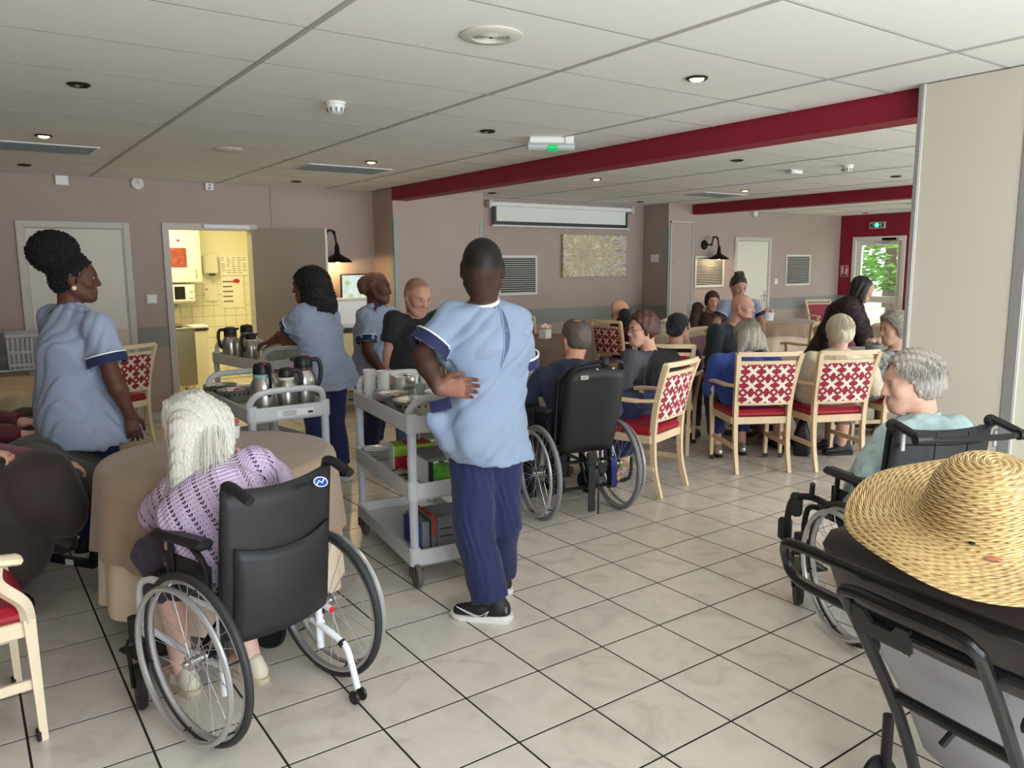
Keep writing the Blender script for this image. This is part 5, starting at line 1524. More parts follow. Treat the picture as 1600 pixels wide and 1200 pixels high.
rows = straw_strip(hat_prof, 0, 1, 27); n = 160; P = np.zeros((n, len(rows), 3))
for i in range(n):
    a = 2 * math.pi * i / n
    for j, (r, z, s) in enumerate(rows):
        br = max(0, (r - .13) / .14)
        P[i, j] = (r * math.cos(a), r * math.sin(a), z + br * (.012 * math.sin(2 * a + 1.1) + .006 * math.sin(5 * a)))
hb = MB(); hb.grid(P, 0, True); me = hb.mesh('hat', 180)
uvl = me.uv_layers.new(name='UVMap'); nv = len(rows)
li = np.zeros(len(me.loops), int); me.loops.foreach_get('vertex_index', li)
ii, jj = li // nv, li % nv
fi = np.repeat(np.arange(len(me.polygons)), 4) // (nv - 1)
ii = np.where((fi == n - 1) & (ii == 0), n, ii)
rr = np.array([r for r, z, s in rows]); ss = np.array([s for r, z, s in rows])
uvs = np.column_stack([ii / n * 2 * math.pi * rr[jj] * 30, ss[jj] * 27]).astype(np.float32)
uvl.data.foreach_set('uv', uvs.ravel())
hat = thing('straw_hat', 'wide-brimmed woven straw sun hat resting on the recliner back', 'hat', (1.05, -1.885, 1.02))
ho = mobj('braid', me, mh, hat)
hn = Matrix.Rotation(math.radians(20), 3, Vector((-.82, .57, 0)).cross(Vector((0, 0, 1))) * 1.0)
hat.rotation_euler = Matrix.Rotation(math.radians(16), 3, Vector((.58, -.815, 0))).to_euler()
MB().bx(.05, .09, -.13, -.125, .02, .035).build('stain', mat('stain_red', (160, 60, 50), .7), hat) if False else None

hi_ = hat.rotation_euler.to_matrix().inverted() @ (Vector(CAM_POS) - hat.location); ha = math.atan2(hi_.y, hi_.x)
for a_, r_, z_, sz, m_, nm in ((ha + .18, .150, .006, (.018, .007, .0016), mat('stain_red', (168, 96, 72), .8), 'faded_stain'), (ha - .12, .131, .02, (.007, .005, .003), M_dark, 'worn_hole')):
    MB().sph((r_ * math.cos(a_), r_ * math.sin(a_), z_), sz, 12, 6, rotz(a_ + math.pi / 2)).build(nm, m_, hat)
# ================================================================ people (implicit bodies polygonised with surface nets)
def seg(a, b, ra, rb=None, side=None, k=.03, op='+', cut=None):
    a, b = _v(a), _v(b); rb = ra if rb is None else rb
    wa, da = (ra, ra) if np.isscalar(ra) else ra
    wb, db = (rb, rb) if np.isscalar(rb) else rb
    p = dict(a=a, b=b, wa=wa, da=da, wb=wb, db=db, k=k, op=op, cut=cut or [], t='seg')
    if wa != da or wb != db:
        ax = nrm(b - a) if np.linalg.norm(b - a) > 1e-6 else np.array([0, 0, 1.0])
        s = _v(side if side is not None else (1, 0, 0)); s = s - ax * (s @ ax); s = nrm(s)
        p['s'] = s; p['n'] = np.cross(ax, s); p['ax'] = ax
    p['R'] = max(wa, da, wb, db)
    return p


def ell(c, r, R_=None, k=.03, op='+', cut=None):
    return dict(t='ell', c=_v(c), r=_v(r), M=np.eye(3) if R_ is None else np.asarray(R_), k=k, op=op, cut=cut or [], a=_v(c), b=_v(c), R=max(r))


def ev(p, X, Y, Z):
    if p['t'] == 'ell':
        M = p['M']; x, y, z = X - p['c'][0], Y - p['c'][1], Z - p['c'][2]; r = p['r']
        u = (M[0, 0] * x + M[1, 0] * y + M[2, 0] * z) / r[0]; v = (M[0, 1] * x + M[1, 1] * y + M[2, 1] * z) / r[1]; w = (M[0, 2] * x + M[1, 2] * y + M[2, 2] * z) / r[2]
        d = (np.sqrt(u * u + v * v + w * w) - 1) * r.min()
    else:
        a, ax = p['a'], p['b'] - p['a']; L2 = ax @ ax
        x, y, z = X - a[0], Y - a[1], Z - a[2]
        t = np.clip((x * ax[0] + y * ax[1] + z * ax[2]) / L2, 0, 1) if L2 > 1e-10 else 0 * (x + y + z)
        x = x - t * ax[0]; y = y - t * ax[1]; z = z - t * ax[2]
        w = p['wa'] + (p['wb'] - p['wa']) * t
        if 's' in p:
            q = p['da'] + (p['db'] - p['da']) * t; s, n, e = p['s'], p['n'], p['ax']; m = np.minimum(w, q)
            d = (np.sqrt(((x * s[0] + y * s[1] + z * s[2]) / w) ** 2 + ((x * n[0] + y * n[1] + z * n[2]) / q) ** 2 + ((x * e[0] + y * e[1] + z * e[2]) / m) ** 2) - 1) * m
        else: d = np.sqrt(x * x + y * y + z * z) - w
    for (pt, nv) in p['cut']: d = np.maximum(d, (X - pt[0]) * nv[0] + (Y - pt[1]) * nv[1] + (Z - pt[2]) * nv[2])
    return d


def nets(D, org, h):
    Sg = D < 0
    c = np.zeros(np.array(D.shape) - 1, np.uint8)
    cs = [(i, j, k) for i in (0, 1) for j in (0, 1) for k in (0, 1)]
    n = c.shape
    for i, j, k in cs: c += Sg[i:i + n[0], j:j + n[1], k:k + n[2]]
    act = (c > 0) & (c < 8)
    I, J, K = np.nonzero(act); idx = np.full(n, -1, np.int32); idx[I, J, K] = np.arange(len(I))
    val = {q: D[I + q[0], J + q[1], K + q[2]] for q in cs}
    pos = np.zeros((len(I), 3)); cnt = np.zeros(len(I))
    for q in cs:
        for ax in range(3):
            if q[ax]: continue
            r = list(q); r[ax] = 1; r = tuple(r); va, vb = val[q], val[r]; m = (va < 0) != (vb < 0)
            t = np.where(m, va / np.where(m, va - vb, 1), 0)
            e = np.zeros((len(I), 3)); e += q; e[:, ax] += t
            pos += e * m[:, None]; cnt += m
    V = _v(org) + h * (np.column_stack([I, J, K]) + pos / cnt[:, None])
    F = []
    for ax in range(3):
        o1, o2 = (ax + 1) % 3, (ax + 2) % 3
        a = [slice(None)] * 3; b = [slice(None)] * 3; a[ax] = slice(0, -1); b[ax] = slice(1, None)
        for o in (o1, o2): a[o] = slice(1, -1); b[o] = slice(1, -1)
        s0, s1 = Sg[tuple(a)], Sg[tuple(b)]; G = np.column_stack(np.nonzero(s0 != s1))
        if not len(G): continue
        flip = s1[tuple(G.T)]
        G[:, o1] += 1; G[:, o2] += 1
        def cell(d1, d2):
            g = G.copy(); g[:, o1] += d1; g[:, o2] += d2; return idx[tuple(g.T)]
        q = np.column_stack([cell(-1, -1), cell(0, -1), cell(0, 0), cell(-1, 0)])
        q[flip] = q[flip][:, ::-1]; F.append(q)
    return V, np.concatenate(F)


def wrinkle(seed, scale, amp, stretch=(1, 1, 1)):
    g = np.random.default_rng(seed); ks = [(g.normal(size=3) * scale * f * np.array(stretch), g.uniform(0, 6.28), g.normal(size=3) * scale * .6 * f) for f in (1, 1.7, 2.9)]
    def f(P):
        s = 0
        for i, (k, ph, k2) in enumerate(ks):
            q = np.sin(P @ k + ph + 1.6 * np.sin(P @ k2 + ph * 2)); s = s + (q if i != 1 else 1 - 2.2 * np.abs(q)) / (i + 1)
        return amp * s
    return f


def implicit(name, prims, vox, m, parent, disp=None, paint=None, clip=None, uv=None):
    lo = np.min([np.minimum(p['a'], p['b']) - p['R'] for p in prims if p['op'] == '+'], 0) - 3 * vox - .015
    hi = np.max([np.maximum(p['a'], p['b']) + p['R'] for p in prims if p['op'] == '+'], 0) + 3 * vox + .015
    N_ = np.ceil((hi - lo) / vox).astype(int) + 1
    D = np.full(N_, 1.0, np.float32); ax = [(lo[i] + vox * np.arange(N_[i])).astype(np.float32) for i in range(3)]
    for p in prims:
        e = p['R'] * (1.0 if p['op'] == '+' else 1.1) + p['k'] * 1.2 + 3 * vox
        a = np.minimum(p['a'], p['b']) - e; b = np.maximum(p['a'], p['b']) + e
        sl = tuple(slice(max(0, int((a[i] - lo[i]) / vox)), min(N_[i], int((b[i] - lo[i]) / vox) + 2)) for i in range(3))
        X = ax[0][sl[0]][:, None, None]; Y = ax[1][sl[1]][None, :, None]; Z = ax[2][sl[2]][None, None, :]
        d = ev(p, X, Y, Z).astype(np.float32); o = D[sl]; k = p['k']
        if p['op'] == '+':
            hh = np.maximum(k - np.abs(d - o), 0) / k; D[sl] = np.minimum(d, o) - hh * hh * k * .25
        elif p['op'] == '-':
            d = -d; hh = np.maximum(k - np.abs(d - o), 0) / k; D[sl] = np.maximum(d, o) + hh * hh * k * .25
        else: D[sl] = np.maximum(d, o)
    if disp is not None:
        I = np.nonzero(np.abs(D) < .035); P = np.column_stack([ax[i][I[i]] for i in range(3)]); D[I] += disp(P).astype(np.float32)
    for (pt, nv) in clip or []:
        D = np.maximum(D, ((ax[0] - pt[0]) * nv[0])[:, None, None] + ((ax[1] - pt[1]) * nv[1])[None, :, None] + ((ax[2] - pt[2]) * nv[2])[None, None, :])
    V, F = nets(D, lo, vox)
    me = bpy.data.meshes.new(name)
    me.vertices.add(len(V)); me.vertices.foreach_set('co', V.astype(np.float32).ravel())
    me.loops.add(F.size); me.loops.foreach_set('vertex_index', F.astype(np.int32).ravel())
    me.polygons.add(len(F)); me.polygons.foreach_set('loop_start', np.arange(0, F.size, 4, dtype=np.int32)); me.polygons.foreach_set('loop_total', np.full(len(F), 4, np.int32))
    me.polygons.foreach_set('use_smooth', np.ones(len(F), bool)); me.update(); me.validate()
    if paint is not None:
        at = me.color_attributes.new('Col', 'FLOAT_COLOR', 'POINT'); c = np.ones((len(V), 4), np.float32); c[:, :3] = paint(V); at.data.foreach_set('color', c.ravel())
    if uv is not None:
        u = uv(V).astype(np.float32); l = me.uv_layers.new(name='UVMap'); l.data.foreach_set('uv', u[F.ravel()].ravel())
    return mobj(name, me, m, parent)


M_skin = mat('skin', (200, 150, 130), .55, spec=.3, attr='Col', var=.05, vs=30, bump=.05, bs=120)


def hair_mat(name, col=(90, 80, 70), var=.35, rough=.5, stretch=(25, 25, 3), bump=.6):
    return mat(name, col, rough, var=var, vs=4, bump=bump, bs=8, stretch=stretch)


def fabric(name, col=None, var=.05, vs=6, bump=.25, bs=14): return mat('fabric_' + name, col or (128, 128, 128), .8, var=var, vs=vs, bump=bump, bs=bs, sheen=.1)


def hrot(yaw=0, pitch=0, roll=0):      # degrees; yaw > 0 turns to the own left, pitch > 0 looks down
    return rotz(math.radians(yaw)) @ rotx(math.radians(-pitch)) @ roty(math.radians(roll))


STAND = dict(pel=(0, 0, .95), wai=(0, .0, 1.07), che=(0, -.005, 1.26), nek=(0, -.02, 1.43), hed=(0, .02, 1.60), shL=(-.165, -.01, 1.385), shR=(.165, -.01, 1.385),
             elL=(-.225, -.03, 1.11), elR=(.225, -.03, 1.11), wrL=(-.235, .05, .87), wrR=(.235, .05, .87), hiL=(-.085, 0, .92), hiR=(.085, 0, .92), knL=(-.09, .02, .50), knR=(.09, .02, .50),
             anL=(-.095, -.03, .09), anR=(.095, -.03, .09))
SIT = dict(pel=(0, -.04, .56), wai=(0, -.06, .68), che=(0, -.06, .87), nek=(0, -.04, 1.04), hed=(0, .01, 1.20), shL=(-.17, -.05, 1.0), shR=(.17, -.05, 1.0),
           elL=(-.23, .0, .73), elR=(.23, .0, .73), wrL=(-.15, .22, .68), wrR=(.15, .22, .68), hiL=(-.085, .0, .545), hiR=(.085, .0, .545), knL=(-.105, .42, .53), knR=(.105, .42, .53),
           anL=(-.105, .44, .10), anR=(.105, .44, .10))


def head_prims(c, R_, s=1.0, full=1.0, nose=1.0):
    T = lambda q: _v(c) + R_ @ (_v(q) * s)
    E = lambda q, r, k=.02, op='+', M=None: ell(T(q), _v(r) * s, R_ if M is None else R_ @ M, k, op)
    X = R_ @ np.array([1.0, 0, 0])
    P = [E((0, -.014, .034), (.074, .095, .082)), E((0, -.035, .0), (.066, .07, .07)),
         seg(T((0, .03, .01)), T((0, .042, -.066)), (.065 * s, .056 * s), (.052 * s * full, .044 * s), X, .035),
         E((0, .064, -.094), (.026, .022, .02), .025)]
    for q in (-1, 1):
        P += [E((q * .041, .056, -.02), (.024, .024, .024), .02), seg(T((q * .052, -.0, -.05)), T((q * .026, .055, -.088)), .022 * s, .02 * s, k=.025)]
    P += [seg(T((-.034, .077, .026)), T((.034, .077, .026)), .012 * s, k=.015),
          seg(T((0, .087, .016)), T((0, .099 * (1 + .04 * (nose - 1)), -.026)), .0085 * s, .0125 * s * nose, k=.012)]
    for q in (-1, 1): P += [E((q * .012 * nose, .09, -.03), (.009, .011, .008), .008)]
    for q in (-1, 1): P += [E((q * .031, .094, .005), (.015, .014, .010), .016, '-'), seg(T((q * .018, .0815, .0135)), T((q * .044, .076, .0125)), .006 * s, k=.008), seg(T((q * .02, .0815, -.005)), T((q * .042, .077, -.004)), .005 * s, k=.008)]
    P += [seg(T((-.017, .083, -.055)), T((.017, .083, -.055)), .0085 * s, k=.008), seg(T((-.014, .083, -.066)), T((.014, .083, -.066)), .009 * s, k=.006)]
    P += [seg(T((-.022, .0965, -.0605)), T((.022, .0965, -.0605)), .0035 * s, k=.006, op='-')]
    for q in (-1, 1):
        M = rotz(q * -.35)
        P += [E((q * .077, -.012, -.002), (.009, .019, .032), .008, M=M), E((q * .084, -.002, .004), (.006, .009, .017), .005, '-', M)]
    return P, T


def hand_prims(w, d, nrmv, side, s=1.0, curl=.35, spread=.12, thumb=1.0):
    """w wrist, d finger direction, nrmv palm normal (way the palm faces), side +1: thumb towards cross(d,n)"""
    d = nrm(d); n = _v(nrmv) - d * (d @ _v(nrmv)); n = nrm(n); x = np.cross(d, n) * side
    P = [seg(w, w + d * .085 * s, (.027 * s, .016 * s), (.039 * s, .0135 * s), x, .012)]
    for i, (off, ln, r) in enumerate(((.029, .07, .0088), (.0095, .079, .0092), (-.0105, .074, .0088), (-.0295, .058, .0078))):
        b = w + d * .083 * s + x * off * s; a = off * spread / .03
        dd = d * math.cos(a) + x * math.sin(a)
        p0 = b; ang = curl * (.6 + .2 * i)
        for j, fr in enumerate((.45, .32, .25)):
            e = dd * math.cos(ang) + n * math.sin(ang); p1 = p0 + e * ln * fr * s
            P.append(seg(p0, p1, r * s * (1 - .08 * j), r * s * (.94 - .1 * j), k=.004)); p0 = p1; ang += curl * 1.1
    t0 = w + d * .022 * s + x * .022 * s; t1 = t0 + (d * .6 + x * .62 + n * .35) * .042 * s * thumb; t2 = t1 + (d * .85 + x * .2 + n * .35) * .034 * s; t3 = t2 + (d * .95 + x * -.05 + n * .3) * .024 * s
    P += [seg(t0, t1, .0145 * s, .0115 * s, k=.01), seg(t1, t2, .0112 * s, .0098 * s, k=.005), seg(t2, t3, .0098 * s, .0082 * s, k=.004)]
    return P


def ring_band(mb, c, ax, r, w, th=.004, n=28, side=None, asp=1.0):
    ax = nrm(ax); u = nrm(np.cross(ax, (0.3, .2, .93))) if side is None else nrm(_v(side) - ax * (ax @ _v(side))); v = np.cross(ax, u); a = np.arange(n) * 2 * math.pi / n; R_ = []
    for (q, rr) in ((-w / 2, r), (-w / 2, r + th), (w / 2, r + th), (w / 2, r)): R_.append(_v(c) + ax * q + rr * (np.outer(np.cos(a), u) + np.outer(np.sin(a) * asp, v)))
    return mb.rings(R_, True)


SHOEM = {}


def shoe(parent, ank, d, m_up, m_sole, L_=.27, clog=False, sneaker=False):
    """ankle point (ground projected), direction in plan"""
    d = nrm((d[0], d[1], 0)); x = np.cross(d, (0, 0, 1)); o = np.array([ank[0], ank[1], 0.0]) - d * .055
    s = L_ / .27; T = lambda f, l, z: o + d * f * s + x * l * s + np.array([0, 0, z * s])
    P = [seg(T(-.0, 0, .045), T(.09, 0, .048), (.034 * s, .04 * s), (.036 * s, .036 * s), x, .02), seg(T(.09, 0, .045), T(.19, -.0, .035), (.038 * s, .034 * s), (.034 * s, .022 * s), x, .02)]
    if not clog: P.append(seg(T(.02, 0, .06), T(.03, 0, .09), (.036 * s, .045 * s), (.034 * s, .042 * s), x, .02))
    sh = implicit('shoe', P, .006, m_up, parent, clip=[((0, 0, .012), (0, 0, -1))])
    so = MB(); G = []
    for f, w, z0, z1 in ((-.045, .012, .012, .032), (-.03, .031, 0, .034), (.0, .037, 0, .032), (.06, .034, 0, .026), (.12, .041, 0, .024), (.17, .042, .002, .024), (.205, .032, .006, .026), (.225, .01, .014, .026)):
        G.append([T(f, -w, z0), T(f, w, z0), T(f, w * 1.04, z1), T(f, -w * 1.04, z1)])
    so.rings(G).build('sole', m_sole, sh, 60)
    if sneaker:
        q = bez([T(.05, -.0415, .055), T(.09, -.042, .032), (T(.14, -.0405, .045)), T(.19, -.035, .062)], 6); q2 = bez([T(.05, -.0415, .055), T(.075, -.0425, .026), T(.13, -.0415, .036), T(.19, -.035, .062)], 6)
        for g in (q, q2): MB().tube(g, .0016, 5).build('side_mark', M_plastic, sh)
        MB().box(T(-.022, -.033, .062), (.012, .004, .028), rotz(math.atan2(d[1], d[0])), .002).build('heel_tab', M_alu, sh)
    return sh


def figure(label, loc, rz, pose, J=None, h=1.0, skin=(205, 160, 140), vox=.009, head=(0, 0, 0), hs=1.08, bw=1.0, bd=1.0, top=None, bottom=None, shoes=None, hands=None,
           hair=None, extra=None, full=1.0, nose=1.0, lips=None, eyes=True, brow=(70, 56, 48), scalp=None, belly=0.0, group=None, shoulder=1.0, scale=1.0, handcol=None, bprims=None):
    j = {k: _v(v) for k, v in pose.items()}
    for k, v in (J or {}).items(): j[k] = _v(v)
    for s_, q_ in (('L', -1), ('R', 1)):
        if 'hi' + s_ not in (J or {}): j['hi' + s_] = j['pel'] + np.array([q_ * .08, .02 if pose is SIT else 0, -.02])
    t = thing('person', label, 'person', loc, rz, group); t.scale = (scale,) * 3
    HR = hrot(*head); hc = j['hed']
    sdir = nrm(j['shR'] - j['shL']); hdir = nrm(j['hiR'] - j['hiL'])
    mid = (sdir + hdir) / 2; up = nrm(j['nek'] - j['che'])
    B = [seg(j['pel'], j['wai'], (.15 * bw, .108 * bd), (.138 * bw, .1 * bd), hdir), seg(j['wai'], j['che'], (.138 * bw, .1 * bd), (.15 * bw, .108 * bd), mid), seg(j['che'], j['nek'] - up * .07, (.15 * bw, .108 * bd), (.12, .085), sdir)]
    fw = np.cross((0, 0, 1), sdir)
    for s in 'LR': B += [seg(j['sh' + s], j['nek'] - up * .03, .052 * shoulder, .058)]
    hb = hc + HR @ np.array([0, -.03, -.05]) * hs
    B += [seg(j['nek'] - up * .03, hb, .056, .054 * hs, k=.02)]
    hp_, T = head_prims(hc, HR, hs, full, nose); B += hp_
    hands = hands or {}
    for s, sg in (('L', -1), ('R', 1)):
        B += [seg(j['sh' + s], j['el' + s], .05, .042, k=.02), seg(j['el' + s], lerp(j['el' + s], j['wr' + s], .3), .043, .045, k=.02), seg(lerp(j['el' + s], j['wr' + s], .3), j['wr' + s], .045, .0285, k=.02)]
        hd = hands.get(s, {}); fa = nrm(j['wr' + s] - j['el' + s]); d = _v(hd.get('d', fa)); n = _v(hd.get('n', (-sg, .3, 0)))
        B += hand_prims(j['wr' + s], d, n, hd.get('side', sg), hd.get('s', 1.0), hd.get('curl', .4), hd.get('spread', .1))
        B += [seg(j['hi' + s], j['kn' + s], .085 * bw, .058, k=.03), seg(j['kn' + s], lerp(j['kn' + s], j['an' + s], .3), .056, .057, k=.02), seg(lerp(j['kn' + s], j['an' + s], .3), j['an' + s], .057, .038, k=.02)]
        fd = (shoes or {}).get('d' + s, (0, 1)); fd = nrm((fd[0], fd[1], 0)); B += [seg(j['an' + s] - fd * .02 + (0, 0, -.04), j['an' + s] + fd * .11 + np.array([0, 0, -.052]), .028, .02, k=.02)]
    B += [q(T) for q in bprims or []]
    sk = np.array(lin(skin)); lp = np.array(lin(lips)) if lips else sk * np.array([.9, .62, .62])
    def paint(V):
        q = (V - hc) @ HR / hs
        c = np.tile(sk, (len(V), 1)); 
        def mix(col, w):
            nonlocal c; w = np.clip(w, 0, 1)[:, None]; c = c * (1 - w) + np.asarray(col) * w
        def blob(p, r): return 1.6 - 1.6 * np.sqrt((((q - p) / r) ** 2).sum(1))
        mix(sk * np.array([1.05, .82, .8]), .6 * (blob((-.042, .07, -.025), (.025, .03, .025)) + blob((.042, .07, -.025), (.025, .03, .025)) + blob((0, .105, -.028), (.014, .014, .014))))
        mix(lp, blob((0, .09, -.06), (.026, .02, .013)))
        if handcol:
            hcn = j['wr' + handcol[0]] + nrm(hands[handcol[0]]['d']) * .1; dd_ = np.linalg.norm(V - hcn, axis=1); mix(lin(handcol[1]), (.125 - dd_) * 14)
        if brow:
            for g in (-1, 1): mix(lin(brow), blob((g * .032, .086, .027), (.021, .02, .006)) * 1.2); mix(sk * .55, .5 * blob((g * .031, .08, .006), (.02, .02, .013)))
        if scalp is not None:
            w = np.minimum(np.minimum((q[:, 2] - scalp[1] - np.clip(q[:, 1], 0, .1) * .9) * 40, 1), 1); mix(lin(scalp[0]), w * (q[:, 1] < .085))
        return c
    implicit('body', B, vox, M_skin, t, paint=paint)
    if eyes:
        for g in (-1, 1):
            e = MB().sph(T((g * .031, .077, .006)), np.array([.0125, .0105, .0075]) * hs, 12, 8, HR).build('eye', mat('eye_white', (176, 164, 156), .3), t)
            MB().sph(T((g * .031, .0835, .0055)), np.array([.0065, .005, .006]) * hs, 10, 6, HR).build('iris', mat('iris', (44, 34, 30), .2), e)
    # ---- top garment
    if top:
        o = top.get('o', .02); G = []; hem = top.get('hem'); m = top['m']; bl = belly
        G += [seg(j['pel'], j['wai'], (.15 * bw + o + .01, .108 * bd + o + bl), (.138 * bw + o + .008, .1 * bd + o + bl), hdir, .04), seg(j['wai'], j['che'], (.138 * bw + o + .008, .1 * bd + o + bl), (.152 * bw + o, .11 * bd + o), mid, .04),
              seg(j['che'], j['nek'] - up * .07, (.152 * bw + o, .11 * bd + o), (.118 + o * .8, .08 + o * .75), sdir, .04)]
        for s in 'LR': G += [seg(j['sh' + s], j['nek'] - up * .045, .05 * shoulder + o * .55, .05 + o * .35, k=.04)]
        if hem is not None:
            hm = _v(hem); G += [seg(j['pel'], hm, (.168 * bw + o + .012, .125 * bd + o + .018 + bl), (.172 * bw + o + .02 + top.get('flare', 0), .14 * bd + o + .026 + bl + top.get('flare', 0)), hdir, .05, cut=[(hm, np.array(top.get('hn', (0, 0, -1.0))))])]
        sl = top.get('sleeve', 'long')
        for s in 'LR':
            a, e_, w = j['sh' + s], j['el' + s], j['wr' + s]
            if sl == 'short':
                q = lerp(a, e_, top.get('slen', .66)); ax = nrm(e_ - a); r0, r1 = .054 + o * .55, .062 + o * top.get('sw', .9)
                G += [seg(a, q + ax * .08, r0, r1 * 1.0, k=.05, cut=[(q, ax)])]
                if top.get('cuff'):
                    cfo = ring_band(MB(), q - ax * .014, ax, r1 + .001, .046, .006).build('sleeve_cuff', top['cuff'], t, 60); ring_band(MB(), q - ax * .040, ax, r1 + .001, .007, .0075).build('cuff_piping', M_plastic, cfo, 60)
            elif sl == 'long':
                G += [seg(a, e_, .056 + o * .8, .05 + o * .7, k=.03), seg(e_, w, .05 + o * .7, .034 + o * .5, k=.02, cut=[(lerp(e_, w, .97), nrm(w - e_))])]
        clip = [(p, n) for p, n in top.get('clip', [])]
        G += top.get('prims', [])
        nc = [seg(j['nek'] + up * .02, j['nek'] + up * .12, .052, .06, k=.01, op='-')]
        ob_ = implicit(top.get('name', 'top'), G + nc, top.get('vox', vox), m, t, disp=top.get('disp', wrinkle(hash(label) % 997, 22, .0035, (1, 1, .5))), clip=clip, paint=top.get('paint'), uv=(lambda V: top['uv'](V, j)) if top.get('uv') else None)
        if top.get('collar'):
            cb = MB(); cc = lerp(j['nek'] - up * .03, hb, .3); ring_band(cb, cc, nrm(hb - j['nek']), .06, .035, .006); cb.build('collar', top['collar'], t, 60)
    # ---- bottom garment
    if bottom:
        o = bottom.get('o', .02); m = bottom['m']; G = [seg(j['pel'], lerp(j['pel'], j['wai'], .4), (.15 * bw + o * .6, .108 * bd + o * .6), None, hdir, .04)]
        if bottom.get('skirt'):
            a = (j['knL'] + j['knR']) / 2; b = (j['anL'] + j['anR']) / 2; G += [seg(j['pel'], a, (.17 * bw + o, .1 + o), (.2 + o, .085 + o), hdir, .05), seg(a, lerp(a, b, bottom['skirt']), (.2 + o, .085 + o), (.21 + o, .1 + o), hdir, .05)]
        else:
            for s in 'LR':
                a, b, c = j['hi' + s], j['kn' + s], j['an' + s]; q = lerp(b, c, bottom.get('len', .95))
                G += [seg(a, b, .078 * bw + o * .7, .06 + o, k=.03), seg(b, q, .06 + o, .05 + o * bottom.get('w', 1.0), k=.03, cut=[(q, nrm(c - b))])]
        implicit(bottom.get('name', 'trousers'), G, bottom.get('vox', vox), m, t, disp=bottom.get('disp', wrinkle(hash(label) % 991 + 3, 20, .004, (1, 1, .4))))
    if shoes:
        for s in 'LR':
            if shoes.get('only', 'LR').find(s) >= 0: shoe(t, j['an' + s], shoes.get('d' + s, (0, 1)), shoes['m'], shoes['sole'], shoes.get('L', .27), shoes.get('clog', False), shoes.get('sneaker', False))
    if hair:
        for hp2 in hair if isinstance(hair, list) else [hair]:
            R0 = hp2['f'](T, HR, hs); implicit(hp2.get('name', 'hair'), R0, hp2.get('vox', min(vox, .008)), hp2['m'], t, disp=hp2.get('disp'))
    if extra: extra(t, j, T, HR)
    return t


# ---- hair shapes (head frame)
def hair_cap(front=.062, low=-.05, thick=.011, back=-.07, top=0.0, part=None):
    def f(T, HR, s):
        n = HR @ np.array([0, .86, -.5]); z = HR @ np.array([0, 0, -1.0])
        return [ell(T((0, -.016, .036)), np.array([.075 + thick, .096 + thick, .083 + thick + top]) * s, HR, .02, cut=[(T((0, front, .06)), n)]),
                ell(T((0, -.04, -.01)), np.array([.068 + thick, .07 + thick, .075]) * s, HR, .02, cut=[(T((0, front - .055, .0)), HR @ np.array([0, 1.0, 0])), (T((0, 0, low)), z)])]
    return f


def hair_fringe(thick=.008, low=-.055, topz=.045):
    def f(T, HR, s):
        y = HR @ np.array([0, 1.0, 0]); z = HR @ np.array([0, 0, 1.0])
        return [ell(T((0, -.02, .02)), np.array([.075 + thick, .094 + thick, .08]) * s, HR, .02, cut=[(T((0, .025, 0)), HR @ np.array([0, .95, .3])), (T((0, 0, topz)), HR @ np.array([0, -.45, .9])), (T((0, 0, low)), -z)])]
    return f


def hair_crown(thick=.007, low=-.065):
    def f(T, HR, s): return hair_cap(.035, low, thick)(T, HR, s) + [ell(T((0, -.055, .128)), (.045, .05, .03), HR, .015, '-')]
    return f


def cap_strands(n, seed, m, low=1.75, th=.016, rad=.0011, wild=.006, nxt=None):
    def f(t, j, T, HR):
        g = np.random.default_rng(seed); b = MB(); c = np.array([0, -.018, .034]); R0 = np.array([.075, .096, .083]) + th
        for k in range(n):
            a = g.uniform(-2.35, 2.35); p0, p1 = g.uniform(.05, .9), g.uniform(low - .5, low); dr = g.normal() * .25; P = []
            for q in np.linspace(0, 1, 6):
                po = lerp(p0, p1, q); aa = a + dr * q; r = R0 * (1 + g.normal() * .008) + wild * q * g.uniform(.2, 1.2)
                P.append(T(c + r * np.array([math.sin(po) * math.sin(aa), -math.sin(po) * math.cos(aa), math.cos(po)])))
            b.tube(P, [rad] * 5 + [rad * .3], 3)
        stuff(b.build('hair_strands', m, t, 180))
        if nxt: nxt(t, j, T, HR)
    return f


def surf(o, t, u, v):
    """point of a garment mesh under a photo pixel, in the frame of its person"""
    from mathutils.bvhtree import BVHTree
    if 'bvh' not in SHOEM or SHOEM['bvh'][0] != o.name:
        SHOEM['bvh'] = (o.name, BVHTree.FromPolygons([q.co for q in o.data.vertices], [tuple(q.vertices) for q in o.data.polygons]))
    Rm = rotz(-t.rotation_euler.z); org = Rm @ (CAM_POS - _v(t.location)); d = nrm(Rm @ ray(u, v))
    hit = SHOEM['bvh'][1].ray_cast(Vector(org), Vector(d))
    return None if hit[0] is None else (_v(hit[0]) - d * .002, _v(hit[1]))


def glasses(m, s=1.0):
    def f(t, j, T, HR):
        g = MB()
        for q in (-1, 1):
            c = T((q * .033, .108, .004)); g.tube([c + HR @ (np.array([.024 * math.cos(a), 0, .019 * math.sin(a)])) for a in np.linspace(0, 6.28, 20)[:-1]], .0022, 6, True)
            g.tube([T((q * .056, .105, .01)), T((q * .074, .06, .01)), T((q * .08, -.005, .008))], .002, 5)
        g.tube([T((-.01, .11, .008)), T((.01, .11, .008))], .002, 5)
        g.build('spectacles', m, t)
    return f


M_tunic = fabric('tunic_blue', (146, 156, 178), .02, 5, .2, 9)
M_navy = fabric('navy', (22, 30, 72), .05, 5, .2, 12)
M_navytr = fabric('navy_trousers', (24, 32, 78), .06, 4, .3, 8)
M_soleW = mat('sole_white', (226, 226, 222), .5)
M_shoeB = mat('shoe_black', (22, 22, 24), .6)
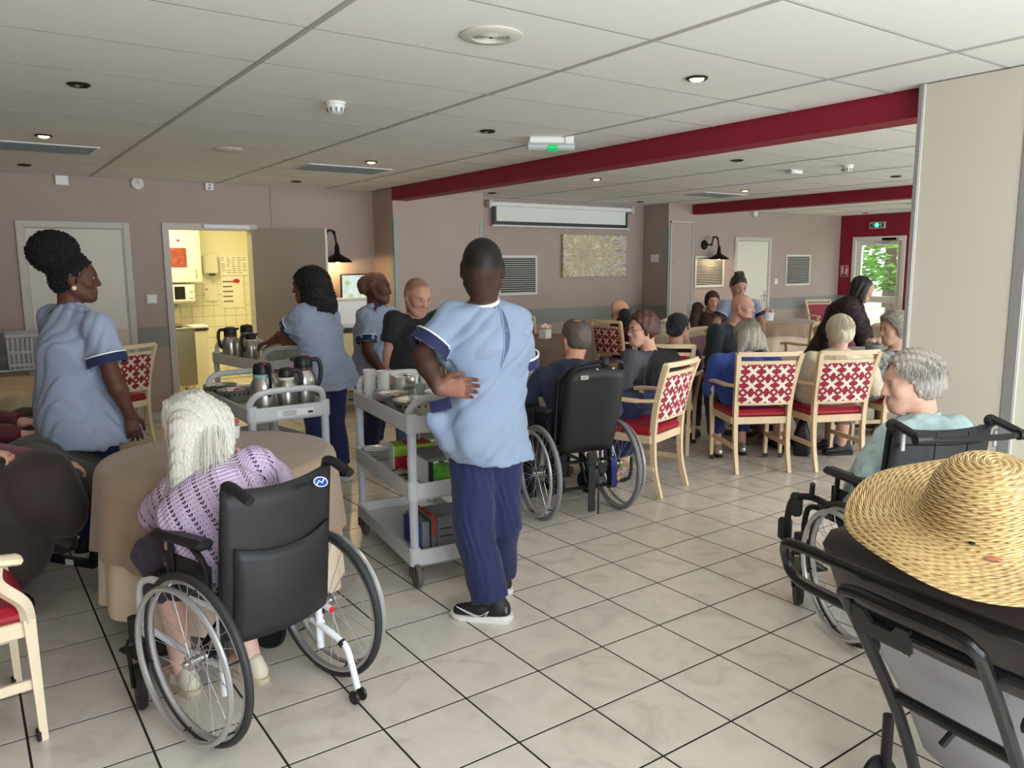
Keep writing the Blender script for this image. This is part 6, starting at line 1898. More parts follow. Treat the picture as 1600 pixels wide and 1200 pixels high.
# ================================================================ the people in the room
HF = nrm((CAM_R[2][0], CAM_R[2][1], 0))


def at(u, d):
    r = ray(u, 415); r = r / (r @ CAM_R[2]); return (CAM_POS + d * r)[:2]


def person_px(label, u, d, facing, pose, px=None, base=None, J=None, **kw):
    xy = _v(base) if base is not None else at(u, d); rz = math.radians(facing - 90); Rm = rotz(-rz); root = np.array([xy[0], xy[1], 0])
    JJ = dict(J or {})
    for k, (uu, vv, dd) in (px or {}).items():
        r = ray(uu, vv); t = ((root - CAM_POS) @ HF + dd) / (r @ HF); JJ[k] = Rm @ (CAM_POS + t * r - root)
    hd = {s: {q: ((Rm @ _v(v)) if q in 'dn' else v) for q, v in h.items()} for s, h in (kw.pop('whands', {}) or {}).items()}
    hd.update(kw.pop('hands', {}) or {})
    sh = kw.get('shoes')
    if sh:
        sh = dict(sh)
        for q in ('dL', 'dR'):
            if q in sh: sh[q] = (Rm @ np.array([*sh[q], 0]))[:2]
        kw['shoes'] = sh
    return figure(label, (xy[0], xy[1], 0), rz, pose, JJ, hands=hd, **kw)


CR = CAM_R[0]                                   # camera right in the world
RIGHT = nrm((CR[0], CR[1], 0)); DARK1 = (66, 44, 36); DARK2 = (84, 54, 42)
UPV = np.array([0, 0, 1.0])

# ---- the man with his hand on his back
def _unused(t, j, T, HR):
    # open pleat in the back of the tunic, patch pocket with navy edge, nape folds
    q = MB()
    def back(u, v, dd=-.148):
        r = ray(u, v); root = np.array([*t.location]); tt = ((root - CAM_POS) @ HF + dd) / (r @ HF); return rotz(-t.rotation_euler.z) @ (CAM_POS + tt * r - root)
    pass


M_manT = fabric('tunic_man', (132, 148, 172), .02, 5, .2, 9)
fold = wrinkle(5, 15, .0062, (1, 1, .5))
def man_disp(P):
    return fold(P) + .004 * np.sin(P[:, 0] * 30 + 3 * np.sin(P[:, 2] * 9)) * (P[:, 2] < 1.1)


MBASE = np.array([1.17, .22, 0])
def mpt(u, v, dd):
    r = ray(u, v); tt = ((MBASE - CAM_POS) @ HF + dd) / (r @ HF); return rotz(math.radians(9)) @ (CAM_POS + tt * r - MBASE)


man_prims = [seg(mpt(678, 655, -.1), mpt(696, 690, -.1), .035, .03, k=.05)]
def man_extra(t, j, T, HR):
    a, b_ = mpt(673, 637, -.128), mpt(704, 629, -.136); MB().tube([a, lerp(a, b_, .5) + np.array([-.004, -.006, 0]), b_], .02, 8, flat=(.4, 1.3)).build('pocket_edge', M_navy, t)
    tu = [c for c in t.children if c.name.startswith('tunic')][0]
    L1 = [surf(tu, t, u, v) for u, v in ((778, 474), (780, 480), (783, 488), (786, 505), (788, 525), (788, 545), (785, 562), (782, 577))]
    L2 = [surf(tu, t, u, v) for u, v in ((778, 474), (782, 480), (788, 488), (794, 505), (798, 525), (796, 545), (789, 562), (782, 577))]
    if all(q is not None for q in L1 + L2):
        a_ = [q[0] for q in L1]; b_ = [q[0] for q in L2]
        MB().grid(np.array([a_, [(x + y) / 2 for x, y in zip(a_, b_)], b_]), .001).build('back_pleat', fabric('pleat_shade', (78, 92, 122), .03), t, 180)  # dark strip over the cloth, shade inside the open pleat put into its colour
        MB().tube(a_, [.001] + [.004] * 6 + [.001], 6).build('pleat_edge', M_manT, t, 180); MB().tube(b_, [.001] + [.0045] * 6 + [.001], 6).build('pleat_edge', M_manT, t, 180)


person_px('person standing in blue tunic and navy trousers, one hand behind the back', 0, 0, 81, STAND, base=(1.17, .22),
          px=dict(hed=(754, 421, .0), nek=(758, 476, -.0), che=(760, 540, .0), wai=(757, 620, .0), pel=(757, 680, .0), shL=(706, 497, -.05), shR=(806, 503, .06), elL=(661, 556, -.12), wrL=(684, 606, -.19), elR=(812, 585, .13), wrR=(785, 600, .3),
                  hiL=(735, 692, -.04), hiR=(780, 690, .05), knL=(742, 835, -.02), knR=(782, 815, .12)),
          J=dict(anL=rotz(math.radians(9)) @ np.array([1.105 - 1.17, .15 - .22, .09]), anR=rotz(math.radians(9)) @ np.array([1.32 - 1.17, .40 - .22, .09])),
          skin=DARK1, vox=.006, head=(-24, 2, 0), hs=1.16, bw=1.04, bd=1.12, full=1.15, scalp=((26, 19, 17), -.012), brow=None, lips=(70, 40, 36),
          top=dict(m=M_manT, hem=rotz(math.radians(9)) @ np.array([0.0, -.02, .735]), sleeve='short', slen=.78, cuff=M_navy, collar=M_plastic, disp=man_disp, name='tunic', sw=1.3, vox=.006, prims=man_prims, flare=-.036),
          bottom=dict(m=M_navytr, o=.03, len=.98, w=1.1), shoes=dict(m=M_shoeB, sole=M_soleW, sneaker=True, dL=(-.68, .73), dR=(.1, .99), L=.29),
          whands=dict(L=dict(d=RIGHT + .0 * UPV, n=-HF, side=-1, curl=.3, s=1.16, spread=.05)), extra=man_extra, handcol=('L', (150, 104, 86)), bprims=[lambda T: seg(T((-.05, -.095, -.052)), T((.05, -.095, -.052)), .0045, k=.008, op='-'), lambda T: seg(T((-.045, -.095, -.072)), T((.045, -.095, -.072)), .004, k=.008, op='-')])

# ---- carer with the big hair puff
def puff(T, HR, s):
    return [ell(T((0, -.085, .13)), (.12, .115, .105), HR, .03), ell(T((0, -.015, .036)), (.08, .1, .088), HR, .02, cut=[(T((0, .052, .06)), HR @ np.array([0, .86, -.5]))]),
            ell(T((0, -.04, -.01)), (.074, .074, .07), HR, .02, cut=[(T((0, .0, .0)), HR @ np.array([0, 1.0, 0]))])]


M_afro = hair_mat('afro', (12, 9, 9), .3, .95, (6, 6, 6), 1.0); frizz = wrinkle(9, 160, .009)
def earring(t, j, T, HR): MB().sph(T((.082, .0, -.042)), .013, 12, 8).build('earring', mat('pearl', (226, 206, 170), .25), t)
def puff_noise(P):
    g = np.abs(frizz(P)); return -g * 1.2


person_px('person in a pale blue carer tunic with a large black hair puff', 125, 4.1, 15, STAND,
          px=dict(hed=(118, 436, .02), nek=(108, 482, .0), che=(115, 545, .0), wai=(122, 605, .0), pel=(128, 650, .0), shR=(152, 512, -.12), shL=(82, 500, .12), elR=(176, 590, -.14), wrR=(203, 648, -.1), elL=(90, 590, .25), wrL=(120, 640, .35)),
          skin=(92, 58, 44), head=(-28, 0, 0), vox=.0075, bw=1.25, bd=1.35, belly=.02, lips=(110, 60, 56), brow=(24, 18, 16),
          top=dict(m=M_tunic, hem=(0, -.02, .66), sleeve='short', slen=.7, cuff=M_navy, name='tunic', disp=wrinkle(12, 17, .008, (1, 1, .6)), sw=1.5),
          bottom=dict(m=M_navytr), shoes=dict(m=M_shoeB, sole=M_soleW), hair=dict(f=puff, m=M_afro, disp=puff_noise, vox=.006), extra=earring, hands=dict(R=dict(d=(.15, .1, -1), n=(-1, .3, 0), curl=.35)))

# ---- carer with long curly hair at the doorway trolley
def curls(T, HR, s):
    return [ell(T((0, -.03, .035)), (.115, .12, .1), HR, .05, cut=[(T((0, .06, .05)), HR @ np.array([0, .9, -.45]))]), ell(T((0, -.07, -.07)), (.13, .09, .12), HR, .06), ell(T((.04, -.09, -.15)), (.1, .07, .09), HR, .06), ell(T((-.07, -.05, -.12)), (.06, .07, .09), HR, .05)]


curl_noise = wrinkle(21, 120, .010)
person_px('person in pale blue carer tunic, long black curls, reaching over the doorway trolley', 500, 5.6, 112, STAND,
          px=dict(hed=(481, 447, .05), nek=(492, 477, .0), che=(495, 515, .0), wai=(503, 550, .0), pel=(510, 580, .0), shL=(472, 492, -.1), shR=(516, 494, .13), elL=(446, 523, -.02), wrL=(424, 534, .22), elR=(500, 530, .33), wrR=(460, 535, .55)),
          J=dict(anL=(-.1, -.03, .09), anR=(.1, -.03, .09)), skin=(112, 70, 52), head=(28, 5, 0), vox=.009, bw=1.08, bd=1.1, lips=(130, 70, 66), brow=(24, 18, 16),
          top=dict(m=M_tunic, hem=(0, -.05, .72), sleeve='short', slen=.7, cuff=M_navy, name='tunic', disp=wrinkle(14, 17, .0075, (1, 1, .5)), flare=.02), bottom=dict(m=M_navytr), shoes=dict(m=M_shoeB, sole=M_soleW),
          hair=dict(f=curls, m=hair_mat('curls_black', (12, 9, 9), .3, .7, (6, 6, 6), 1.0), disp=lambda P: -np.abs(curl_noise(P)), vox=.008), hands=dict(L=dict(d=(-.3, .9, -.2), n=(0, 0, -1), curl=.5)))

# ---- carer with the brown head wrap
def wrap(T, HR, s):
    return [ell(T((0, -.035, .045)), (.092, .118, .09), HR @ rotx(.25), .03, cut=[(T((0, .056, .06)), HR @ np.array([0, .8, -.6]))]), ell(T((0, -.1, .02)), (.07, .05, .06), HR, .04)]


person_px('person in pale blue carer tunic with brown head wrap beside the black t-shirt', 578, 6.45, -38, STAND,
          px=dict(hed=(590, 452, .0), nek=(586, 480, .0), che=(583, 520, .0), wai=(580, 565, .0), pel=(578, 595, .0), shR=(570, 495, -.16), shL=(608, 492, .13), elR=(574, 548, -.24), wrR=(604, 590, -.2), elL=(622, 545, .2), wrL=(630, 590, .2)),
          skin=(88, 54, 42), head=(-4, 0, 0), vox=.009, bw=1.0, bd=1.1, lips=(110, 60, 56), brow=(24, 18, 16),
          top=dict(m=M_tunic, hem=(0, 0, .70), sleeve='short', slen=.72, cuff=M_navy, collar=M_navy, name='tunic', disp=wrinkle(15, 17, .0075, (1, 1, .5))), bottom=dict(m=M_navytr), shoes=dict(m=M_plastic, sole=M_soleW, clog=True, dL=(.9, -.3), dR=(.85, -.5)),
          hair=dict(f=wrap, m=fabric('wrap_brown', (104, 66, 50), .2, 14, .5, 16), name='head_wrap', disp=wrinkle(3, 30, .004), vox=.008))

# ---- man in black t-shirt looking down
person_px('bald person in a black t-shirt and jeans looking down behind the trolley', 648, 5.5, 262, STAND,
          px=dict(hed=(652, 463, .0), nek=(650, 498, .04), che=(648, 530, .03), wai=(648, 570, .0), pel=(650, 600, .0), shR=(615, 500, -.02), shL=(685, 500, .06), elR=(608, 552, -.06), wrR=(612, 598, -.1), elL=(700, 550, .05), wrL=(700, 590, .0)),
          skin=(188, 140, 116), head=(15, 24, 0), vox=.0085, bw=1.0, full=.95, nose=1.15, brow=(96, 80, 70), scalp=((150, 112, 94), .03),
          top=dict(m=fabric('black_tee', (20, 20, 24), .1), sleeve='short', slen=.66, hem=(0, 0, .88), name='t_shirt'), bottom=dict(m=fabric('jeans', (62, 82, 116), .12, 10)), shoes=dict(m=M_shoeB, sole=M_soleW),
          hair=dict(f=hair_fringe(.004, -.05, .02), m=hair_mat('fringe_grey', (120, 108, 98))))

# ---- woman in the lilac crochet cardigan
mc = bpy.data.materials.new('lilac_crochet'); mc.use_nodes = True; N = mc.node_tree.nodes; L = mc.node_tree.links; b = N['Principled BSDF']; b.inputs['Base Color'].default_value = (*lin((214, 190, 222)), 1); b.inputs['Roughness'].default_value = .8
uvn = N.new('ShaderNodeUVMap'); sp = N.new('ShaderNodeSeparateXYZ'); L.new(uvn.outputs[0], sp.inputs[0])
def mq(op, a, c=None):
    n = N.new('ShaderNodeMath'); n.operation = op
    for i, q in enumerate((a, c)):
        if q is None: continue
        if isinstance(q, (int, float)): n.inputs[i].default_value = q
        else: L.new(q, n.inputs[i])
    return n.outputs[0]
cu = mq('FRACT', mq('DIVIDE', sp.outputs[0], .026)); cv = mq('FRACT', mq('DIVIDE', sp.outputs[1], .0165))
colsel = mq('GREATER_THAN', mq('FRACT', mq('DIVIDE', sp.outputs[0], .052)), .5)
# narrow open columns: pairs of triangular holes either side of a cord, plus small eyelets elsewhere
dcol = mq('ABSOLUTE', mq('SUBTRACT', cu, .5))
tri = mq('MULTIPLY', mq('LESS_THAN', dcol, mq('MULTIPLY', cv, .44)), mq('LESS_THAN', cv, .82))
cord = mq('GREATER_THAN', dcol, .05)
big = mq('MULTIPLY', mq('MULTIPLY', tri, cord), mq('MAXIMUM', colsel, .0))
eu = mq('ABSOLUTE', mq('SUBTRACT', mq('FRACT', mq('DIVIDE', sp.outputs[0], .012)), .5)); e2 = mq('ABSOLUTE', mq('SUBTRACT', cv, .5))
eye_ = mq('MULTIPLY', mq('LESS_THAN', mq('ADD', mq('MULTIPLY', eu, eu), mq('MULTIPLY', e2, e2)), .016), mq('SUBTRACT', 1.0, colsel))
hole = mq('MAXIMUM', big, eye_)
tr = N.new('ShaderNodeBsdfTransparent'); ms_ = N.new('ShaderNodeMixShader'); L.new(hole, ms_.inputs[0]); L.new(b.outputs[0], ms_.inputs[1]); L.new(tr.outputs[0], ms_.inputs[2]); L.new(ms_.outputs[0], N['Material Output'].inputs['Surface'])
bpn = N.new('ShaderNodeBump'); bpn.inputs['Strength'].default_value = .6; bpn.inputs['Distance'].default_value = .003
L.new(mq('ADD', mq('SINE', mq('MULTIPLY', cv, 6.283)), mq('SINE', mq('MULTIPLY', cu, 25.1))), bpn.inputs['Height']); L.new(bpn.outputs['Normal'], b.inputs['Normal'])


def long_white(T, HR, s):
    D = HR.T @ np.array([0, 0, -1.0]); K = HR.T @ np.array([-.55, -.83, 0])
    P = [ell(T((0, -.02, .04)), (.09, .107, .092), HR, .03, cut=[(T((0, .06, .05)), HR @ np.array([0, .9, -.45]))]), ell(T((0, -.06, -.02)), (.098, .08, .1), HR, .05)]
    for x, ln, bk, r in ((-.07, .2, .09, .036), (-.03, .21, .13, .038), (.015, .2, .15, .038), (.055, .18, .14, .036), (.085, .15, .11, .03), (-.095, .17, .05, .03)):
        a = np.array([x * .8, -.065, -.0]); P.append(seg(T(a), T(a + D * ln + K * bk + np.array([x * .35, 0, 0])), .05, r, k=.035))
    return P


def strand_disp(seed, f=150, amp=.003):
    g = np.random.default_rng(seed); ph = g.uniform(0, 6, 3)
    return lambda P: amp * (np.sin(P[:, 0] * f + 4 * np.sin(P[:, 2] * 14 + ph[0]) + P[:, 1] * f * .6) + .6 * np.sin(P[:, 0] * f * 1.9 - P[:, 1] * f * 1.3 + 3 * np.sin(P[:, 2] * 11 + ph[1])))


def lilac_uv(V, j):
    ax = nrm(j['nek'] - j['pel']); sx = nrm(j['shR'] - j['shL']); sx = nrm(sx - ax * (sx @ ax)); q = V - j['pel']; u = q @ sx; v = q @ ax; f = np.cross(ax, sx)
    return np.column_stack([u + .25 * (q @ f) * np.sign(u) * np.clip((np.abs(u) - .1) * 20, 0, 1) + 1, v + .5 * (q @ f) * np.clip((np.abs(u) - .16) * 30, 0, 1) + 1])


def strands(n, seed, T_fn, m, rad=.0011):
    def f(t, j, T, HR):
        g = np.random.default_rng(seed); s = MB()
        for k in range(n):
            a = g.uniform(-2.6, 2.6); r0 = .09; z0 = g.uniform(.02, .1)
            D = HR.T @ np.array([0, 0, -1.0]); K = HR.T @ np.array([-.55, -.83, 0]); p0 = T((math.sin(a) * .06, -.02 - math.cos(a) * .07, .115 - abs(g.normal()) * .01)); p1 = T((math.sin(a) * .095, -.03 - math.cos(a) * .095, .02)); q2 = np.array([math.sin(a) * .1 + g.normal() * .01, -.045 - math.cos(a) * .085, -.0]) + D * .09 + K * (.08 * max(.2, math.cos(a))); p2 = T(q2); p3 = T(q2 + D * (.11 + g.normal() * .025) + K * (.07 * max(.2, math.cos(a)) + g.normal() * .01) + np.array([math.sin(a) * .02 + g.normal() * .015, 0, 0]))
            s.tube(bez([p0, p1, p2, p3], 4), [rad] * 12 + [rad * .3], 3)
        stuff(s.build('hair_strands', m, t, 180))
    return f


M_whair = hair_mat('hair_white', (226, 222, 208), .14, .45, (40, 40, 3), .8)
Jw = dict(pel=(-.0, .08, .55), wai=(-.03, .10, .63), che=(-.06, .16, .735), hiL=(-.10, .1, .545), hiR=(.08, .1, .545), knL=(-.11, .42, .54), knR=(.1, .42, .54), anL=(-.12, .34, .1), anR=(.08, .20, .1))
M_under = fabric('dark_under', (38, 30, 58), .1)
def lilac_extra(t, j, T, HR):
    strands(260, 3, None, mat('strand_white', (236, 232, 220), .4))(t, j, T, HR)
    P = [seg(j['pel'], j['wai'], (.145, .105), (.14, .1), (1, 0, 0), .04), seg(j['wai'], j['che'], (.14, .1), (.15, .108), (1, 0, 0), .04), seg(j['che'], j['nek'] - np.array([0, 0, .06]), (.15, .108), (.12, .08), nrm(j['shR'] - j['shL']), .04)]
    for s in 'LR': P += [seg(j['sh' + s], j['nek'] - np.array([0, 0, .04]), .052, .05), seg(j['sh' + s], lerp(j['sh' + s], j['el' + s], .9), .052, .046)]
    implicit('undershirt', P, .009, M_under, t)


person_px('white-haired person in a lilac crochet cardigan seated in the white-framed wheelchair', 0, 0, 108.7, SIT, base=(.06, .06),
          px=dict(hed=(297, 668, .20), nek=(322, 748, .18), shL=(276, 776, .15), shR=(396, 730, .18), elL=(248, 800, .24), wrL=(300, 800, .5), elR=(426, 752, .3), wrR=(385, 725, .52)),
          J=Jw, skin=(222, 180, 164), head=(10, 20, -4), vox=.007, bw=1.0, bd=1.05,
          top=dict(m=mc, o=.03, name='cardigan', uv=lilac_uv, vox=.007, disp=wrinkle(31, 18, .003), hem=(-.01, .11, .48), sleeve='long', flare=-.03), bottom=dict(m=fabric('plum_skirt', (54, 44, 58), .1), skirt=.3, o=-.012, name='skirt'), shoes=dict(m=mat('shoe_cream', (214, 206, 184), .5), sole=mat('sole_cream', (196, 184, 158), .6), L=.24, dL=(-.32, .945), dR=(-.32, .945)),
          hair=dict(f=long_white, m=M_whair, disp=strand_disp(4, 190, .0028), vox=.006), extra=lilac_extra)

# ---- man in navy in the black wheelchair
person_px('grey-haired balding person in a navy sweater seated in the black wheelchair', 0, 0, 78.3, SIT, base=(2.43, 1.17),
          px=dict(hed=(898, 530, .12), nek=(893, 566, .06), che=(895, 610, .0), shL=(850, 590, .02), shR=(940, 590, .06), elL=(822, 618, .08), wrL=(835, 640, .3), elR=(955, 640, .15), wrR=(930, 640, .4)),
          skin=(196, 140, 116), head=(6, 8, 3), vox=.0085, bw=1.1, top=dict(m=fabric('navy_sweater', (34, 38, 66), .08), name='sweater', o=.025), bottom=dict(m=fabric('dark_trousers', (34, 36, 48), .1)), shoes=dict(m=M_shoeB, sole=M_shoeB),
          hair=dict(f=hair_crown(), m=hair_mat('hair_pepper', (84, 74, 66), .35), disp=strand_disp(6, 130, .002)))

# ---- woman in glasses and black cardigan
def bob(thick=.02, low=-.03):
    return hair_cap(.058, low, thick, top=.012)


def glass_extra(t, j, T, HR):
    glasses(mat('frame_red', (110, 30, 50), .3))(t, j, T, HR)
    g = MB()
    for s in (-1, 1):
        for k in range(16):
            q = k / 15; p = lerp(j['nek'] + np.array([s * .055, .07, -.02]), j['wai'] + np.array([s * .05, .165, .0]), q); p[1] += .03 * math.sin(q * 3.1)
            g.sph(p, .007, 8, 5)
    stuff(g.build('bead_trim', mat('bead_dark', (60, 60, 66), .3, .4), t))


M_blackcard = fabric('black_cardigan', (22, 21, 24), .1)
def cardigan_paint(V):
    c = np.tile(np.array(lin((24, 23, 26))), (len(V), 1)); w = (np.abs(V[:, 0]) < .055 + .03 * (1.05 - V[:, 2])) & (V[:, 1] > -.03); c[w] = lin((74, 74, 80)); return c


person_px('person with reddish brown hair, glasses and a black beaded cardigan seated at the table', 1012, 5.95, 190, SIT,
          px=dict(hed=(1003, 516, .0), nek=(1016, 550, .05), che=(1018, 580, .06), shR=(985, 562, -.08), shL=(1047, 562, .14), elR=(970, 605, -.12), wrR=(990, 620, -.16), elL=(1052, 610, .1), wrL=(975, 612, -.05)),
          skin=(206, 158, 136), head=(-28, 0, 0), vox=.009, bw=1.08, bd=1.15, lips=(170, 80, 76), nose=1.1,
          top=dict(m=mat('cardigan_paint', (30, 30, 32), .8, attr='Col', bump=.2, bs=14), paint=cardigan_paint, name='cardigan', o=.03), bottom=dict(m=fabric('blue_skirt', (30, 42, 84), .1), skirt=.6, name='skirt'), shoes=dict(m=mat('shoe_snake', (120, 112, 104), .5, var=.6, vs=60), sole=M_shoeB, L=.24),
          hair=dict(f=bob(.02, -.02), m=hair_mat('hair_auburn', (84, 52, 38), .3), disp=strand_disp(7, 110, .003)), extra=glass_extra)

# ---- bald man with spectacles in black by the wall
person_px('bald person with spectacles in a black turtleneck seated by the wall', 965, 9.25, -28, SIT, base=(5.85, 4.3),
          px=dict(hed=(969, 485, .0), nek=(964, 508, .0), che=(961, 530, .0)), J=dict(wrL=(-.1, .3, .7), wrR=(.1, .3, .7)), skin=(206, 160, 138), head=(0, 2, 0), vox=.011,
          top=dict(m=fabric('black_knit', (16, 16, 18), .1), name='turtleneck', collar=fabric('black_knit')), bottom=dict(m=fabric('dark_trousers')), shoes=dict(m=M_shoeB, sole=M_shoeB), hair=dict(f=hair_fringe(.005, -.05, .03), m=hair_mat('fringe_white', (190, 184, 176))), extra=glasses(M_black))

# ---- woman in black headscarf
def scarf(T, HR, s): return [ell(T((0, -.02, .035)), (.09, .108, .092), HR, .03, cut=[(T((0, .062, .05)), HR @ np.array([0, .85, -.52]))]), ell(T((0, -.055, -.02)), (.08, .065, .07), HR, .03), ell(T((.0, -.12, -.045)), (.03, .03, .022), HR, .03)]


ms2 = mat('scarf_print', (22, 20, 26), .6, attr='Col')
person_px('person in a black patterned headscarf seated with back turned in a plain red chair', 1058, 6.75, 25, SIT, base=(4.25, 2.08),
          px=dict(hed=(1061, 512, .03), nek=(1056, 540, .0), che=(1053, 565, .0), shL=(1033, 553, .08), shR=(1082, 556, -.08)), skin=(206, 160, 136), head=(-18, 8, 0), vox=.010, top=dict(m=fabric('black_knit'), name='sweater'), bottom=dict(m=fabric('dark_trousers')), shoes=dict(m=M_shoeB, sole=M_shoeB),
          hair=[dict(f=scarf, m=fabric('scarf_black', (24, 20, 28), .2), name='headscarf', disp=wrinkle(8, 40, .002)),
                dict(f=lambda T, HR, s: [ell(T((0, -.012, .012)), (.0925, .11, .03), HR @ rotx(-.35), .01, cut=[(T((0, .07, .05)), HR @ np.array([0, .85, -.52]))])], m=mat('scarf_band', (60, 56, 70), .6, var=.9, vs=70), name='scarf_band')])

# ---- dark-haired woman behind the pale table
person_px('dark-haired person in a brown patterned cardigan seated behind the pale table', 1112, 10.5, 225, SIT, px=dict(hed=(1113, 472, .0), nek=(1111, 490, .03), che=(1110, 508, .03)), skin=(186, 140, 118), head=(12, 0, 0), vox=.012, lips=(150, 70, 66),
          top=dict(m=mat('fabric_leaf_print', (60, 46, 42), .8, var=.6, vs=45), name='cardigan'), bottom=dict(m=fabric('dark_trousers')), hair=dict(f=hair_cap(.072, -.06, .016, top=.01), m=hair_mat('hair_darkred', (46, 26, 24)), disp=strand_disp(8, 100, .003)))

# ---- far carer bending forward
person_px('person in a pale blue carer tunic bending forward behind the bald man', 1155, 9.2, 236, STAND, px=dict(hed=(1154, 447, -.1), nek=(1155, 470, .0), che=(1156, 492, .05), wai=(1157, 520, .1), pel=(1158, 540, .12), shR=(1131, 478, .0), shL=(1178, 477, .03), elR=(1120, 503, -.05), wrR=(1116, 520, -.2), elL=(1188, 500, .0), wrL=(1192, 520, -.15)),
          skin=(190, 144, 122), head=(8, 22, 0), vox=.011, bw=1.0, lips=(160, 86, 80), top=dict(m=M_tunic, hem=(0, -.1, .75), sleeve='short', slen=.7, cuff=M_navy, collar=M_navy, name='tunic'), bottom=dict(m=M_navytr), shoes=dict(m=M_shoeB, sole=M_soleW),
          hair=[dict(f=hair_cap(.06, -.04, .008), m=hair_mat('hair_brown', (58, 46, 40)), disp=strand_disp(9, 110, .002)), dict(f=lambda T, HR, s: [ell(T((0, -.04, .12)), (.06, .05, .04), HR, .03)], m=hair_mat('hair_brown'), name='hair_bun', disp=wrinkle(4, 80, .004))])

# ---- bald man in dark green
person_px('bald person in a dark green sweater turned towards the room at the table', 1146, 7.6, 285, SIT, base=(5.5, 2.5),
          px=dict(hed=(1161, 480, -.05), nek=(1146, 510, .0), che=(1138, 540, .02), shR=(1118, 518, -.1), shL=(1178, 518, .1), elR=(1112, 560, -.12), wrR=(1140, 575, -.25), elL=(1190, 555, .05), wrL=(1180, 570, -.2)),
          skin=(214, 160, 140), head=(2, 4, 0), vox=.0095, nose=1.2, full=.95, brow=(170, 150, 136), top=dict(m=fabric('dark_green', (28, 42, 48), .1), name='sweater', o=.03), bottom=dict(m=fabric('dark_trousers')), shoes=dict(m=M_shoeB, sole=M_shoeB),
          hair=dict(f=hair_fringe(.004, -.05, .01), m=hair_mat('fringe_white')))

# ---- woman in blue, back to camera
def grey_long(T, HR, s): return [ell(T((0, -.02, .04)), (.087, .104, .09), HR, .03, cut=[(T((0, .06, .05)), HR @ np.array([0, .9, -.45]))]), ell(T((0, -.06, -.05)), (.095, .06, .1), HR, .05), seg(T((-.06, -.05, -.04)), T((-.1, -.03, -.14)), .04, .024, k=.04), seg(T((.06, -.05, -.04)), T((.1, -.05, -.15)), .04, .022, k=.04)]


person_px('grey-haired person in a royal blue sweater seated with back turned', 0, 0, 59, SIT, base=(4.33, 1.33),
          px=dict(hed=(1168, 526, .16), nek=(1164, 556, .1), che=(1162, 585, .04), shL=(1122, 568, .0), shR=(1205, 566, .08), elL=(1112, 605, .08), wrL=(1135, 610, .3), elR=(1215, 600, .1), wrR=(1190, 600, .35)),
          J=dict(anL=(-.13, .22, .1), anR=(.1, .28, .1), knL=(-.12, .38, .53), knR=(.11, .4, .53)), skin=(210, 164, 146), head=(4, 30, 0), vox=.0095, bw=1.15, bd=1.2, top=dict(m=fabric('royal_blue', (48, 72, 150), .06), name='sweater', o=.035), bottom=dict(m=fabric('jeans_navy', (30, 44, 92), .1), len=.82), shoes=dict(m=mat('shoe_silver', (190, 184, 172), .3, .7), sole=M_shoeB, L=.23, dL=(.5, .87), dR=(.6, .8)),
          hair=dict(f=grey_long, m=hair_mat('hair_grey', (176, 168, 150), .25, .5, (30, 30, 3)), disp=strand_disp(12, 130, .003)), extra=cap_strands(220, 7, mat('strand_grey', (186, 178, 160), .45), 2.0, .014, .0016, .012))

# ---- white-haired person in cream
person_px('white-haired person in a cream jacket seated with back turned', 0, 0, 63, SIT, base=(4.87, 1.02),
          px=dict(hed=(1311, 520, .06), nek=(1309, 550, .02), che=(1308, 585, .0), shL=(1266, 566, .0), shR=(1350, 564, .06), elL=(1256, 612, .06), wrL=(1290, 612, .3), elR=(1366, 605, .12), wrR=(1335, 600, .36)),
          skin=(218, 178, 160), head=(0, 6, 0), vox=.0095, bw=1.15, bd=1.15, top=dict(m=fabric('cream_jacket', (216, 204, 176), .04), name='jacket', o=.035, collar=fabric('cream_jacket')), bottom=dict(m=fabric('beige_trousers', (190, 180, 160), .06), len=.7), shoes=dict(m=mat('shoe_brown', (70, 40, 34), .5), sole=M_shoeB, L=.24, dL=(.45, .9), dR=(.5, .87)),
          hair=dict(f=hair_cap(.055, -.075, .018, top=.004), m=hair_mat('hair_ivory', (226, 214, 186), .12, .5, (30, 30, 4)), disp=strand_disp(13, 120, .003)), extra=cap_strands(260, 6, mat('strand_ivory', (230, 220, 196), .45), 1.95, .017, .0016))

# ---- woman in the dark shawl leaning over the table
def long_dark(T, HR, s): return [ell(T((0, -.025, .035)), (.088, .108, .09), HR, .03, cut=[(T((0, .058, .05)), HR @ np.array([0, .9, -.45]))]), ell(T((0, -.045, -.05)), (.088, .06, .1), HR, .05), seg(T((-.07, .0, -.02)), T((-.07, .02, -.14)), .035, .022, k=.03), seg(T((.07, -.01, -.02)), T((.075, .01, -.14)), .035, .022, k=.03)]


msh = mat('shawl_print', (30, 14, 18), .85, attr='Col')
def shawl_paint(V):
    n = wrinkle(77, 28, 1.0)(V); n2 = wrinkle(78, 90, 1.0)(V); c = np.tile(np.array(lin((24, 12, 15))), (len(V), 1)); c[n > .95] = lin((84, 18, 30)); c[(n2 > 1.25) & (n < .5)] = lin((90, 84, 80)); return c


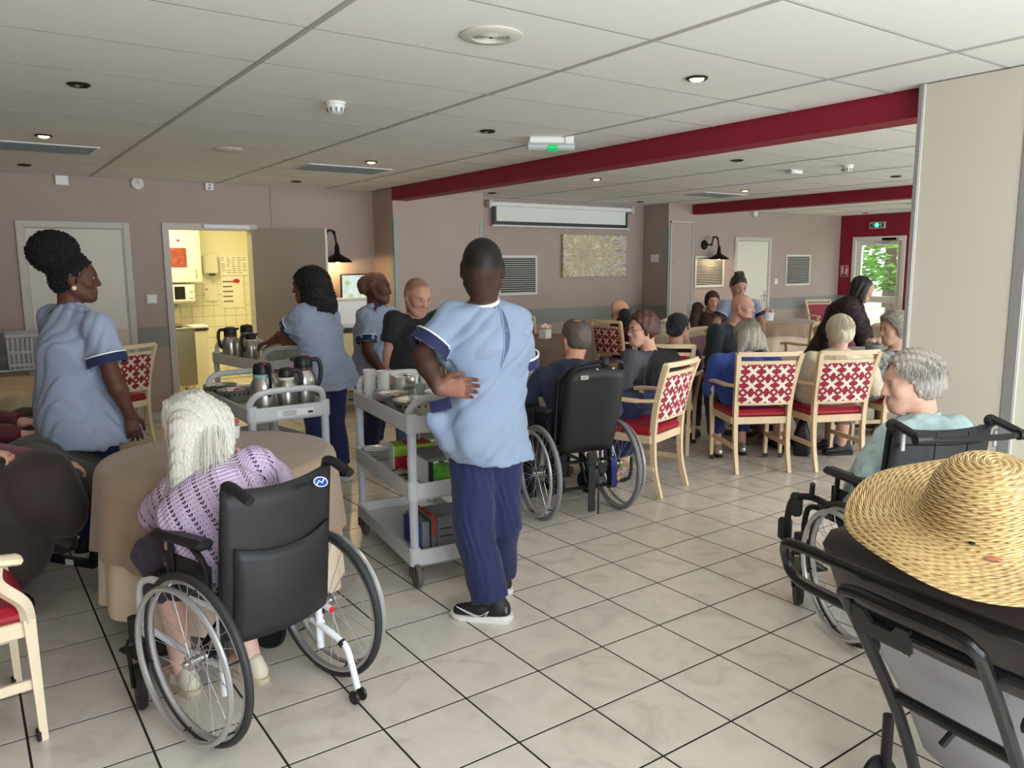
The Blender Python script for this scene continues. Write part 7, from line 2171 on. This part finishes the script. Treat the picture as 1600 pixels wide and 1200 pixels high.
person_px('dark-haired person in a black and red flowered shawl bending over the far tables', 1305, 7.9, -33, STAND,
          px=dict(hed=(1348, 452, .0), nek=(1333, 470, .0), che=(1316, 492, .0), wai=(1302, 520, .0), pel=(1294, 548, .0), shR=(1325, 484, -.13), shL=(1335, 482, .13), elR=(1344, 520, -.15), wrR=(1352, 548, -.1), elL=(1350, 518, .16), wrL=(1360, 545, .16)),
          skin=(190, 150, 122), head=(0, 24, 0), vox=.010, bw=1.05, lips=(150, 80, 76), top=dict(m=msh, paint=shawl_paint, name='shawl', o=.045, hem=(-.0, -.06, .55), flare=.03), bottom=dict(m=fabric('dark_trousers')), shoes=dict(m=M_shoeB, sole=M_shoeB),
          hair=dict(f=long_dark, m=hair_mat('hair_nearblack', (30, 20, 20)), disp=strand_disp(15, 120, .003)))

# ---- woman with grey curls in the floral blouse
def perm(T, HR, s): return hair_cap(.055, -.06, .026, top=.006)(T, HR, s)


person_px('person with grey curls in a floral grey blouse seated beside the partition', 1392, 6.4, 150, SIT, base=(5.62, .86),
          px=dict(hed=(1396, 515, .0), nek=(1398, 550, .03), che=(1397, 580, .03), shL=(1372, 563, -.1), shR=(1425, 563, .12), elL=(1366, 605, -.12), wrL=(1350, 600, .02)),
          skin=(208, 164, 144), head=(0, 6, 0), vox=.0095, bw=1.1, bd=1.15, top=dict(m=mat('fabric_floral_grey', (130, 132, 128), .8, var=.75, vs=26), name='blouse', o=.03), bottom=dict(m=mat('fabric_floral_grey'), skirt=.4, name='skirt'), shoes=dict(m=M_shoeB, sole=M_shoeB),
          hair=dict(f=perm, m=hair_mat('hair_greycurl', (150, 142, 128), .35, .6, (1, 1, 1), 1.0), disp=lambda P: -np.abs(wrinkle(17, 90, .007)(P))))

# ---- woman in pale teal in the right wheelchair
def short_grey(T, HR, s): return hair_cap(.05, -.055, .017, top=.006)(T, HR, s)


person_px('grey-haired person in a pale teal sweater seated in the wheelchair beside the partition', 0, 0, 78, SIT, base=(2.43, -.88),
          px=dict(hed=(1423, 600, .05), nek=(1448, 658, .03), che=(1442, 715, .0), shL=(1398, 690, -.04), shR=(1490, 678, .06), elL=(1362, 730, .05), wrL=(1335, 765, .26), elR=(1490, 740, .2), wrR=(1440, 740, .4), knL=(1338, 812, .28), anL=(1352, 905, .34), knR=(1400, 800, .4), anR=(1420, 890, .45)),
          skin=(212, 164, 142), head=(58, 6, 0), vox=.007, nose=1.15, full=1.0, brow=(150, 136, 124), top=dict(m=mat('fabric_teal_knit', (164, 186, 186), .85, var=.14, vs=30, bump=.4, bs=40), name='sweater', o=.032, collar=mat('fabric_teal_knit')), bottom=dict(m=fabric('black_trousers', (26, 26, 30), .1)), shoes=dict(m=M_shoeB, sole=M_shoeB),
          hair=dict(f=short_grey, m=hair_mat('hair_silver', (158, 150, 140), .3, .5, (28, 28, 5)), disp=strand_disp(18, 140, .0035), vox=.006), extra=cap_strands(420, 5, mat('strand_silver', (168, 160, 150), .45), 1.8, .016, .0012, .009))

# ---- the two people lying back in recliners at the left edge
person_px('person in a mauve sweater lying back in a brown recliner with grey trousers', 0, 0, 8, SIT, base=(-.86, 1.72),
          J=dict(pel=(0, -.08, .56), wai=(0, -.14, .66), che=(0, -.22, .8), nek=(0, -.28, .95), hed=(0, -.27, 1.1), shL=(-.17, -.26, .91), shR=(.17, -.26, .91), elL=(-.23, .04, .74), elR=(.24, .0, .72), hiL=(-.09, -.06, .56), hiR=(.09, -.06, .56), knL=(-.12, .4, .66), knR=(.12, .36, .66), anL=(-.12, .78, .48), anR=(.12, .72, .45)),
          px=dict(wrL=(85, 724, .05), wrR=(-25, 705, -.1)), skin=(206, 158, 136), vox=.009, top=dict(m=fabric('mauve', (124, 70, 84), .08), name='sweater', o=.03), bottom=dict(m=fabric('grey_trousers', (74, 70, 66), .08), o=.03), shoes=dict(m=M_shoeB, sole=M_shoeB, only=''),
          hair=dict(f=hair_cap(), m=hair_mat('hair_grey')), whands=dict(R=dict(d=(.9, -.2, -.25), n=(0, 0, -1), curl=.7), L=dict(d=(.9, -.1, -.2), n=(0, 0, -1), curl=.5)))
person_px('person in a dark red sweater lying back in the recliner nearest the beige table', 0, 0, 4, SIT, base=(-.80, 2.42),
          J=dict(pel=(0, -.08, .58), wai=(0, -.14, .68), che=(0, -.22, .82), nek=(0, -.28, .97), hed=(0, -.27, 1.12), shL=(-.17, -.26, .93), shR=(.17, -.26, .93), elL=(-.23, .04, .76), elR=(.24, .04, .74), hiL=(-.09, -.06, .58), hiR=(.09, -.06, .58), knL=(-.12, .36, .70), knR=(.12, .36, .68), anL=(-.12, .74, .5), anR=(.12, .72, .48)),
          px=dict(wrL=(38, 660, .05), wrR=(35, 680, -.05)), skin=(206, 158, 136), vox=.009, top=dict(m=fabric('dark_red', (84, 18, 28), .08), name='sweater', o=.03), bottom=dict(m=fabric('brown_trousers', (62, 48, 44), .08), o=.035), shoes=dict(m=M_shoeB, sole=M_shoeB, only=''),
          hair=dict(f=hair_cap(), m=hair_mat('hair_grey')), whands=dict(R=dict(d=(.95, .1, .1), n=(0, 0, -1), curl=.4), L=dict(d=(.95, -.1, .1), n=(0, 0, -1), curl=.4)))
# brown blanket over the near knees
Bk = []
def wp(u, v, d):
    r = ray(u, v); root = np.array([-.414, 1.482, 0]); tt = ((root - CAM_POS) @ HF + d) / (r @ HF); return CAM_POS + tt * r
Bk += [seg(wp(-60, 790, -.15), wp(60, 765, -.12), .14, .15, k=.08), seg(wp(60, 765, -.12), wp(100, 795, -.1), .15, .11, k=.08), seg(wp(20, 790, -.15), wp(20, 880, -.2), .17, .13, k=.08)]
o = implicit('lap_blanket', Bk, .012, fabric('blanket_brown', (52, 40, 38), .15, 6, .4, 10), None, disp=wrinkle(44, 8, .012)); tag(o, 'dark brown lap blanket bunched over the knees beside the round table', 'blanket')
